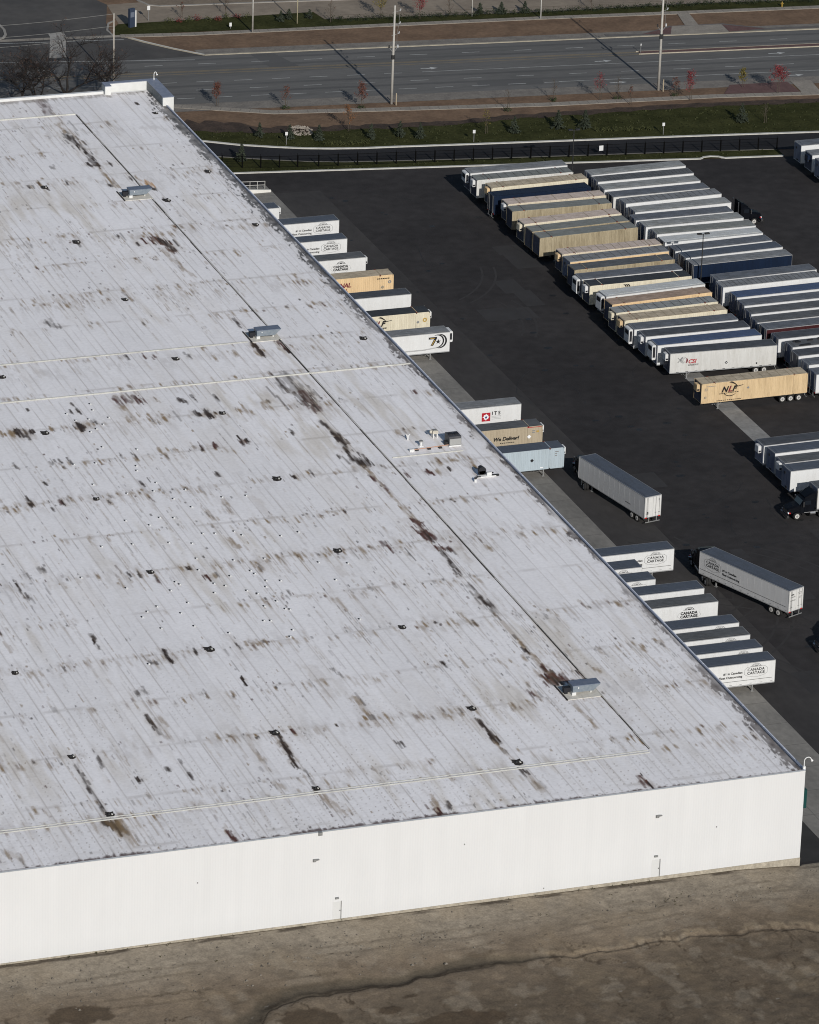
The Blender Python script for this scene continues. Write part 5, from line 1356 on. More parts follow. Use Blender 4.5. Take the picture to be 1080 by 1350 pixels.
def trailer(name, x, y, yaw, label, group, side='white', roof='grey', front='W', L=16.15, nose=None,
            corr=0, ext=True, axles=2, door='g', rail=None, posts=True, roof_ribs=0.0, cap=None, decal=None,
            front_panel=None, dark_end=None, cat='trailer', ztop=ZT, belly=True):
    """x, y: near-left corner of the box on the ground plan; yaw about that corner"""
    ca, sa = math.cos(yaw), math.sin(yaw)
    w2 = 1.3
    cx, cy = x + ca * L / 2 - sa * w2, y + sa * L / 2 + ca * w2
    root = empty(name, (cx, cy, 0), yaw, label, cat, group)
    if decal is None and not corr:
        ztop = ztop - (0.0, 0.06, 0.13, 0.03, 0.18)[int(abs(y * 10)) % 5]
    f = -1 if front == 'W' else 1          # front end is at x = f * L/2
    h = L / 2
    sm = P[side]
    b_ = MB()
    core_in = 0.05 if corr else 0.0
    b_.box(-h, h, -w2 + core_in, w2 - core_in, ZB, ztop - 0.03, 0)
    if corr:
        ex = 1.95
        segs = [(-h + 0.08, -h + ex), (-h + ex + 0.2, h - ex - 0.2), (h - ex, h - 0.08)] if ext else [(-h + 0.1, h - 0.1)]
        for a, c_ in segs:
            corrugated(b_, a, c_, ZB + 0.14, ztop - 0.16, -w2 + 0.012, 0.045, corr, 0, -1)
            corrugated(b_, a, c_, ZB + 0.14, ztop - 0.16, w2 - 0.012, 0.045, corr, 0, 1)
        px = [-h + 0.04, h - 0.04] + ([-h + ex + .1, h - ex - .1] if ext else [])
        for p in px:
            for sy in (-1, 1):
                b_.box(p - 0.09, p + 0.09, min(sy * w2, sy * (w2 - 0.06)), max(sy * w2, sy * (w2 - 0.06)), ZB, ztop - 0.03, 0)
        for sy in (-1, 1):
            b_.box(-h, h, min(sy * w2, sy * (w2 - 0.05)), max(sy * w2, sy * (w2 - 0.05)), ZB + 0.0, ZB + 0.14, 0)
            b_.box(-h, h, min(sy * w2, sy * (w2 - 0.05)), max(sy * w2, sy * (w2 - 0.05)), ztop - 0.16, ztop - 0.03, 0)
    elif posts:
        n = int(L / 1.22)
        for i in range(n + 1):
            p = -h + 0.03 + i * (L - 0.06) / n
            b_.box(p - 0.022, p + 0.022, -w2 - 0.008, -w2, ZB + 0.05, ztop - 0.12, 0)
    b_.build('cargo_box', sm, root)
    # rails
    r_ = MB()
    rm = M['alu'] if rail is None else rail
    for sy in (-1, 1):
        a, c_ = sorted((sy * (w2 + 0.015), sy * (w2 - 0.03)))
        r_.box(-h, h, a, c_, ztop - 0.08, ztop + 0.008)
        r_.box(-h, h, a, c_, ZB - 0.1, ZB + 0.03)
    r_.box(-h - 0.01, -h + 0.05, -w2, w2, ztop - 0.09, ztop + 0.01)
    r_.box(h - 0.05, h + 0.01, -w2, w2, ztop - 0.09, ztop + 0.01)
    if not corr:
        for p in (-h, h):
            for sy in (-1, 1):
                r_.box(p - 0.015, p + 0.015, sy * w2 - 0.03, sy * w2 + 0.03, ZB, ztop)
    if not corr:
        r_.build('rail', rm, root)
    # roof sheet
    q_ = MB()
    if corr:
        q_.box(-h + 0.02, h - 0.02, -w2 + 0.04, w2 - 0.04, ztop - 0.03, ztop, 0)
        for sx in (-1, 1):
            xs_ = sx * (h - 1.95)
            if ext:
                q_.box(xs_ - 0.05, xs_ + 0.05, -w2 + 0.05, w2 - 0.05, ztop, ztop + 0.03, 1)
                for sy in (-1, 1):
                    q_.box(xs_ - 0.22, xs_ + 0.05, sy * w2 - 0.14 * (sy > 0) - 0.0 * (sy < 0), sy * w2 + 0.14 * (sy < 0), ztop - 0.03, ztop + 0.05, 2)
    else:
        q_.box(-h + 0.05, h - 0.05, -w2 + 0.03, w2 - 0.03, ztop - 0.03, ztop + 0.005, 0)
        q_.box(-h + 0.5, h - 0.5, -0.9, 0.9, ztop + 0.005, ztop + 0.03, 0) if not roof_ribs else None
    if roof_ribs:
        n = int(L / roof_ribs)
        for i in range(1, n):
            p = -h + i * L / n
            q_.box(p - 0.035, p + 0.035, -w2 + 0.07, w2 - 0.07, ztop, ztop + 0.025, 1)
    ribm = RF['char'] if roof in ('grey', 'mid', 'olive') else P['beige'] if corr else RF[roof]
    if cap:
        ribm = P[cap]
    q_.build('roof', [RF[roof], ribm, M['rust']], root)
    # underside
    u_ = MB()
    u_.box(-h + 0.3, h - 0.3, -0.55, 0.55, ZB - 0.28, ZB - 0.001)
    rx = -f * (h - 2.4)
    u_.box(rx - 1.6, rx + 1.6, -0.6, 0.6, 0.6, ZB - 0.28)
    if corr:
        u_.box(-h + 0.1, h - 0.1, -0.75, -0.5, ZB - 0.32, ZB - 0.002)
        u_.box(-h + 0.1, h - 0.1, 0.5, 0.75, ZB - 0.32, ZB - 0.002)
    n = int(L / 2.4)
    for i in range(n):
        p = -h + 0.6 + i * (L - 1.2) / (n - 1)
        u_.box(p - 0.05, p + 0.05, -w2 + 0.05, w2 - 0.05, ZB - 0.16, ZB - 0.003)
    u_.build('underframe', M['black'], root)
    # landing legs
    lx = f * (h - 2.75)
    for sy in (-1, 1):
        l_ = MB()
        l_.box(lx - 0.08, lx + 0.08, sy * 0.85 - 0.08, sy * 0.85 + 0.08, 0.04, ZB - 0.1)
        l_.box(lx - 0.2, lx + 0.2, sy * 0.85 - 0.16, sy * 0.85 + 0.16, 0.0, 0.06)
        l_.tube((lx, sy * 0.85, 0.45), (lx - f * 0.9, sy * 0.6, ZB - 0.12), 0.04, 0.04, 6)
        l_.build('landing_leg', M['steel'], root)
    # wheels
    step = 1.25
    x0 = rx - step * (axles - 1) / 2
    for i in range(axles):
        for sy in (-1, 1):
            add_wheel(root, x0 + i * step, sy * 1.1, sy)
    # rear
    xe = -f * h
    bm_ = MB()
    a, c_ = sorted((xe, xe - f * 0.08))
    bm_.box(a, c_, -1.15, 1.15, 0.45, 0.55)
    for yy in (-0.6, 0.6):
        bm_.box(a, c_, yy - 0.05, yy + 0.05, 0.55, ZB)
    bm_.build('rear_bumper', M['steel'], root)
    rear_doors(root, xe, -f, w2, door)
    for sy in (-1, 1):
        l_ = MB()
        a, c_ = sorted((xe - f * 0.01, xe - f * 0.04))
        l_.box(a, c_, sy * 1.05 - 0.14, sy * 1.05 + 0.14, ZB - 0.08, ZB + 0.06)
        l_.build('tail_light', M['red'], root)
    # nose equipment
    xn = f * h
    if nose in ('reefer', 'reefer_tall'):
        z0 = ztop - (2.35 if nose == 'reefer_tall' else 1.75)
        n_ = MB()
        a, c_ = sorted((xn + f * 0.02, xn + f * 0.62))
        yb = 0.85
        n_.prism([(a, z0 + 0.15), (a + .08, z0), (c_ - .08, z0), (c_, z0 + 0.15), (c_, ztop - 0.28), (c_ - .1, ztop - 0.12), (a + .1, ztop - 0.12), (a, ztop - 0.28)], -yb, yb, axis='y')
        u = n_.build('refrigeration_unit', P['white'], root)
        fixnormals(u)
        g = MB()
        fx0, fx1 = sorted((xn + f * 0.625, xn + f * 0.615))
        g.box(fx0, fx1, -0.62, 0.62, ztop - 1.05, ztop - 0.4)
        g.box(a + 0.12, c_ - 0.12, -yb - 0.012, -yb + .01, z0 + 0.35, ztop - 0.42)
        g.build('grille', M['grille'], u)
    elif nose == 'heater':
        n_ = MB()
        a, c_ = sorted((xn + f * 0.02, xn + f * 0.48))
        n_.box(a, c_, -0.62, 0.5, ztop - 1.3, ztop - 0.35)
        n_.box(a + 0.05, c_ - .05, -0.5, 0.4, ztop - 0.35, ztop - 0.28)
        u = n_.build('heater_unit', P[front_panel or 'white'], root)
        MB().box(a + .06, c_ - .06, -0.635, -0.615, ztop - 1.2, ztop - 0.95).build('grille', M['grille'], u)
    if nose or corr:
        n_ = MB()
        a, c_ = sorted((xn + f * 0.002, xn + f * 0.035))
        n_.box(a, c_, -w2 + 0.1, w2 - 0.1, ZB + 0.1, ztop - 0.15)
        n_.build('front_wall', M['doord'] if not dark_end else M[dark_end], root)  # end face darkened: shade of the unlit end put into its colour
    elif door != 'none':
        n_ = MB()
        a, c_ = sorted((xn + f * 0.002, xn + f * 0.02))
        n_.box(a, c_, -w2 + 0.08, w2 - 0.08, ZB + 0.08, ztop - 0.12)
        n_.build('front_wall', M['door'], root)  # grey-blue panel carries the shade of the unlit end in its colour
        n_ = MB()
        a, c_ = sorted((xn + f * 0.004, xn + f * 0.05))
        n_.box(a, c_, 0.25, 0.62, ztop - 1.0, ztop - 0.65)
        n_.box(a, c_, -0.45, 0.1, ZB + 0.12, ZB + 0.4)
        n_.build('air_line_panel', M['black'], root)
    if decal:
        d_ = MB()
        mats = decal(d_, h, w2)
        d_.build('lettering', mats, root)
    return root

INK = ['inkblack', 'inkgrey', 'inkred', 'inkmaroon', 'inkblue', 'inkgold', 'inkwhite']
INKM = [M[i] for i in INK]
I_ = {n[3:]: i for i, n in enumerate(INK)}

def cartage_badge(d, cx, cz, y, ink=0, hexa=True):
    letter(d, 'CANADA', cx, cz + 0.10, 0.50, y, ink, bold=0.012 if hexa else 0.028, center=True, spacing=1.12)
    letter(d, 'CARTAGE', cx, cz - 0.36, 0.50, y, ink, bold=0.012 if hexa else 0.028, center=True, spacing=1.05)
    # domed crest above the words
    for k_, (r0, r1) in enumerate(((0.0, 0.16), (0.24, 0.29), (0.37, 0.43))):
        pts = 14
        vs_, fs = [], []
        for i in range(pts + 1):
            t = math.pi * i / pts
            vs_ += [(cx + r1 * 1.45 * math.cos(t), y, cz + 0.70 + r1 * 0.85 * math.sin(t)), (cx + r0 * 1.45 * math.cos(t), y, cz + 0.70 + r0 * 0.85 * math.sin(t))]
        for i in range(pts):
            fs.append((2 * i, 2 * i + 1, 2 * i + 3, 2 * i + 2))
        d.add(vs_, fs, 1 if ink == 0 and hexa else ink)
    poly_y(d, [(cx - .8, cz + .66), (cx + .8, cz + .66), (cx + .8, cz + .71), (cx - .8, cz + .71)], y, 1)
    if hexa:
        outline(d, [(cx - 1.5, cz + 0.35), (cx - 1.15, cz + 0.62), (cx + 1.15, cz + 0.62), (cx + 1.5, cz + 0.35), (cx + 1.5, cz - 0.30), (cx + 1.1, cz - 0.55), (cx + 0.05, cz - 0.78), (cx - 1.1, cz - 0.55), (cx - 1.5, cz - 0.30)][::1], 0.035, y, 1)

def decal_cartage(mirror=False, line=True):
    def fn(d, h, w2):
        y = -w2 - 0.022
        s = -1 if mirror else 1
        bx = h - 2.55 if not mirror else -h + 2.4
        cartage_badge(d, bx, ZB + 1.72, y)
        if not mirror:
            w1 = text_mb('#1 in Canadian', 0.42, 0.0, 0.012, 1.0)[2]
            letter(d, '#1 in Canadian', bx - 1.8 - w1, ZB + 1.62, 0.42, y, 0, bold=0.012)
            w1 = text_mb('Fleet Outsourcing', 0.42, 0.0, 0.012, 1.0)[2]
            letter(d, 'Fleet Outsourcing', bx - 1.8 - w1, ZB + 1.10, 0.42, y, 0, bold=0.012)
        else:
            letter(d, '#1 in Canadian', bx + 1.8, ZB + 1.62, 0.42, y, 0, bold=0.012)
            letter(d, 'Fleet Outsourcing', bx + 1.8, ZB + 1.10, 0.42, y, 0, bold=0.012)
        if line:
            poly_y(d, [(-h + .1, ZB + .62), (h - .35, ZB + .62), (h - .35, ZB + .67), (-h + .1, ZB + .67)], y)
            for i in range(12):
                x = -h + 0.7 + i * 1.35
                poly_y(d, [(x, ZB + .14), (x + .34, ZB + .14), (x + .34, ZB + .2), (x, ZB + .2)], y, 1)
        return INKM
    return fn

def decal_cartage2(d, h, w2):
    y = -w2 - 0.022
    cartage_badge(d, h - 3.9, ZB + 1.55, y, 0, hexa=False)
    outline(d, [(h - 5.2, ZB + 1.95), (h - 2.6, ZB + 1.95), (h - 2.3, ZB + 1.45), (h - 3.1, ZB + 0.85), (h - 4.7, ZB + 0.85), (h - 5.5, ZB + 1.45)], 0.02, y, 1)
    for i in range(7):
        x = h - 5.0 + i * 0.36
        poly_y(d, [(x, ZB + .72), (x + .2, ZB + .72), (x + .2, ZB + .82), (x, ZB + .82)], y, 2 if i % 2 else 1)
    return INKM

def decal_csi(d, h, w2):
    y = -w2 - 0.022
    letter(d, 'CSI', -h + 2.7, ZB + 1.28, 0.85, y, I_['red'], shear=0.28, bold=0.025)
    letter(d, 'LOGISTICS', -h + 2.75, ZB + 0.92, 0.32, y, 0, shear=0.2, bold=0.008)
    cx, cz = -h + 2.0, ZB + 1.85
    for r0, r1 in ((0.42, 0.5), (0.24, 0.31), (0.08, 0.14)):
        arc_band(d, cx, cz, r0, r1, 20, 330, y, 1)
    poly_y(d, [(cx - .9, cz + .35), (cx - .75, cz + .35), (cx + .1, cz - .4), (cx - .05, cz - .4)], y, 1)
    poly_y(d, [(cx - .9, cz - .35), (cx - .2, cz + .4), (cx - .05, cz + .4), (cx - .75, cz - .35)], y, 1)
    arc_band(d, cx + .25, cz - .1, 0.2, 0.45, -70, 60, y, I_['maroon'])
    for x, z, s in ((0.45, ZB + 0.95, 0.24),):
        poly_y(d, [(x - s, z), (x, z - s), (x + s, z), (x, z + s)], y, 0)
        poly_y(d, [(x - s * .4, z), (x, z - s * .4), (x + s * .4, z), (x, z + s * .4)], y - 0.004, 6)
    for i in range(11):
        x = -h + 1 + i * 1.4
        poly_y(d, [(x, ZB + .02), (x + .4, ZB + .02), (x + .4, ZB + .09), (x, ZB + .09)], y, 0)
    poly_y(d, [(h - 3.1, ZB + .35), (h - 2.9, ZB + .35), (h - 2.9, ZB + .6), (h - 3.1, ZB + .6)], y, 0)
    return INKM

def nlf_logo(d, x, z, y, small=True):
    letter(d, 'N', x, z, 1.15, y, 0, shear=0.35, bold=0.045)
    letter(d, 'L', x + 1.0, z, 1.15, y, I_['maroon'], shear=0.35, bold=0.045)
    letter(d, 'F', x + 1.62, z, 1.15, y, 0, shear=0.35, bold=0.045)
    arc_band(d, x + 1.35, z + 0.42, 0.95, 1.12, 20, 100, y, 0, squash=0.85)
    arc_band(d, x + 1.2, z + 0.62, 0.95, 1.05, 20, 85, y, 0, squash=0.85)
    arc_band(d, x + 1.35, z + 0.30, 1.0, 1.13, 205, 320, y, 0, squash=0.9)
    poly_y(d, [(x + 2.1, z + .55), (x + 3.3, z + .78), (x + 3.3, z + .86), (x + 2.1, z + .68)], y, 0)
    if small:
        for i in range(9):
            a = x - 0.35 + i * 0.34
            poly_y(d, [(a, z - .28 + i * .012), (a + .24, z - .28 + i * .012), (a + .26, z - .17 + i * .012), (a + .02, z - .17 + i * .012)], y, 0)
        for i in range(12):
            a = x - 0.7 + i * 0.32
            poly_y(d, [(a, z - 1.28), (a + .22, z - 1.28), (a + .22, z - 1.18), (a, z - 1.18)], y, 0)

def hazmat(d, x, z, s, y, c1=0, c2=6):
    poly_y(d, [(x - s, z), (x, z - s), (x + s, z), (x, z + s)], y, c1)
    poly_y(d, [(x - s * .45, z), (x, z - s * .45), (x + s * .45, z), (x, z + s * .45)], y - 0.004, c2)

def decal_nlf(d, h, w2):
    y = -w2 - 0.022
    nlf_logo(d, -h + 3.0, ZB + 1.45, y)
    hazmat(d, -1.0, ZB + 1.75, 0.2, y, 1, 1)
    for i, x in enumerate(np.arange(-h + 0.7, -h + 2.2, 0.3)):
        poly_y(d, [(x, ZB + 2.45), (x + .22, ZB + 2.45), (x + .22, ZB + 2.54), (x, ZB + 2.54)], y, 1)
    outline(d, [(-h + .5, ZB + 1.9), (-h + .8, ZB + 1.9), (-h + .8, ZB + 2.2), (-h + .5, ZB + 2.2)], 0.07, y, 1)
    outline(d, [(-h + .5, ZB + 0.8), (-h + .7, ZB + 0.8), (-h + .7, ZB + 1.0), (-h + .5, ZB + 1.0)], 0.07, y, 1)
    return INKM

def decal_cream(d, h, w2):
    y = -w2 - 0.022
    nlf_logo(d, h - 9.1, ZB + 1.35, y, False)
    for i in range(6):
        a = h - 8.2 + i * 0.28
        poly_y(d, [(a, ZB + .95), (a + .2, ZB + .95), (a + .22, ZB + 1.15), (a + .02, ZB + 1.15)], y, 0)
    hazmat(d, h - 1.8, ZB + 1.5, 0.24, y, 1, 1)
    arc_band(d, h - 0.75, ZB + 1.75, 0.16, 0.32, 0, 360, y, 5)
    return INKM

def decal_orange(d, h, w2):
    y = -w2 - 0.022
    letter(d, 'NATIONAL', h - 11.1, ZB + 1.55, 0.95, y, I_['maroon'], shear=0.15, bold=0.03, spacing=0.92)
    letter(d, 'RT AL', h - 8.9, ZB + 0.85, 0.7, y, I_['maroon'], shear=0.1, bold=0.02)
    hazmat(d, h - 1.65, ZB + 1.1, 0.26, y, 1, 5)
    arc_band(d, h - 0.55, ZB + 1.85, 0.1, 0.25, 0, 360, y, 1)
    for i in range(7):
        a = h - 2.5 + i * 0.28
        poly_y(d, [(a, ZB + 2.35), (a + .2, ZB + 2.35), (a + .2, ZB + 2.52), (a, ZB + 2.52)], y, 0)
    return INKM

def decal_star(d, h, w2):
    y = -w2 - 0.022
    cx, cz = h - 1.85, ZB + 1.72
    arc_band(d, cx, cz, 0.78, 1.0, -100, 120, y, 0, 26, 1.0)
    arc_band(d, cx + .35, cz - .05, 0.82, 1.08, -105, 95, y, 0, 26, 1.0)
    poly_y(d, [(cx - 1.35, cz + .65), (cx - 0.1, cz + .65), (cx - 0.1, cz + .4), (cx - .65, cz - .65), (cx - 1.05, cz - .65), (cx - .55, cz + .33), (cx - 1.35, cz + .33)], y, 0)
    poly_y(d, [(cx - 1.1, cz + .52), (cx - 0.45, cz + .52), (cx - 0.45, cz + .42), (cx - 1.1, cz + .42)], y - .004, 5)
    poly_y(d, [(cx - .48, cz + .2), (cx - .35, cz + .2), (cx - .8, cz - .58), (cx - .92, cz - .58)], y - .004, 5)
    pts = []
    for i in range(10):
        r = 0.42 if i % 2 == 0 else 0.17
        t = math.pi / 2 + i * math.pi / 5
        pts.append((cx + .1 + r * math.cos(t), cz - .1 + r * math.sin(t)))
    d.add([(cx + .1, y, cz - .1)] + [(p[0], y, p[1]) for p in pts], [(0, i + 1, (i + 1) % 10 + 1) for i in range(10)], 0)
    for z in (0.72, 0.62):
        poly_y(d, [(-h + .1, ZB + z - .18), (h - 3.8, ZB + z - .18), (h - 1.2, ZB + z + .12), (h - 1.2, ZB + z + .16), (h - 3.8, ZB + z - .12), (-h + .1, ZB + z - .12)], y, 1)
    return INKM

def decal_its(d, h, w2):
    y = -w2 - 0.022
    x0, z0, s = h - 5.75, ZB + 0.85, 1.25
    poly_y(d, [(x0, z0), (x0 + s, z0), (x0 + s, z0 + s), (x0, z0 + s)], y, I_['red'])
    cx, cz = x0 + s / 2, z0 + s / 2
    pts = []
    for i in range(16):
        r = (0.52, 0.30, 0.46, 0.34)[i % 4]
        t = math.pi / 2 + i * math.pi / 8
        pts.append((cx + r * math.cos(t), cz + r * math.sin(t)))
    d.add([(cx, y - .004, cz)] + [(p[0], y - .004, p[1]) for p in pts], [(0, i + 1, (i + 1) % 16 + 1) for i in range(16)], 6)
    pts = []
    for i in range(10):
        r = 0.26 if i % 2 == 0 else 0.12
        t = math.pi / 2 + i * math.pi / 5
        pts.append((cx + r * math.cos(t), cz - .03 + r * math.sin(t)))
    d.add([(cx, y - .008, cz - .03)] + [(p[0], y - .008, p[1]) for p in pts], [(0, i + 1, (i + 1) % 10 + 1) for i in range(10)], I_['blue'])
    letter(d, 'I T S', x0 + s + 0.2, z0 + .85, 0.72, y, 0, bold=0.02, spacing=0.95)
    for k_ in range(3):
        poly_y(d, [(x0 + s + .2, z0 + .62 - k_ * .2), (x0 + s + 1.6, z0 + .62 - k_ * .2), (x0 + s + 1.6, z0 + .66 - k_ * .2), (x0 + s + .2, z0 + .66 - k_ * .2)], y, 1)
    poly_y(d, [(-h + .1, ZB + .3), (h - 1.4, ZB + .3), (h - 1.4, ZB + .33), (-h + .1, ZB + .33)], y, 1)
    outline(d, [(h - .95, ZB + .3), (h - .55, ZB + .3), (h - .55, ZB + .65), (h - .95, ZB + .65)], 0.05, y, 1)
    return INKM

def decal_deliver(d, h, w2):
    y = -w2 - 0.022
    letter(d, 'We Deliver!', h - 7.15, ZB + 1.25, 0.74, y, 0, shear=0.25, bold=0.025)
    return INKM
ztop_ = ZT

def decal_blue(d, h, w2):
    y = -w2 - 0.022
    for k_, w in enumerate((0.5, 0.3, 0.3)):
        poly_y(d, [(h - 1.3, ZB + 2.35 - k_ * .28), (h - 1.3 + w, ZB + 2.35 - k_ * .28), (h - 1.3 + w, ZB + 2.48 - k_ * .28), (h - 1.3, ZB + 2.48 - k_ * .28)], y, 1)
    return INKM

def decal_plain_rear(d, h, w2):
    y = -w2 - 0.022
    for i in range(6):
        a = h - 4.6 + i * .22
        poly_y(d, [(a, ZB + .72), (a + .14, ZB + .72), (a + .14, ZB + .82), (a, ZB + .82)], y, 0)
    poly_y(d, [(h + .0, 0, ), (h, 0), (h, 0)], y, 0) if False else None
    xe = h + 0.056
    d.add([(xe, -0.95, ZB + .45), (xe, -0.7, ZB + .45), (xe, -0.7, ZB + .85), (xe, -0.95, ZB + .85)], [(0, 1, 2, 3)], 0)
    d.add([(xe, 0.85, ZB + 2.2), (xe, 0.95, ZB + 2.2), (xe, 0.95, ZB + 2.5), (xe, 0.85, ZB + 2.5)], [(0, 1, 2, 3)], 1)
    return INKM

def decal_cartage_moving(d, h, w2):
    decal_cartage(True)(d, h, w2)
    xe = h + 0.056
    # crest and small words on the rear doors
    for r0, r1 in ((0, .1), (.14, .22)):
        vs_, fs = [], []
        for i in range(11):
            t = math.pi * i / 10
            vs_ += [(xe, -0.7 + r1 * 1.4 * math.cos(t), ZB + 2.2 + r1 * math.sin(t)), (xe, -0.7 + r0 * 1.4 * math.cos(t), ZB + 2.2 + r0 * math.sin(t))]
        d.add(vs_, [(2 * i + 2, 2 * i + 3, 2 * i + 1, 2 * i) for i in range(10)], 0)
    letter_x(d, 'CANADA', -1.05, ZB + 1.92, 0.2, xe, 0, 0.004)
    letter_x(d, 'CARTAGE', -1.05, ZB + 1.45, 0.2, xe, 0, 0.004)
    for k_, (a, b, z) in enumerate(((0.3, 0.95, 2.35), (0.35, 0.95, 2.15), (0.4, 0.95, 1.75), (0.4, .9, 1.6))):
        for i in range(4):
            w = (b - a) / 4
            d.add([(xe, a + i * w, ZB + z), (xe, a + i * w + w * .75, ZB + z), (xe, a + i * w + w * .75, ZB + z + .08), (xe, a + i * w, ZB + z + .08)], [(0, 1, 2, 3)], 1)
    return INKM

GA = 'trailers parked side by side in the middle row of the yard'
GB = 'trailers parked side by side in the right-hand rows of the yard'
GD = 'trailers parked side by side at the lower right of the yard'
GC = 'trailers parked at the far right corner of the yard'
GK = 'trailers backed up to the warehouse dock wall'
T = trailer
R_ = math.radians
RT, CT, ST = 'refrigerated_trailer', 'container_trailer', 'semi_trailer'
# --- middle row, far end first
T(RT, 43.1, 229.0, R_(0), 'white refrigerated trailer with smooth grey roof at the far end of the middle row', GA, roof='grey', nose='reefer')
T(CT, 43.0, 225.6, R_(.2), 'grey-roofed white container trailer, second from the far end of the middle row', GA, 'dusty', 'olive', nose='heater', corr=.28, L=15.9, roof_ribs=1.3)
T(CT, 43.9, 221.5, R_(2.2), 'tan-roofed container trailer with rusty right end, just behind the navy-roofed one', GA, 'cream', 'tan', nose='heater', corr=.28, front_panel='orange', roof_ribs=1.25)
T(ST, 43.0, 217.9, R_(2), 'navy-roofed trailer with white corner posts, the only navy roof in the middle row', GA, 'navy', 'navy', front='E', door='d', rail=P['navy'], posts=False)
T(CT, 43.7, 213.7, R_(.9), 'pale beige container trailer with white heater box, directly in front of the navy-roofed trailer', GA, 'ivory', 'pink', nose='heater', corr=.3, roof_ribs=2.6)
T(CT, 43.2, 210.4, R_(-.2), 'beige ribbed container with dark grey roof between two pinkish-roofed containers, far middle row', GA, 'beige', 'olive', nose=None, corr=.26)
T(CT, 42.9, 204.5, R_(3.4), 'pinkish-roofed container with two roof seams, in front of a gap after a tall beige side', GA, 'cream', 'pink', nose='heater', corr=.3, roof_ribs=5.3, front_panel='cream')
T(CT, 42.9, 201.0, R_(4), 'grey-roofed beige container, second-to-last of the far block of the middle row', GA, 'beige', 'olive', corr=.28)
T(CT, 43.0, 198.0, R_(3.2), 'tall rusty beige ribbed container with grey-green roof facing the open gap of the middle row', GA, 'beige', 'olive', corr=.27)
T(CT, 43.7, 190.4, R_(1.8), 'container trailer with pale panelled roof and orange nose box, after the middle row gap', GA, 'ivory', 'pink', nose='heater', corr=.3, roof_ribs=1.2, front_panel='orange')
T(ST, 43.6, 187.0, R_(3), 'grey-roofed trailer with an orange stripe along its top side, middle row', GA, 'orange', 'grey', front='W', posts=False, roof_ribs=1.2)
T(CT, 43.0, 183.5, R_(2.4), 'dark grey-roofed beige ribbed container next to the orange-striped trailer', GA, 'beige', 'char', corr=.27)
T(RT, 42.7, 179.9, R_(1.4), 'white refrigerated trailer with steel-grey roof and black-sided white nose unit beside a black-roofed container', GA, roof='steel', nose='reefer_tall')
def decal_arcs(d, h, w2):
    y = -w2 - 0.022
    for q in (0, .3, .6):
        arc_band(d, -h + 5.3 + q, ZB + 2.2, 0.35, 0.5, -20, 90, y, 0)
    return INKM
T(CT, 42.7, 176.5, R_(1.0), 'cream container with black roof panels and black swoosh marks, middle row', GA, 'cream', 'black', nose='heater', corr=.32, cap='cream', decal=decal_arcs)
T(RT, 43.4, 171.8, R_(4.6), 'refrigerated trailer with the palest, almost white roof of the middle row', GA, roof='light', nose='reefer_tall')
T(CT, 43.0, 168.3, R_(4.4), 'brown-roofed orange ribbed container beside the pale-roofed refrigerated trailer', GA, 'orange', 'brown', corr=.24)
T(CT, 42.3, 164.9, R_(2.6), 'container trailer with grey panelled roof and cream side, in front of the brown-roofed one', GA, 'cream', 'mid', nose='heater', corr=.32, roof_ribs=1.3, front_panel='cream')
T(CT, 42.3, 161.6, R_(2), 'container trailer with tan panelled roof and rusty end, behind a steel-grey refrigerated one', GA, 'cream', 'tan', nose='heater', corr=.32, roof_ribs=1.3, front_panel='tan')
T(RT, 42.4, 158.2, R_(.2), 'white refrigerated trailer with steel-grey roof next to the tan panelled container', GA, roof='steel', nose='reefer_tall')
T(RT, 42.8, 154.8, R_(-.2), 'white refrigerated trailer with dark charcoal roof, third from the near end of the middle row', GA, roof='dark', nose='heater', dark_end='door')
T(RT, 43.1, 151.0, R_(.6), 'white refrigerated trailer with bright blue roof, behind the red-lettered white trailer', GA, roof='blue', nose='reefer_tall', dark_end='door')
T(RT, 43.6, 147.4, R_(-2.4), 'white refrigerated trailer with dark roof and red italic lettering with a grey ring emblem', GA, 'dusty', 'dark', nose='heater', decal=decal_csi)
T(CT, 43.4, 135.1, R_(.9), 'tan container trailer with black italic logo, alone at the near end of the middle row', 'container trailers', 'tan', 'tan', nose='heater', corr=.52, axles=3, roof_ribs=1.25, front_panel='tan', decal=decal_nlf, door='w')
# --- right-hand rows, far block
E_ = dict(front='E', door='g')
T(ST, 61.2, 223.6, R_(2.6), 'white trailer with mid-grey roof at the far end of the right-hand row', GB, roof='mid', **E_)
T(ST, 61.0, 220.3, R_(.9), 'trailer with dark ribbed roof, second from the far end of the right-hand row', GB, roof='char', roof_ribs=.6, **E_)
T(ST, 60.6, 216.5, R_(1.2), 'white trailer with light grey roof, third from the far end of the right-hand row', GB, roof='mid', **E_)
T(ST, 60.8, 213.2, R_(1.3), 'trailer with dark steel roof, fourth from the far end of the right-hand row', GB, 'dusty', 'steel', front='E', door='d')
T(ST, 61.4, 209.5, R_(2.5), 'trailer with ribbed grey roof and bright corner post, fifth in the right-hand row', GB, roof='grey', roof_ribs=1.0, **E_)
T(ST, 61.5, 205.9, R_(2.2), 'white trailer with grey-brown roof hooked to the navy tractor on the far side', GB, roof='mid', **E_)
T(ST, 60.2, 202.4, R_(.5), 'white trailer with bluish steel roof just in front of the one with the tractor', GB, roof='steel', **E_)
T(ST, 60.4, 198.8, R_(.9), 'trailer with plain grey roof and tall white corner post, eighth in the right-hand row', GB, roof='mid', **E_)
T(ST, 60.8, 195.3, R_(-.2), 'trailer with grey-green roof behind the palest roof of the right-hand row', GB, roof='olive', **E_)
T(ST, 60.6, 191.6, R_(1.3), 'white trailer with the palest roof of the right-hand row', GB, roof='light', front='E', door='d')
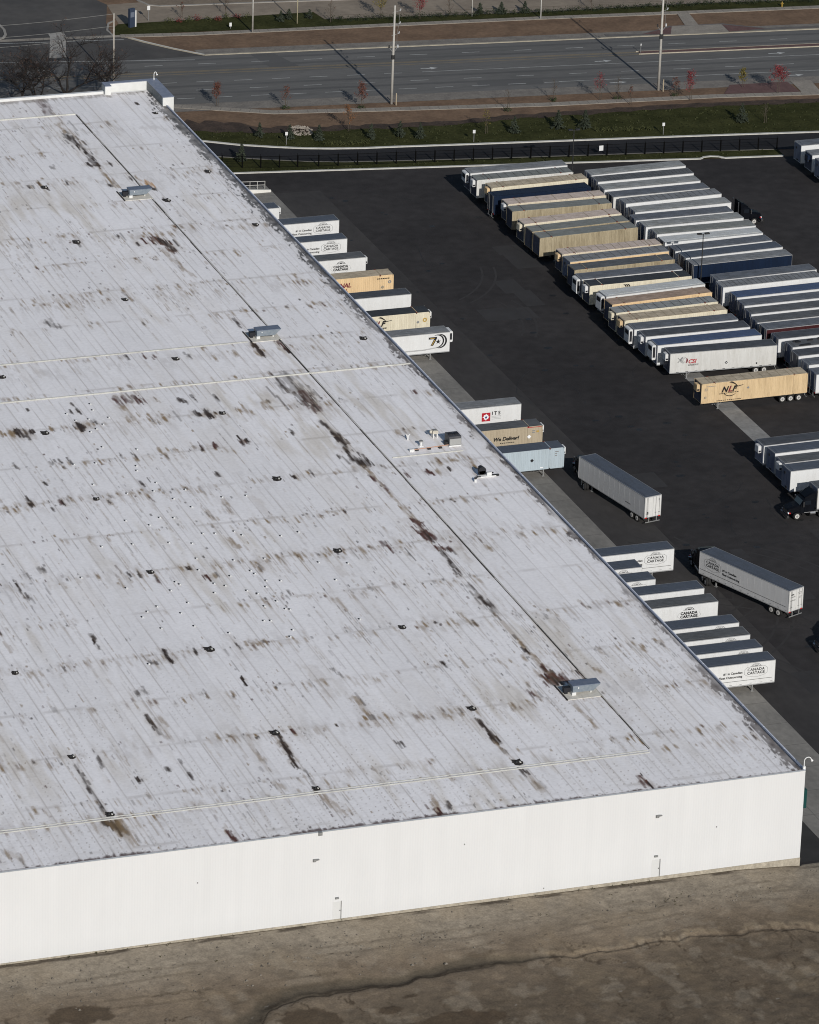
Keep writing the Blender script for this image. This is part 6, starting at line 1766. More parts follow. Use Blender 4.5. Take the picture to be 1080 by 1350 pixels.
T(ST, 60.8, 187.9, R_(3.2), 'trailer with steel-blue roof crossed by the near lamp pole, right-hand row', GB, roof='steel', front='E', door='d')
T(ST, 61.0, 184.3, R_(3.4), 'trailer with bluish roof behind the navy-sided trailer in the right-hand row', GB, roof='slate', front='E', door='d')
T(ST, 61.0, 181.1, R_(2.2), 'navy-sided trailer with grey-brown roof at the gap in the right-hand row', GB, 'navy', 'grey', front='E', door='d', posts=False)
# --- right-hand rows, near block
T(ST, 61.9, 174.0, R_(2.4), 'trailer with dark steel roof, first of the near right-hand block', GB, roof='steel', **E_)
T(ST, 61.5, 171.0, R_(2.2), 'trailer with ribbed grey-brown roof and wide white side, second of the near right-hand block', GB, roof='grey', roof_ribs=.8, **E_)
T(ST, 62.0, 166.9, R_(1.8), 'trailer with blue roof, the only blue one of the near right-hand block', GB, roof='blue', **E_)
T(ST, 61.7, 163.4, R_(1.5), 'trailer with grey roof directly in front of the blue-roofed one, right-hand block', GB, roof='steel', **E_)
T(ST, 61.3, 159.9, R_(1.5), 'trailer with charcoal roof, second in front of the blue-roofed one, right-hand block', GB, roof='char', **E_)
T(ST, 60.8, 156.4, R_(1.5), 'trailer with charcoal roof, third in front of the blue-roofed one, right-hand block', GB, roof='char', **E_)
T(ST, 60.8, 153.1, R_(1.5), 'maroon-sided trailer with slate roof in the near right-hand block', GB, 'maroon', 'steel', front='E', door='d')
T(ST, 61.1, 149.4, R_(1.5), 'white trailer with dark roof and a bright tall corner post next to the maroon one', GB, roof='dark', **E_)
torn = T(ST, 61.7, 145.7, R_(1.5), 'trailer whose grey roof has torn black patches, near right-hand block', GB, roof='char', **E_)
for x, y, s in ((-6.5, .3, .4), (-6.7, .75, .5), (-4.5, .6, .5), (-2.9, .9, .35), (-6.0, -.95, .9)):
    b_ = MB()
    b_.prism([(x - s, y - .18), (x + s, y - .1), (x + s * .8, y + .16), (x - s * .6, y + .1)], ZT - .16, ZT + .036 - 0.0)
    b_.build('torn_patch', M['inkblack'], torn)
T(ST, 61.1, 142.2, R_(1.5), 'trailer with dark roof just in front of the one with torn roof patches', GB, roof='dark', front='E', door='d')
T(ST, 61.0, 138.3, R_(1.5), 'trailer with dark steel roof, second from the near end of the right-hand block', GB, roof='steel', **E_)
T(ST, 60.7, 134.9, R_(1.5), 'nearest trailer of the right-hand block, its white side at the picture edge', GB, roof='steel', **E_)
# --- far right corner
T(ST, 99.0, 228.8, R_(1), 'white trailer with grey roof by the kerb end at the far right corner', GC, roof='steel')
T(ST, 99.0, 224.4, R_(1), 'second trailer of the far right corner, with a dark box above its front', GC, roof='grey', nose='heater', front_panel='navy')
T(ST, 98.8, 220.1, R_(1), 'third trailer of the far right corner, cut by the picture edge', GC, roof='grey')
# --- lower right
def decal_none(d, h, w2):
    return INKM
T(RT, 42.9, 111.9, R_(1.5), 'white refrigerated trailer with dark roof, farthest of the four at the lower right', GD, roof='dark', nose='heater', dark_end='door')
T(ST, 43.1, 108.5, R_(1.5), 'plain white trailer with slate roof between two refrigerated ones at the lower right', GD, roof='slate', front='W', door='g')
T(RT, 43.1, 105.2, R_(1.5), 'white refrigerated trailer with charcoal roof, third of the four at the lower right', GD, roof='char', nose='heater', dark_end='door')
T(ST, 42.6, 102.0, R_(1.5), 'white trailer with bright sunlit side, nearest of the four at the lower right', GD, roof='slate', front='W')
T(ST, 43.7, 95.5, R_(1.5), 'trailer with dark front at the right edge behind the navy tractor', GD, roof='char', front='W', side='dusty')
# --- dock side
def K(xr, y, label, **kw):
    L = kw.pop('L', 16.15)
    nm = kw.pop('name', ST)
    return T(nm, max(0.14, xr - L), y, 0.0, label, GK, L=L, front='E', door='w', **kw)
K(9.42, 221.4, 'short white refrigerated trailer at the far end of the docks, near the railing', L=9.2, name=RT, roof='slate', nose='heater')
K(16.25, 213.3, 'white trailer with blue-grey roof and hexagon badge, farthest one with lettering at the dock', roof='slate', decal=decal_cartage())
K(14.8, 205.1, 'white trailer with blue-grey roof and hexagon badge, second lettered one from the far docks', L=14.6, roof='slate', decal=decal_cartage())
K(14.85, 196.6, 'white refrigerated trailer with charcoal roof and bold dark words, behind the orange container', L=14.6, name=RT, roof='char', nose='heater', decal=decal_cartage2)
K(16.35, 188.5, 'orange ribbed container trailer backed up to the dock', name=CT, side='orange', roof='tan', corr=.3, axles=2, decal=decal_orange)
K(16.2, 180.4, 'plain white trailer with dark roof between the orange and the cream containers', roof='dark')
K(16.3, 172.3, 'cream container trailer with black roof and a tan cross band at the dock', name=CT, side='cream', roof='black', corr=.34, nose='heater', cap='tan', decal=decal_cream)
K(16.2, 163.75, 'white refrigerated trailer with black star and ring logo at the dock', name=RT, roof='grey', nose='reefer', decal=decal_star)
K(16.2, 134.7, 'white trailer with red maple leaf square on its side at the dock', roof='grey', decal=decal_its)
kh = K(16.25, 126.4, 'khaki container trailer with black italic slogan and white diamond at the dock', name=CT, side='khaki', roof='char', corr=.4, nose='heater', cap='khaki', decal=decal_deliver)
MB().box(8.07 - 2.3, 8.07 - 0.15, -1.325, -1.303, ZT - .2, ZT - .12).build('red_stripe', M['inkred'], kh)
sp = MB()
for i in range(8):
    poly_y(sp, [(1.97 + i * .27, ZB + .82), (2.15 + i * .27, ZB + .82), (2.15 + i * .27, ZB + .94), (1.97 + i * .27, ZB + .94)], -1.322)
sp.build('small_print', M['inkblack'], kh)
MB().prism([(6.17 - .3, ZB + 1.45), (6.17, ZB + 1.15), (6.17 + .3, ZB + 1.45), (6.17, ZB + 1.75)], -1.325, -1.303, axis='y').build('placard', M['inkwhite'], kh)
for k_ in range(2):
    MB().box(8.07 - 1.45, 8.07 - 1.1, -1.325, -1.303, ZB + 2.2 - k_ * .25, ZB + 2.33 - k_ * .25).build('placard', M['inkgrey'], kh)
MB().box(8.07 - .85, 8.07 - 0.5, -1.325, -1.303, ZB + 2.0, ZB + 2.25).build('placard', M['inkgold'], kh)
kb = K(16.25, 118.1, 'pale blue container trailer with white heater box at the dock', name=CT, side='ltblue', roof='slate', corr=.5, nose='heater', cap='ltblue', decal=decal_blue)
MB().prism([(3.47 - .26, ZB + 1.45), (3.47, ZB + 1.19), (3.47 + .26, ZB + 1.45), (3.47, ZB + 1.71)], -1.325, -1.303, axis='y').build('placard', M['inkblack'], kb)
MB().box(4.67, 5.07, -1.325, -1.303, ZB + .22, ZB + .36).build('placard', M['inkwhite'], kb)
K(17.45, 81.5, 'white hexagon-badge trailer with slate roof standing farther out behind two short ones at the dock', roof='slate', decal=decal_cartage())
K(11.2, 77.0, 'short white trailer with slate roof, rear one of the two short trailers', L=10.9, roof='slate', decal=decal_cartage(), axles=1)
K(11.4, 72.9, 'short white trailer with slate roof, front one of the two short trailers', L=11.1, roof='slate', decal=decal_cartage(), axles=1)
K(16.3, 68.55, 'long white unlettered trailer with slate roof, just in front of the short ones', roof='slate')
K(16.4, 64.2, 'white trailer with charcoal roof and bold dark words, facing a gap at the near docks', roof='char', decal=decal_cartage2)
K(16.4, 57.4, 'white trailer with slate roof, fourth from the near end of the docks', roof='slate', decal=decal_cartage())
K(16.15, 53.6, 'white trailer with charcoal roof, third from the near end of the docks', roof='char', decal=decal_cartage())
K(16.25, 49.6, 'white trailer with slate roof, second from the near end of the docks', roof='slate', decal=decal_cartage())
K(16.35, 45.7, 'white trailer with hexagon badge and slogan in full view, nearest at the docks', roof='slate', decal=decal_cartage())
# --- two rigs on the move
MOV1 = (17.0, 114.33, -1.371)
MOV2 = (20.30, 79.69, -1.186)
T(ST, *MOV1, 'plain grey-white trailer with slate roof and white rear doors, crossing the yard', 'trailers pulled through the yard', 'silver', roof='slate', door='w', decal=decal_plain_rear)
T(ST, *MOV2, 'white trailer with badge and slogan pulled across the yard by a black tractor', 'trailers pulled through the yard', 'silver', roof='slate', door='w', decal=decal_cartage_moving)

# ------------------------------------------------------------------ tractors
def tractor(x, y, yaw, label, paint_='tnavy', sleeper=True, group='road tractors', short=False):
    root = empty('road_tractor', (x, y, 0), yaw, label, 'truck', group)
    pm = M[paint_]
    dx = -1.6 if short else 0.0
    b_ = MB()
    b_.box(-2.0, 6.2 + dx, -0.45, -0.3, 0.75, 1.0)
    b_.box(-2.0, 6.2 + dx, 0.3, 0.45, 0.75, 1.0)
    for xx in (-1.9, -0.6, 0.6, 2.0, 3.5, 5.0 + dx, 6.0 + dx):
        b_.box(xx - 0.08, xx + 0.08, -0.3, 0.3, 0.78, 0.96)
    b_.box(-0.3, 0.6, -0.5, 0.5, 1.0, 1.12)
    b_.build('chassis', M['black'], root)
    def loft(secs, name, m_, smooth=False):
        """secs: list of (x, halfwidth bottom, halfwidth top, z0, z1)"""
        bb = MB()
        vs_, fs = [], []
        for (xx, wb, wt, z0, z1) in secs:
            xx += dx
            ch = min(0.18, (z1 - z0) * 0.2)
            vs_ += [(xx, -wb, z0), (xx, -wb, z1 - ch), (xx, -wt + ch, z1), (xx, wt - ch, z1), (xx, wb, z1 - ch), (xx, wb, z0)]
        n = 6
        for i in range(len(secs) - 1):
            for j in range(n):
                a, c_ = i * n + j, i * n + (j + 1) % n
                fs.append((a, c_, c_ + n, a + n))
        fs.append(tuple(range(n))[::-1])
        fs.append(tuple(range((len(secs) - 1) * n, len(secs) * n)))
        bb.add(vs_, fs)
        return fixnormals(bb.build(name, m_, root, smooth))
    cab = loft([(2.75, 1.22, 1.22, 0.95, 3.0), (3.9, 1.2, 1.18, 0.95, 2.95), (4.35, 1.15, 1.1, 0.95, 2.75), (4.75, 1.1, 1.0, 0.95, 2.0)], 'cab', pm)
    bb = MB()
    bb.add([(4.40 + dx, -0.98, 2.66), (4.78 + dx, -0.95, 2.02), (4.78 + dx, 0.95, 2.02), (4.40 + dx, 0.98, 2.66)], [(0, 1, 2, 3)])
    fixnormals(bb.build('windshield', M['glass'], cab))
    for sy in (-1, 1):
        dd = MB()
        a, c_ = sorted((sy * 1.205, sy * 1.235))
        dd.box(3.2 + dx, 4.2 + dx, a, c_, 1.0, 2.05)
        dr = dd.build('door', pm, cab)
        gl = MB()
        gl.box(3.3 + dx, 4.15 + dx, a, c_, 2.08, 2.65)
        gl.build('side_window', M['glass'], cab)
    if short:
        loft([(2.75, 1.22, 1.15, 2.9, 3.8), (3.3, 1.12, 1.0, 2.9, 3.6), (4.1, 0.95, 0.8, 2.85, 3.05)], 'roof_fairing', pm)
    elif sleeper:
        loft([(0.95, 1.24, 1.2, 1.0, 3.75), (2.0, 1.24, 1.2, 1.0, 3.85), (2.75, 1.22, 1.15, 1.0, 3.7), (3.3, 1.15, 1.0, 2.6, 3.4), (4.1, 1.0, 0.8, 2.7, 2.98)], 'sleeper_fairing', pm)
    hood = loft([(4.7, 1.05, 1.0, 1.0, 1.98), (5.6, 1.0, 0.9, 0.95, 1.85), (6.3, 0.85, 0.75, 0.8, 1.65), (6.5, 0.75, 0.65, 0.8, 1.45)], 'hood', pm)
    gg = MB()
    gg.box(6.47 + dx, 6.53 + dx, -0.55, 0.55, 0.85, 1.4)
    gg.build('grille', M['chrome'], hood)
    for sy in (-1, 1):
        fb = MB()
        pts = [(5.15 + dx + 0.75 * math.cos(t), 0.55 + 0.62 * math.sin(t)) for t in np.linspace(0.1, math.pi - 0.1, 9)]
        inner = [(5.15 + dx + 0.64 * math.cos(t), 0.55 + 0.52 * math.sin(t)) for t in np.linspace(0.1, math.pi - 0.1, 9)]
        a, c_ = sorted((sy * 0.8, sy * 1.22))
        fb.prism(pts + inner[::-1], a, c_, axis='y')
        fixnormals(fb.build('fender', pm, root))
        hl = MB()
        a, c_ = sorted((sy * 0.72, sy * 1.02))
        hl.box(6.3 + dx, 6.45 + dx, a, c_, 0.95, 1.15)
        hl.build('headlight', M['inkwhite'], root)
        tl = MB()
        a, c_ = sorted((sy * 1.0, sy * 1.14))
        tl.box(6.12 + dx, 6.3 + dx, a, c_, 0.98, 1.12)
        tl.build('turn_signal', M['red'], root)
        ft = MB()
        ft.tube((1.6 + dx * .4, sy * 0.95, 0.72), (3.3 + dx, sy * 0.95, 0.72), 0.33, 0.33, 14)
        ft.build('fuel_tank', M['chrome'], root)
        sf = MB()
        a, c_ = sorted((sy * 1.18, sy * 1.25))
        sf.box(0.6, 4.2 + dx, a, c_, 0.98, 1.04)
        sf.build('step_rail', M['alu'], root)
        mi_ = MB()
        a, c_ = sorted((sy * 1.32, sy * 1.5))
        mi_.box(4.35 + dx, 4.5 + dx, a, c_, 1.9, 2.6)
        mi_.box(4.35 + dx, 4.42 + dx, min(sy * 1.1, sy * 1.35), max(sy * 1.1, sy * 1.35), 2.4, 2.46)
        mi_.build('mirror', M['chrome'], root)
        ex = MB()
        ex.tube((0.8, sy * 1.05, 1.0), (0.8, sy * 1.05, 3.9), 0.09, 0.09, 10)
        ex.build('exhaust_stack', M['chrome'], root)
    bp_ = MB()
    bp_.box(6.35 + dx, 6.65 + dx, -1.15, 1.15, 0.4, 0.75)
    bp_.build('bumper', M['chrome'], root)
    for xx, sy in ((5.15 + dx, -1), (5.15 + dx, 1)):
        add_wheel(root, xx, sy * 1.0, sy)
    for xx in (-1.35, -0.05):
        for sy in (-1, 1):
            add_wheel(root, xx, sy * 1.02, sy)
            add_wheel(root, xx, sy * 0.68, sy, shiny=False)
    return root

def front_of(t, head):
    x, y, a = t
    kx, ky = x - math.sin(a) * 1.3 + math.cos(a) * 0.9, y + math.cos(a) * 1.3 + math.sin(a) * 0.9
    return (kx - math.cos(head) * 0.15, ky - math.sin(head) * 0.15, head)
tractor(*front_of(MOV1, R_(80)), 'black tractor hidden behind the plain trailer crossing the yard', 'tblack', sleeper=False)
tractor(*front_of(MOV2, R_(84)), 'black tractor pulling the lettered trailer across the yard', 'tblack')
tractor(44.35, 96.3, math.pi, 'navy tractor with shiny front wheel at the lower right, below the sunlit white trailer', 'tnavy', short=True)
tractor(78.0, 207.4, 0.03, 'navy tractor at the far end of the right-hand row, only its cab showing', 'tnavy', short=True)
tractor(32.6, 54.6, math.pi - 0.05, 'dark tractor cut by the right picture edge, seen mostly by its shadow', 'tnavy')

# ------------------------------------------------------------------ dock end railing and stair
r = empty('loading_ramp', (8.1, 239.4, 0), 0, 'white concrete ramp wall with grey pipe railing at the far end of the docks', 'ramp')
b_ = MB()
b_.prism([(-4.9, 0), (5.9, 0), (5.9, 0.35), (-4.9, 1.25)], 0.0, 0.3, axis='y')
fixnormals(b_.build('ramp_wall', mat('ramp_wall_white', (0.62, 0.60, 0.55), (0.70, 0.68, 0.63), 1, rough=0.8), r))
MB().box(-4.9, 5.8, 0.3, 2.4, 0.0, 0.3).build('ramp_deck', padm, r)
rl = MB()
for z in (0.95, 1.55):
    rl.tube((-4.9, 0.9, z + 0.5), (5.2, 0.9, z), 0.045, 0.045, 6)
for xx in np.arange(-4.6, 5.3, 1.22):
    rl.tube((xx, 0.9, 0.3), (xx, 0.9, 1.75 - 0.02 * (xx + 4)), 0.045, 0.045, 6)
rl.build('railing', mat('railing_grey', (0.50, 0.49, 0.46), rough=0.5), r)

# ------------------------------------------------------------------ fence
def fence_line():
    pts = [(10.2, 252.8), (13.2, 251.7), (16.0, 250.9), (18.9, 250.3), (21.8, 249.9)]
    pts += [(x, 249.3 - 0.134 * (x - 25.1)) for x in np.arange(25.1, 100.5, 3.1)]
    return pts
fr = empty('chain_link_fence', (60, 244.6, 0), 0, 'long black chain-link fence between the yard and the driveway', 'fence')
FP = [(p[0] - 60, p[1] - 244.6) for p in fence_line()]
fm = mat('black_fence_paint', (0.004, 0.004, 0.004), rough=1.0, spec=0.05)
post = MB().tube((0, 0, 0), (0, 0, 1.95), 0.11, 0.11, 6)
post.tube((0, 0, 1.95), (0, 0.22, 2.2), 0.035, 0.035, 6)
psrc = None
for x, y in FP:
    if psrc is None:
        psrc = post.build('post', fm, fr)
        o = psrc
    else:
        o = linked(psrc, fr)
    o.location = (x, y, 0)
b_ = MB()
for a, c_ in zip(FP[:-1], FP[1:]):
    for z, rr in ((1.88, 0.035), (0.95, 0.022), (0.12, 0.022)):
        b_.tube((*a, z), (*c_, z), rr, rr, 5)
b_.build('rail', fm, fr)
cm = bpy.data.materials.new('chain_link_mesh')
cm.use_nodes = True
nt = cm.node_tree
pb = nt.nodes['Principled BSDF']
pb.inputs['Base Color'].default_value = (0.004, 0.004, 0.004, 1)
pb.inputs['Specular IOR Level'].default_value = 0.0
pb.inputs['Roughness'].default_value = 0.6
pb.inputs['Alpha'].default_value = 0.14
b_ = MB()
for a, c_ in zip(FP[:-1], FP[1:]):
    b_.add([(*a, 0.1), (*c_, 0.1), (*c_, 1.86), (*a, 1.86)], [(0, 1, 2, 3)])
b_.build('mesh_panel', cm, fr)
sgn = MB().box(-0.35, 0.35, -0.06, -0.03, 0.9, 1.75).build('notice_board', P['white'], fr)
sgn.location = (70.6 - 60, 249.3 - 0.134 * (70.6 - 25.1) - 244.6, 0)

# ------------------------------------------------------------------ yard lamp posts
def yard_lamp(x, y, h, label):
    r = empty('yard_lamp_post', (x, y, 0), RAD(-2), label, 'lamp post', 'twin-headed lamp posts in the trailer yard')
    b_ = MB()
    b_.tube((0, 0, 0.5), (0, 0, h), 0.11, 0.07, 8)
    b_.build('pole', M['black'], r)
    MB().tube((0, 0, 0), (0, 0, 0.7), 0.3, 0.3, 12).build('base', padm, r)
    for s in (-1, 1):
        b_ = MB()
        b_.box(min(0, s * .35), max(0, s * .35), -0.04, 0.04, h - 0.06, h + 0.02)
        b_.prism([(s * 0.25, -0.22), (s * 0.95, -0.22), (s * 0.95, 0.22), (s * 0.25, 0.22)], h - 0.04, h + 0.14)
        fixnormals(b_.build('lamp_head', M['black'], r))
yard_lamp(61.0, 231.2, 9.0, 'black twin lamp post between the far ends of the two trailer rows')
yard_lamp(61.75, 179.95, 9.3, 'black twin lamp post in front of the navy-sided trailer of the right-hand row')

# ------------------------------------------------------------------ utility poles
polem = mat('grey_concrete_pole', (0.36, 0.34, 0.31), (0.46, 0.44, 0.40), 0.8, rough=0.85)
def utility_pole(x, y, h, label, lean=(0.0, 0.0), arms=True, r0=0.24, r1=0.15, m_=None):
    r = empty('utility_pole', (x, y, 0), 0, label, 'utility pole', 'utility poles along the road')
    top = (lean[0] * h, lean[1] * h, h)
    b_ = MB()
    b_.tube((0, 0, 0), top, r0, r1, 12)
    b_.build('pole', m_ or polem, r, True)
    def P_(z):
        return Vector((lean[0] * z, lean[1] * z, z))
    if arms:
        hw = MB()
        for z, ln in ((h * .93, 0.9), (h * .80, 0.9), (h * .70, 0.8)):
            p = P_(z)
            hw.tube(p, p + Vector((ln, 0, 0.25)), 0.04, 0.03, 6, 0)
            hw.tube(p, p + Vector((-0.45, 0, -0.1)), 0.035, 0.03, 6, 0)
        z = h * 0.52
        p = P_(z)
        for s in (-1, 1):
            hw.tube(p, p + Vector((s * 0.75, 0, 0.95)), 0.05, 0.04, 6, 0)
        hw.build('crossarm', M['steel'], r)
        for z, ln in ((h * .93, 0.9), (h * .80, 0.9), (h * .70, 0.8)):
            p = P_(z) + Vector((ln, 0, 0.2))
            i_ = MB()
            for q in range(4):
                i_.tube(p + Vector((0.04 * q, 0, 0.1 * q)), p + Vector((0.04 * q + 0.02, 0, 0.1 * q + 0.05)), 0.13, 0.08, 8)
            i_.build('insulator', mat_ins, r)
        p = P_(h * 0.52)
        for s in (-1, 1):
            i_ = MB()
            i_.tube(p + Vector((s * .75, 0, .9)), p + Vector((s * .75, 0, 1.35)), 0.15, 0.1, 8)
            i_.build('insulator', mat_ins if s > 0 else M['black'], r)
        c_ = MB()
        c_.path([P_(h * .93) + Vector((.9, 0, .3)), P_(h * .86) + Vector((.75, -.1, -.3)), P_(h * .80) + Vector((.8, 0, .2)), P_(h * .72) + Vector((.5, -.1, 0)), P_(h * .52) + Vector((.55, 0, 1.0))], 0.025, 5)
        c_.build('jumper_cable', M['steel'], r)
        MB().box(-0.3, 0.3, -0.32, -0.05, h * 0.46, h * 0.5).build('switch_box', M['black'], r)
        MB().tube(P_(0.4) + Vector((0.5, -0.9, -0.4)), P_(0.4) + Vector((.5, -.9, 1.7)), 0.09, 0.09, 6).build('marker_post', mat('tan_post', (0.4, 0.33, 0.23), rough=0.9), r)
    return r
mat_ins = mat('grey_insulator', (0.5, 0.51, 0.52), rough=0.35)
utility_pole(46.77, 276.65, 16.8, 'tall grey utility pole with insulators and cables, at the centre of the road verge', (0.008, 0.0))
utility_pole(92.4, 272.8, 19.5, 'tall grey utility pole with two braced insulators, right of centre on the road verge', (0.006, 0.0))
utility_pole(5.9, 298.9, 11.8, 'slim wooden pole behind the parapet corner, beside the bare trees', (-0.004, 0), False, 0.17, 0.11, mat('grey_wood', (0.33, 0.30, 0.26), (0.42, 0.39, 0.34), 2, rough=0.9))
utility_pole(36.6, 319.6, 13.0, 'pale street pole at the top left on the far grass strip', (0.0, 0), False, 0.16, 0.1)
utility_pole(45.6, 322.6, 12.0, 'thin yellowish pole beside the small hedge beyond the road', (0.004, 0), False, 0.1, 0.08, mat('yellowish_pole', (0.45, 0.40, 0.27), rough=0.8))
utility_pole(76.4, 319.4, 9.0, 'thin pole among the small spruces on the far strip', (0, 0), False, 0.09, 0.06, mat('pale_pole', (0.5, 0.48, 0.44), rough=0.8))
utility_pole(87.6, 315.4, 13.0, 'white pole on the far sidewalk between the two tall poles', (0, 0), False, 0.12, 0.09, mat('white_pole', (0.6, 0.59, 0.56), rough=0.6))
# overhead wires running left from the slim wooden pole
for i, (z0, dy) in enumerate(((11.7, 0), (9.6, 0.1), (8.0, -0.1))):
    pts = []
    for k_ in range(13):
        t = k_ / 12
        pts.append((5.9 - 46 * t, 298.9 + dy + 5.2 * t, z0 - 1.2 * math.sin(math.pi * t) - 0.3 * t))
    w_ = MB().path(pts, 0.03, 4)
    o = w_.build('overhead_wire', mat('pale_wire', (0.22, 0.215, 0.20), rough=0.5) if i == 0 else bpy.data.materials['pale_wire'])
    tag(o, ('top', 'middle', 'lowest')[i] + ' of three thin wires running left from the slim wooden pole', 'wire', 'wires over the junction')

# ------------------------------------------------------------------ signs and small posts
r = empty('monument_sign', (17.6, 327.5, 0), RAD(20), 'blue and white pylon sign on the grass corner at the top left', 'sign')
MB().box(-0.75, 0.35, -0.25, 0.25, 0, 3.3).build('sign_body', mat('sign_blue', (0.03, 0.042, 0.07), rough=0.5), r)
MB().box(0.35, 0.62, -0.3, 0.3, 0, 2.9).build('white_pier', P['dusty'], r)
MB().box(-0.6, 0.2, -0.275, -0.255, 1.8, 2.7).build('sign_face', mat('sign_pale', (0.12, 0.14, 0.18), rough=0.5), r)
def small_sign(x, y, h, label, face=0.35, fh=0.5, postm=None):
    r = empty('post_sign', (x, y, 0), RAD(-8), label, 'sign', 'small white signs on posts')
    MB().tube((0, 0, 0), (0, 0, h), 0.05, 0.05, 6).build('post', postm or M['steel'], r)
    MB().box(-face / 2, face / 2, -0.08, -0.04, h - fh, h + 0.05).build('sign_plate', P['white'], r)
small_sign(23.5, 260.9, 2.1, 'small white sign on a post near the stone pile by the driveway', 0.42)
small_sign(53.2, 254.8, 2.0, 'small white sign on a post at the middle of the driveway kerb', 0.42)
small_sign(84.4, 250.8, 2.0, 'small white sign on a post at the right of the driveway kerb', 0.42)
small_sign(21.3, 330.3, 2.6, 'small white sign behind the pylon sign on the grass corner', 0.5, 0.7)
small_sign(33.6, 322.6, 1.0, 'short white marker on the far grass strip left of the street pole', 0.4, 0.6)
small_sign(97.2, 295.6 - .1035 * 37 + 1.0, 1.6, 'thin marker post at the tip of the raised median', 0.15, 0.3)
r = empty('fire_hydrant', (131.5, 311.9, 0), 0, 'small yellow hydrant on the far sidewalk at the top right', 'hydrant')
yl = mat('hydrant_yellow', (0.25, 0.16, 0.03), rough=0.5)
MB().tube((0, 0, 0), (0, 0, 0.75), 0.16, 0.15, 10).tube((0, 0, .75), (0, 0, .95), .15, .05, 10).build('barrel', yl, r)
MB().tube((-.28, 0, .55), (.28, 0, .55), .08, .08, 8).build('nozzle', yl, r)

# ------------------------------------------------------------------ vegetation
barkm = mat('grey_brown_bark', (0.06, 0.048, 0.038), (0.10, 0.08, 0.06), 3, rough=0.95)
darkbark = mat('dark_bark', (0.016, 0.013, 0.012), (0.03, 0.025, 0.022), 3, rough=0.95)
LEAF = {
    'red': mat('red_leaves', (0.12, 0.018, 0.022), (0.26, 0.045, 0.05), 2.5, rough=0.8),
    'redbrown': mat('red_brown_leaves', (0.085, 0.03, 0.022), (0.15, 0.055, 0.035), 2.5, rough=0.8),
    'orange': mat('orange_brown_leaves', (0.14, 0.06, 0.025), (0.22, 0.10, 0.04), 2.5, rough=0.8),
    'yellow': mat('yellow_green_leaves', (0.10, 0.085, 0.02), (0.19, 0.15, 0.035), 2.5, rough=0.8),
    'green': mat('dark_green_leaves', (0.018, 0.03, 0.012), (0.045, 0.06, 0.022), 2.5, rough=0.85),
    'spruce': mat('spruce_needles', (0.020, 0.027, 0.016), (0.050, 0.060, 0.040), 2.5, rough=0.85),
    'dead': mat('dead_leaves', (0.06, 0.03, 0.02), (0.13, 0.07, 0.045), 2.5, rough=0.9),
}
def leaf_clump(mb, c_, s, rr, n):
    for _ in range(n):
        d = Vector((rr.gauss(0, 1), rr.gauss(0, 1), rr.gauss(0, 1)))
        if d.length < 1e-3:
            continue
        p = Vector(c_) + d * (s * 0.45)
        a = Vector((rr.uniform(-1, 1), rr.uniform(-1, 1), rr.uniform(-.6, .6))).normalized()
        b = a.cross(Vector((rr.uniform(-1, 1), rr.uniform(-1, 1), rr.uniform(-1, 1)))).normalized()
        q = rr.uniform(0.06, 0.13)
        mb.add([p - a * q, p + b * q * .6, p + a * q, p - b * q * .6], [(0, 1, 2, 3)])

def sapling(x, y, h, kind, label, seed, dens=1.0, spread=0.32, group='young street trees on the verge', weeds=False):
    rr = random.Random(seed)
    r = empty('young_tree', (x, y, 0), 0, label, 'tree', group)
    b_, lf = MB(), MB()
    b_.tube((0, 0, 0), (0.05, 0, h * .95), 0.055, 0.018, 6)
    nb = int(14 + h * 3)
    for i in range(nb):
        z = h * (0.28 + 0.68 * i / nb)
        a = rr.uniform(0, 6.28)
        ln = h * spread * (1.15 - 0.75 * (i / nb)) * rr.uniform(0.6, 1.1)
        p0 = Vector((0.04 * z / h, 0, z))
        p1 = p0 + Vector((math.cos(a) * ln * .75, math.sin(a) * ln * .75, ln * 0.85))
        b_.tube(p0, p1, 0.018, 0.006, 4)
        for _ in range(2):
            t = rr.uniform(.4, .9)
            m0 = p0.lerp(p1, t)
            a2 = a + rr.uniform(-1, 1)
            b_.tube(m0, m0 + Vector((math.cos(a2) * ln * .3, math.sin(a2) * ln * .3, ln * .3)), 0.01, 0.004, 4)
        for t in (0.45, 0.7, 0.95):
            if rr.random() < dens:
                leaf_clump(lf, p0.lerp(p1, t), h * 0.085, rr, int(7 * dens + 3))
    b_.build('trunk', barkm, r)
    if dens > 0.02:
        lf.build('crown', LEAF[kind], r)
    if weeds:
        wb = MB()
        for _ in range(26):
            leaf_clump(wb, (rr.uniform(-.6, .6), rr.uniform(-.5, .5), rr.uniform(.1, .45)), .3, rr, 5)
        wb.build('undergrowth', LEAF['green'], r)
    st = MB().box(0.28, 0.33, -0.03, 0.03, 0, 1.3)
    st.build('stake', barkm, r)

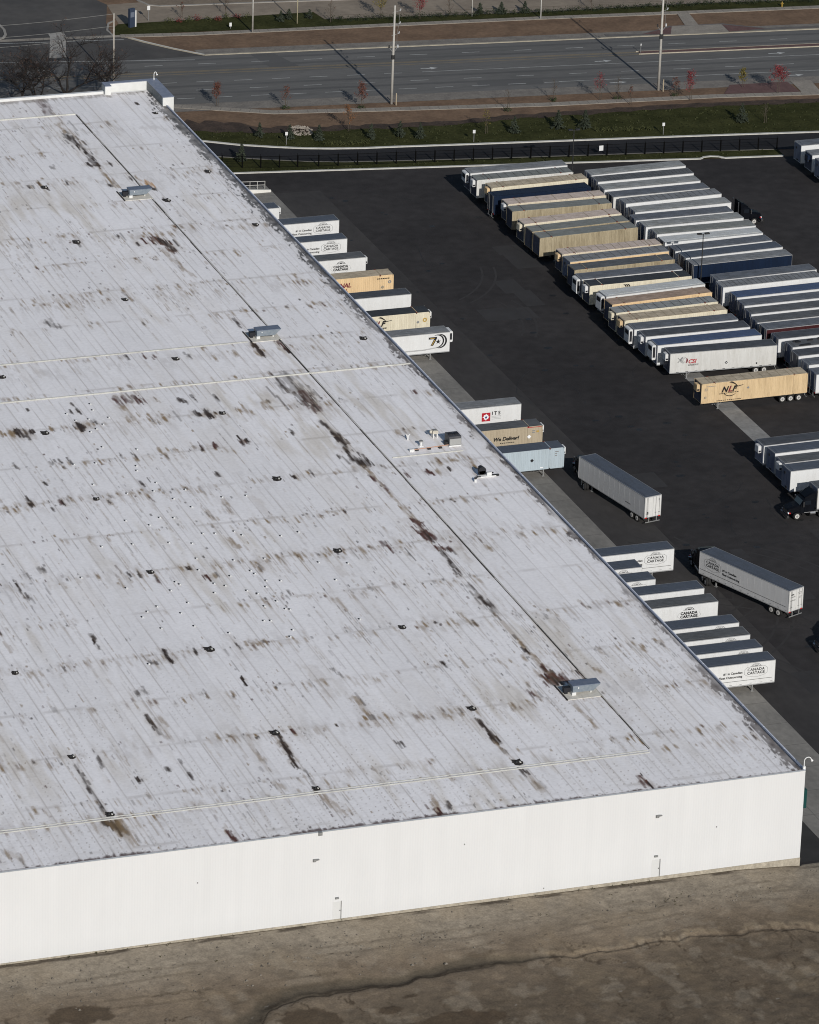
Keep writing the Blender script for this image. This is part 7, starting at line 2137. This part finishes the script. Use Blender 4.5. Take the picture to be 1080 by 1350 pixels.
def conifer(x, y, h, label, seed, group='small spruces on the lawn', w=0.36):
    rr = random.Random(seed)
    r = empty('spruce_tree', (x, y, 0), 0, label, 'tree', group)
    MB().tube((0, 0, 0), (0, 0, h * .95), 0.07, 0.02, 6).build('trunk', darkbark, r)
    lf = MB()
    for i in range(int(150 * h / 2.5)):
        z = h * (0.06 + 0.94 * rr.random() ** 1.25)
        rad = (h * w * (1 - z / h) + 0.06) * rr.uniform(0.75, 1.12) * (0.82 + 0.3 * math.sin(z * 9 + seed))
        a = rr.uniform(0, 6.28)
        c_ = Vector((math.cos(a) * rad, math.sin(a) * rad, z))
        inn = Vector((math.cos(a) * rad * .25, math.sin(a) * rad * .25, z + rad * .3))
        side = Vector((-math.sin(a), math.cos(a), 0)) * rr.uniform(.08, .18)
        lf.add([inn, c_ - side + Vector((0, 0, -.05)), c_ * 1.0 + Vector((0, 0, -.12)), c_ + side], [(0, 1, 2, 3)])
        leaf_clump(lf, c_, 0.16, rr, 3)
    lf.build('crown', LEAF['spruce'], r)

con = [(29.3, 261.7, 2.6), (25.0, 263.7, 2.3), (37.7, 260.5, 2.4), (42.5, 260.1, 2.7), (45.4, 258.6, 2.6), (61.2, 257.6, 2.8), (68.9, 258.0, 3.1), (73.2, 256.9, 3.2), (99.3, 253.4, 3.3), (20.5, 265.5, 2.4), (14.0, 254.7, 3.0)]
cl = ['small spruce right of the stone pile on the lawn', 'small spruce left of the stone pile on the lawn', 'small spruce on the lawn, just right of the low yellowish shrubs', 'left one of two close spruces at the middle of the lawn', 'right one of two close spruces at the middle of the lawn', 'lone spruce on the lawn between the middle pair and the right pair', 'left one of two tall spruces right of the middle of the lawn', 'right one of two tall spruces right of the middle of the lawn', 'tallest spruce near the right edge of the lawn', 'small spruce nearest the warehouse on the upper lawn', 'spruce between the fence and the driveway beside the roof edge']
for i, ((x, y, h), lb) in enumerate(zip(con, cl)):
    conifer(x, y, h, lb, 100 + i)
far_con = [(78.3, 320.6, 1.9), (82.0, 319.9, 2.1), (86.1, 319.2, 2.1), (43.2, 324.2, 2.0), (45.0, 325.3, 1.8), (48.6, 324.8, 1.6)]
fl = ['left of three small spruces beyond the far sidewalk', 'middle of three small spruces beyond the far sidewalk', 'right of three small spruces beyond the far sidewalk', 'left spruce of the small clump on the far grass at the top', 'middle spruce of the small clump on the far grass at the top', 'right spruce of the small clump on the far grass at the top']
for i, ((x, y, h), lb) in enumerate(zip(far_con, fl)):
    conifer(x, y, h, lb, 200 + i, 'small spruces beyond the road', 0.42)
sap = [
    (29.1, 278.5, 3.8, 'redbrown', 0.5, 'thin brown young tree with green weeds at its foot, left on the road verge', True),
    (41.2, 275.6, 4.3, 'redbrown', 0.9, 'dense red-brown young tree just left of the centre utility pole', True),
    (35.3, 264.9, 4.3, 'orange', 0.6, 'orange-brown young tree right of the stone pile', False),
    (64.1, 268.6, 3.5, 'dead', 0.05, 'bare young tree with weeds right of the centre utility pole', True),
    (56.5, 258.3, 3.9, 'yellow', 0.35, 'sparse yellowish young tree on the lawn behind the middle sign', False),
    (73.3, 271.6, 3.9, 'dead', 0.08, 'bare dark young tree left of the first red tree', True),
    (81.0, 270.4, 4.4, 'red', 0.55, 'pale red young tree left of the right utility pole', False),
    (84.0, 269.9, 3.9, 'dead', 0.03, 'leafless stick tree with weeds just left of the right utility pole', True),
    (85.0, 266.9, 3.2, 'redbrown', 0.3, 'faint reddish low young tree below the right utility pole', False),
    (94.0, 269.3, 3.2, 'redbrown', 0.5, 'dark young tree just right of the right utility pole', True),
    (95.6, 266.8, 4.9, 'red', 0.85, 'bright red slender tree right of the right utility pole', False),
    (106.8, 271.0, 3.2, 'yellow', 0.9, 'yellow-green young tree on the red paving', False),
    (18.6, 282.6, 4.0, 'redbrown', 0.95, 'red-brown young tree near the warehouse corner', False),
    (67.0, 320.3, 4.6, 'red', 0.9, 'red young tree at the top edge beyond the road', False),
    (60.5, 321.8, 4.8, 'yellow', 0.9, 'yellow-green young tree at the top edge beside the pole top', False),
    (51.4, 322.0, 3.8, 'dead', 0.1, 'bare young tree by the small far hedge', False),
    (72.6, 320.6, 3.0, 'dead', 0.06, 'bare thin young tree left of the three far spruces', False),
    (97.9, 317.8, 3.3, 'dead', 0.1, 'bare young tree at the top edge, right of the far spruces', False),
    (35.0, 330.0, 3.6, 'dead', 0.1, 'bare young tree at the top left beside the street pole', False),
    (27.2, 330.6, 2.8, 'redbrown', 0.2, 'nearly bare young tree on the far flower bed, right of the pylon sign', False),
    (102.9, 252.4, 3.3, 'dead', 0.02, 'bare stick tree beside the tallest spruce at the right', False),
]
for i, (x, y, h, kd, dn2, lb, wd) in enumerate(sap):
    sapling(x, y, h, kd, lb, 300 + i, dn2, weeds=wd)
# broad red tree on the right
sapling(111.2, 266.5, 4.4, 'red', 'broad bright red tree with wide crown near the right edge of the verge', 401, 1.6, 0.5)

# low shrubs: rows on the lawn and beyond the road
shrubm = mat('olive_shrub', (0.03, 0.035, 0.012), (0.08, 0.085, 0.028), 3, rough=0.9)
redshrub = mat('red_shrub', (0.10, 0.022, 0.022), (0.17, 0.045, 0.035), 3, rough=0.9)
def shrub(x, y, s, m_, label, group, seed):
    rr = random.Random(seed)
    b_ = MB()
    for _ in range(22):
        leaf_clump(b_, (rr.gauss(0, s * .35), rr.gauss(0, s * .3), rr.uniform(.1, s * .8)), s * .5, rr, 6)
    o = b_.build('shrub', m_)
    o.location = (x, y, 0.02)
    tag(o, label, 'shrub', group)
rr = random.Random(12)
for i in range(9):
    x = 29.5 + i * 0.85
    shrub(x, 258.95 - .1 * i + rr.uniform(-.3, .3), .55, shrubm, 'low yellowish shrub in the short row behind the driveway kerb, left of the middle spruces', 'row of low shrubs left on the lawn', 500 + i)
for i in range(10):
    x = 74.5 + i * 0.95
    shrub(x, 254.9 - .12 * i + rr.uniform(-.4, .4), .6, shrubm, 'low yellowish shrub in the double row right of the two tall spruces', 'rows of low shrubs right on the lawn', 520 + i)
for i in range(9):
    x = 24.5 + i * 1.7
    shrub(x, 328.4 - .06 * i + rr.uniform(-.5, .5), .8, redshrub if i % 2 else shrubm, 'low reddish or green shrub in the flower bed at the top left', 'flower bed shrubs at the top left', 540 + i)
hm = mat('dark_hedge', (0.012, 0.018, 0.009), (0.035, 0.045, 0.02), 2.5, rough=0.95)
for i in range(60):
    x = 52 + i * 1.45
    yb = np.interp(x, [51, 70, 90, 118, 138], [322.6, 320.4, 318.2, 316.3, 313.6])
    shrub(x, yb + rr.uniform(-.5, .5), .85, hm, 'dark low hedge bush in the row behind the far sidewalk', 'hedge bushes behind the far sidewalk', 560 + i)
# stone pile
b_ = MB()
rr = random.Random(31)
for i in range(150):
    a, q = rr.uniform(0, 6.28), math.sqrt(rr.random())
    x, y = 27.9 + math.cos(a) * q * 1.9, 267.0 + math.sin(a) * q * 2.6
    s = rr.uniform(.12, .32)
    z = 0.35 * (1 - q) + 0.02
    vs_ = [(x + s * rr.uniform(.6, 1.1) * dx, y + s * rr.uniform(.6, 1.1) * dy, z + s * rr.uniform(.5, .9) * dz) for dx, dy, dz in ((1, 0, 0), (0, 1, 0), (-1, 0, 0), (0, -1, 0), (0, 0, 1), (0, 0, -.4))]
    b_.add(vs_, [(0, 1, 4), (1, 2, 4), (2, 3, 4), (3, 0, 4), (1, 0, 5), (2, 1, 5), (3, 2, 5), (0, 3, 5)])
tag(b_.build('rocks', mat('pale_stone', (0.17, 0.145, 0.12), (0.34, 0.30, 0.25), .8, rough=0.9)), kind='stuff')

# grass clumps over the lawns
def grass_clumps():
    rr = random.Random(44)
    b_ = MB()
    for i in range(1500):
        x = rr.uniform(6, 125)
        if rr.random() < .85:
            lo_ = np.interp(x, [p[0] for p in DN], [p[1] for p in DN]) + .6
            hi_ = np.interp(x, [p[0] for p in LN], [p[1] for p in LN]) - .6
        else:
            lo_, hi_ = gy(x) + .5, 249.3 - 0.134 * (x - 25.1)
            if not 14 < x < 98:
                continue
        if hi_ <= lo_:
            continue
        y = rr.uniform(lo_, hi_)
        s = rr.uniform(.06, .2)
        a = rr.uniform(0, 6.28)
        b_.add([(x + math.cos(a) * s, y + math.sin(a) * s, .02), (x - math.cos(a) * s, y - math.sin(a) * s, .02), (x - math.cos(a) * s * .6, y - .05, .02 + s * 1.1), (x + math.cos(a) * s * .6, y + .05, .02 + s * 1.3)], [(0, 1, 2, 3)])
    o = b_.build('grass', mat('grass_blades', (0.022, 0.026, 0.010), (0.048, 0.052, 0.02), .8, rough=1.0))
    o['kind'] = 'stuff'
grass_clumps()

# bare trees beyond the warehouse on the left
def bare_tree(x, y, h, label, seed, leaves=0.06):
    rr = random.Random(seed)
    r = empty('bare_tree', (x, y, 0), 0, label, 'tree', 'bare trees behind the warehouse')
    b_, lf = MB(), MB()
    def grow(p, d, ln, rad, lvl):
        q = p
        dd = d.copy()
        for s in range(3):
            dd = (dd + Vector((rr.gauss(0, .16), rr.gauss(0, .16), rr.gauss(0.03, .1)))).normalized()
            n_ = q + dd * ln / 3
            b_.tube(q, n_, rad * (1 - .2 * s), rad * (1 - .2 * (s + 1)), 6 if lvl < 2 else 4, caps=False)
            q = n_
            if lvl >= 1 and lvl < 5 and rr.random() < .75:
                a = (dd + Vector((rr.gauss(0, .8), rr.gauss(0, .8), rr.gauss(.1, .4)))).normalized()
                grow(q, a, ln * rr.uniform(.4, .6), rad * .45, lvl + 2)
        if lvl < 6:
            for _ in range(rr.choice((2, 2, 3))):
                a = (dd + Vector((rr.gauss(0, .55), rr.gauss(0, .55), rr.gauss(.05, .25)))).normalized()
                grow(q, a, ln * rr.uniform(.62, .85), rad * .6, lvl + 1)
        elif rr.random() < leaves:
            leaf_clump(lf, q, .3, rr, 3)
    for k_ in range(3):
        grow(Vector((rr.uniform(-.2, .2), rr.uniform(-.2, .2), 0)), Vector((rr.gauss(0, .3), rr.gauss(0, .3), 1)).normalized(), h * .30, h * 0.02, 0)
    b_.build('branches', darkbark, r)
    if len(lf.f):
        lf.build('leaves', LEAF['dead'], r)
bare_tree(-3.6, 294.2, 12.5, 'largest bare tree behind the warehouse, in front of the traffic island', 71)
bare_tree(1.9, 290.0, 9.6, 'bare tree right beside the slim wooden pole', 72)
bare_tree(-9.2, 291.5, 10.4, 'bare tree at the left edge behind the warehouse', 73)
bare_tree(-13.0, 287.0, 11, 'bare tree half cut by the left picture edge', 74)
for i, (x, y) in enumerate(((-2.0, 288.5), (-6.5, 286.8), (-10.4, 284.5), (-13.2, 281.5), (-0.4, 286.4), (-8.2, 282.0))):
    shrub(x, y, 1.5, LEAF['dead'], 'brown withered bush under the bare trees behind the warehouse', 'withered bushes behind the warehouse', 700 + i)

# weeds along the foundation
b_ = MB()
rr = random.Random(66)
for i in range(60):
    x = rr.choice((rr.uniform(-95, -1), rr.gauss(-21, 3), rr.gauss(-75, 6)))
    y = rr.choice((-.35, rr.gauss(-5.5, 1.4)))
    z = float(np.interp(x, [-100, -30, -8, -1.5, 0.2], [1.0, 0.82, 0.68, 0.30, 0.12]))
    leaf_clump(b_, (x, y, z + .08), .22, rr, 4)
tag(b_.build('weeds', mat('dry_weeds', (0.035, 0.032, 0.018), (0.075, 0.065, 0.035), 2, rough=1.0)), kind='stuff')
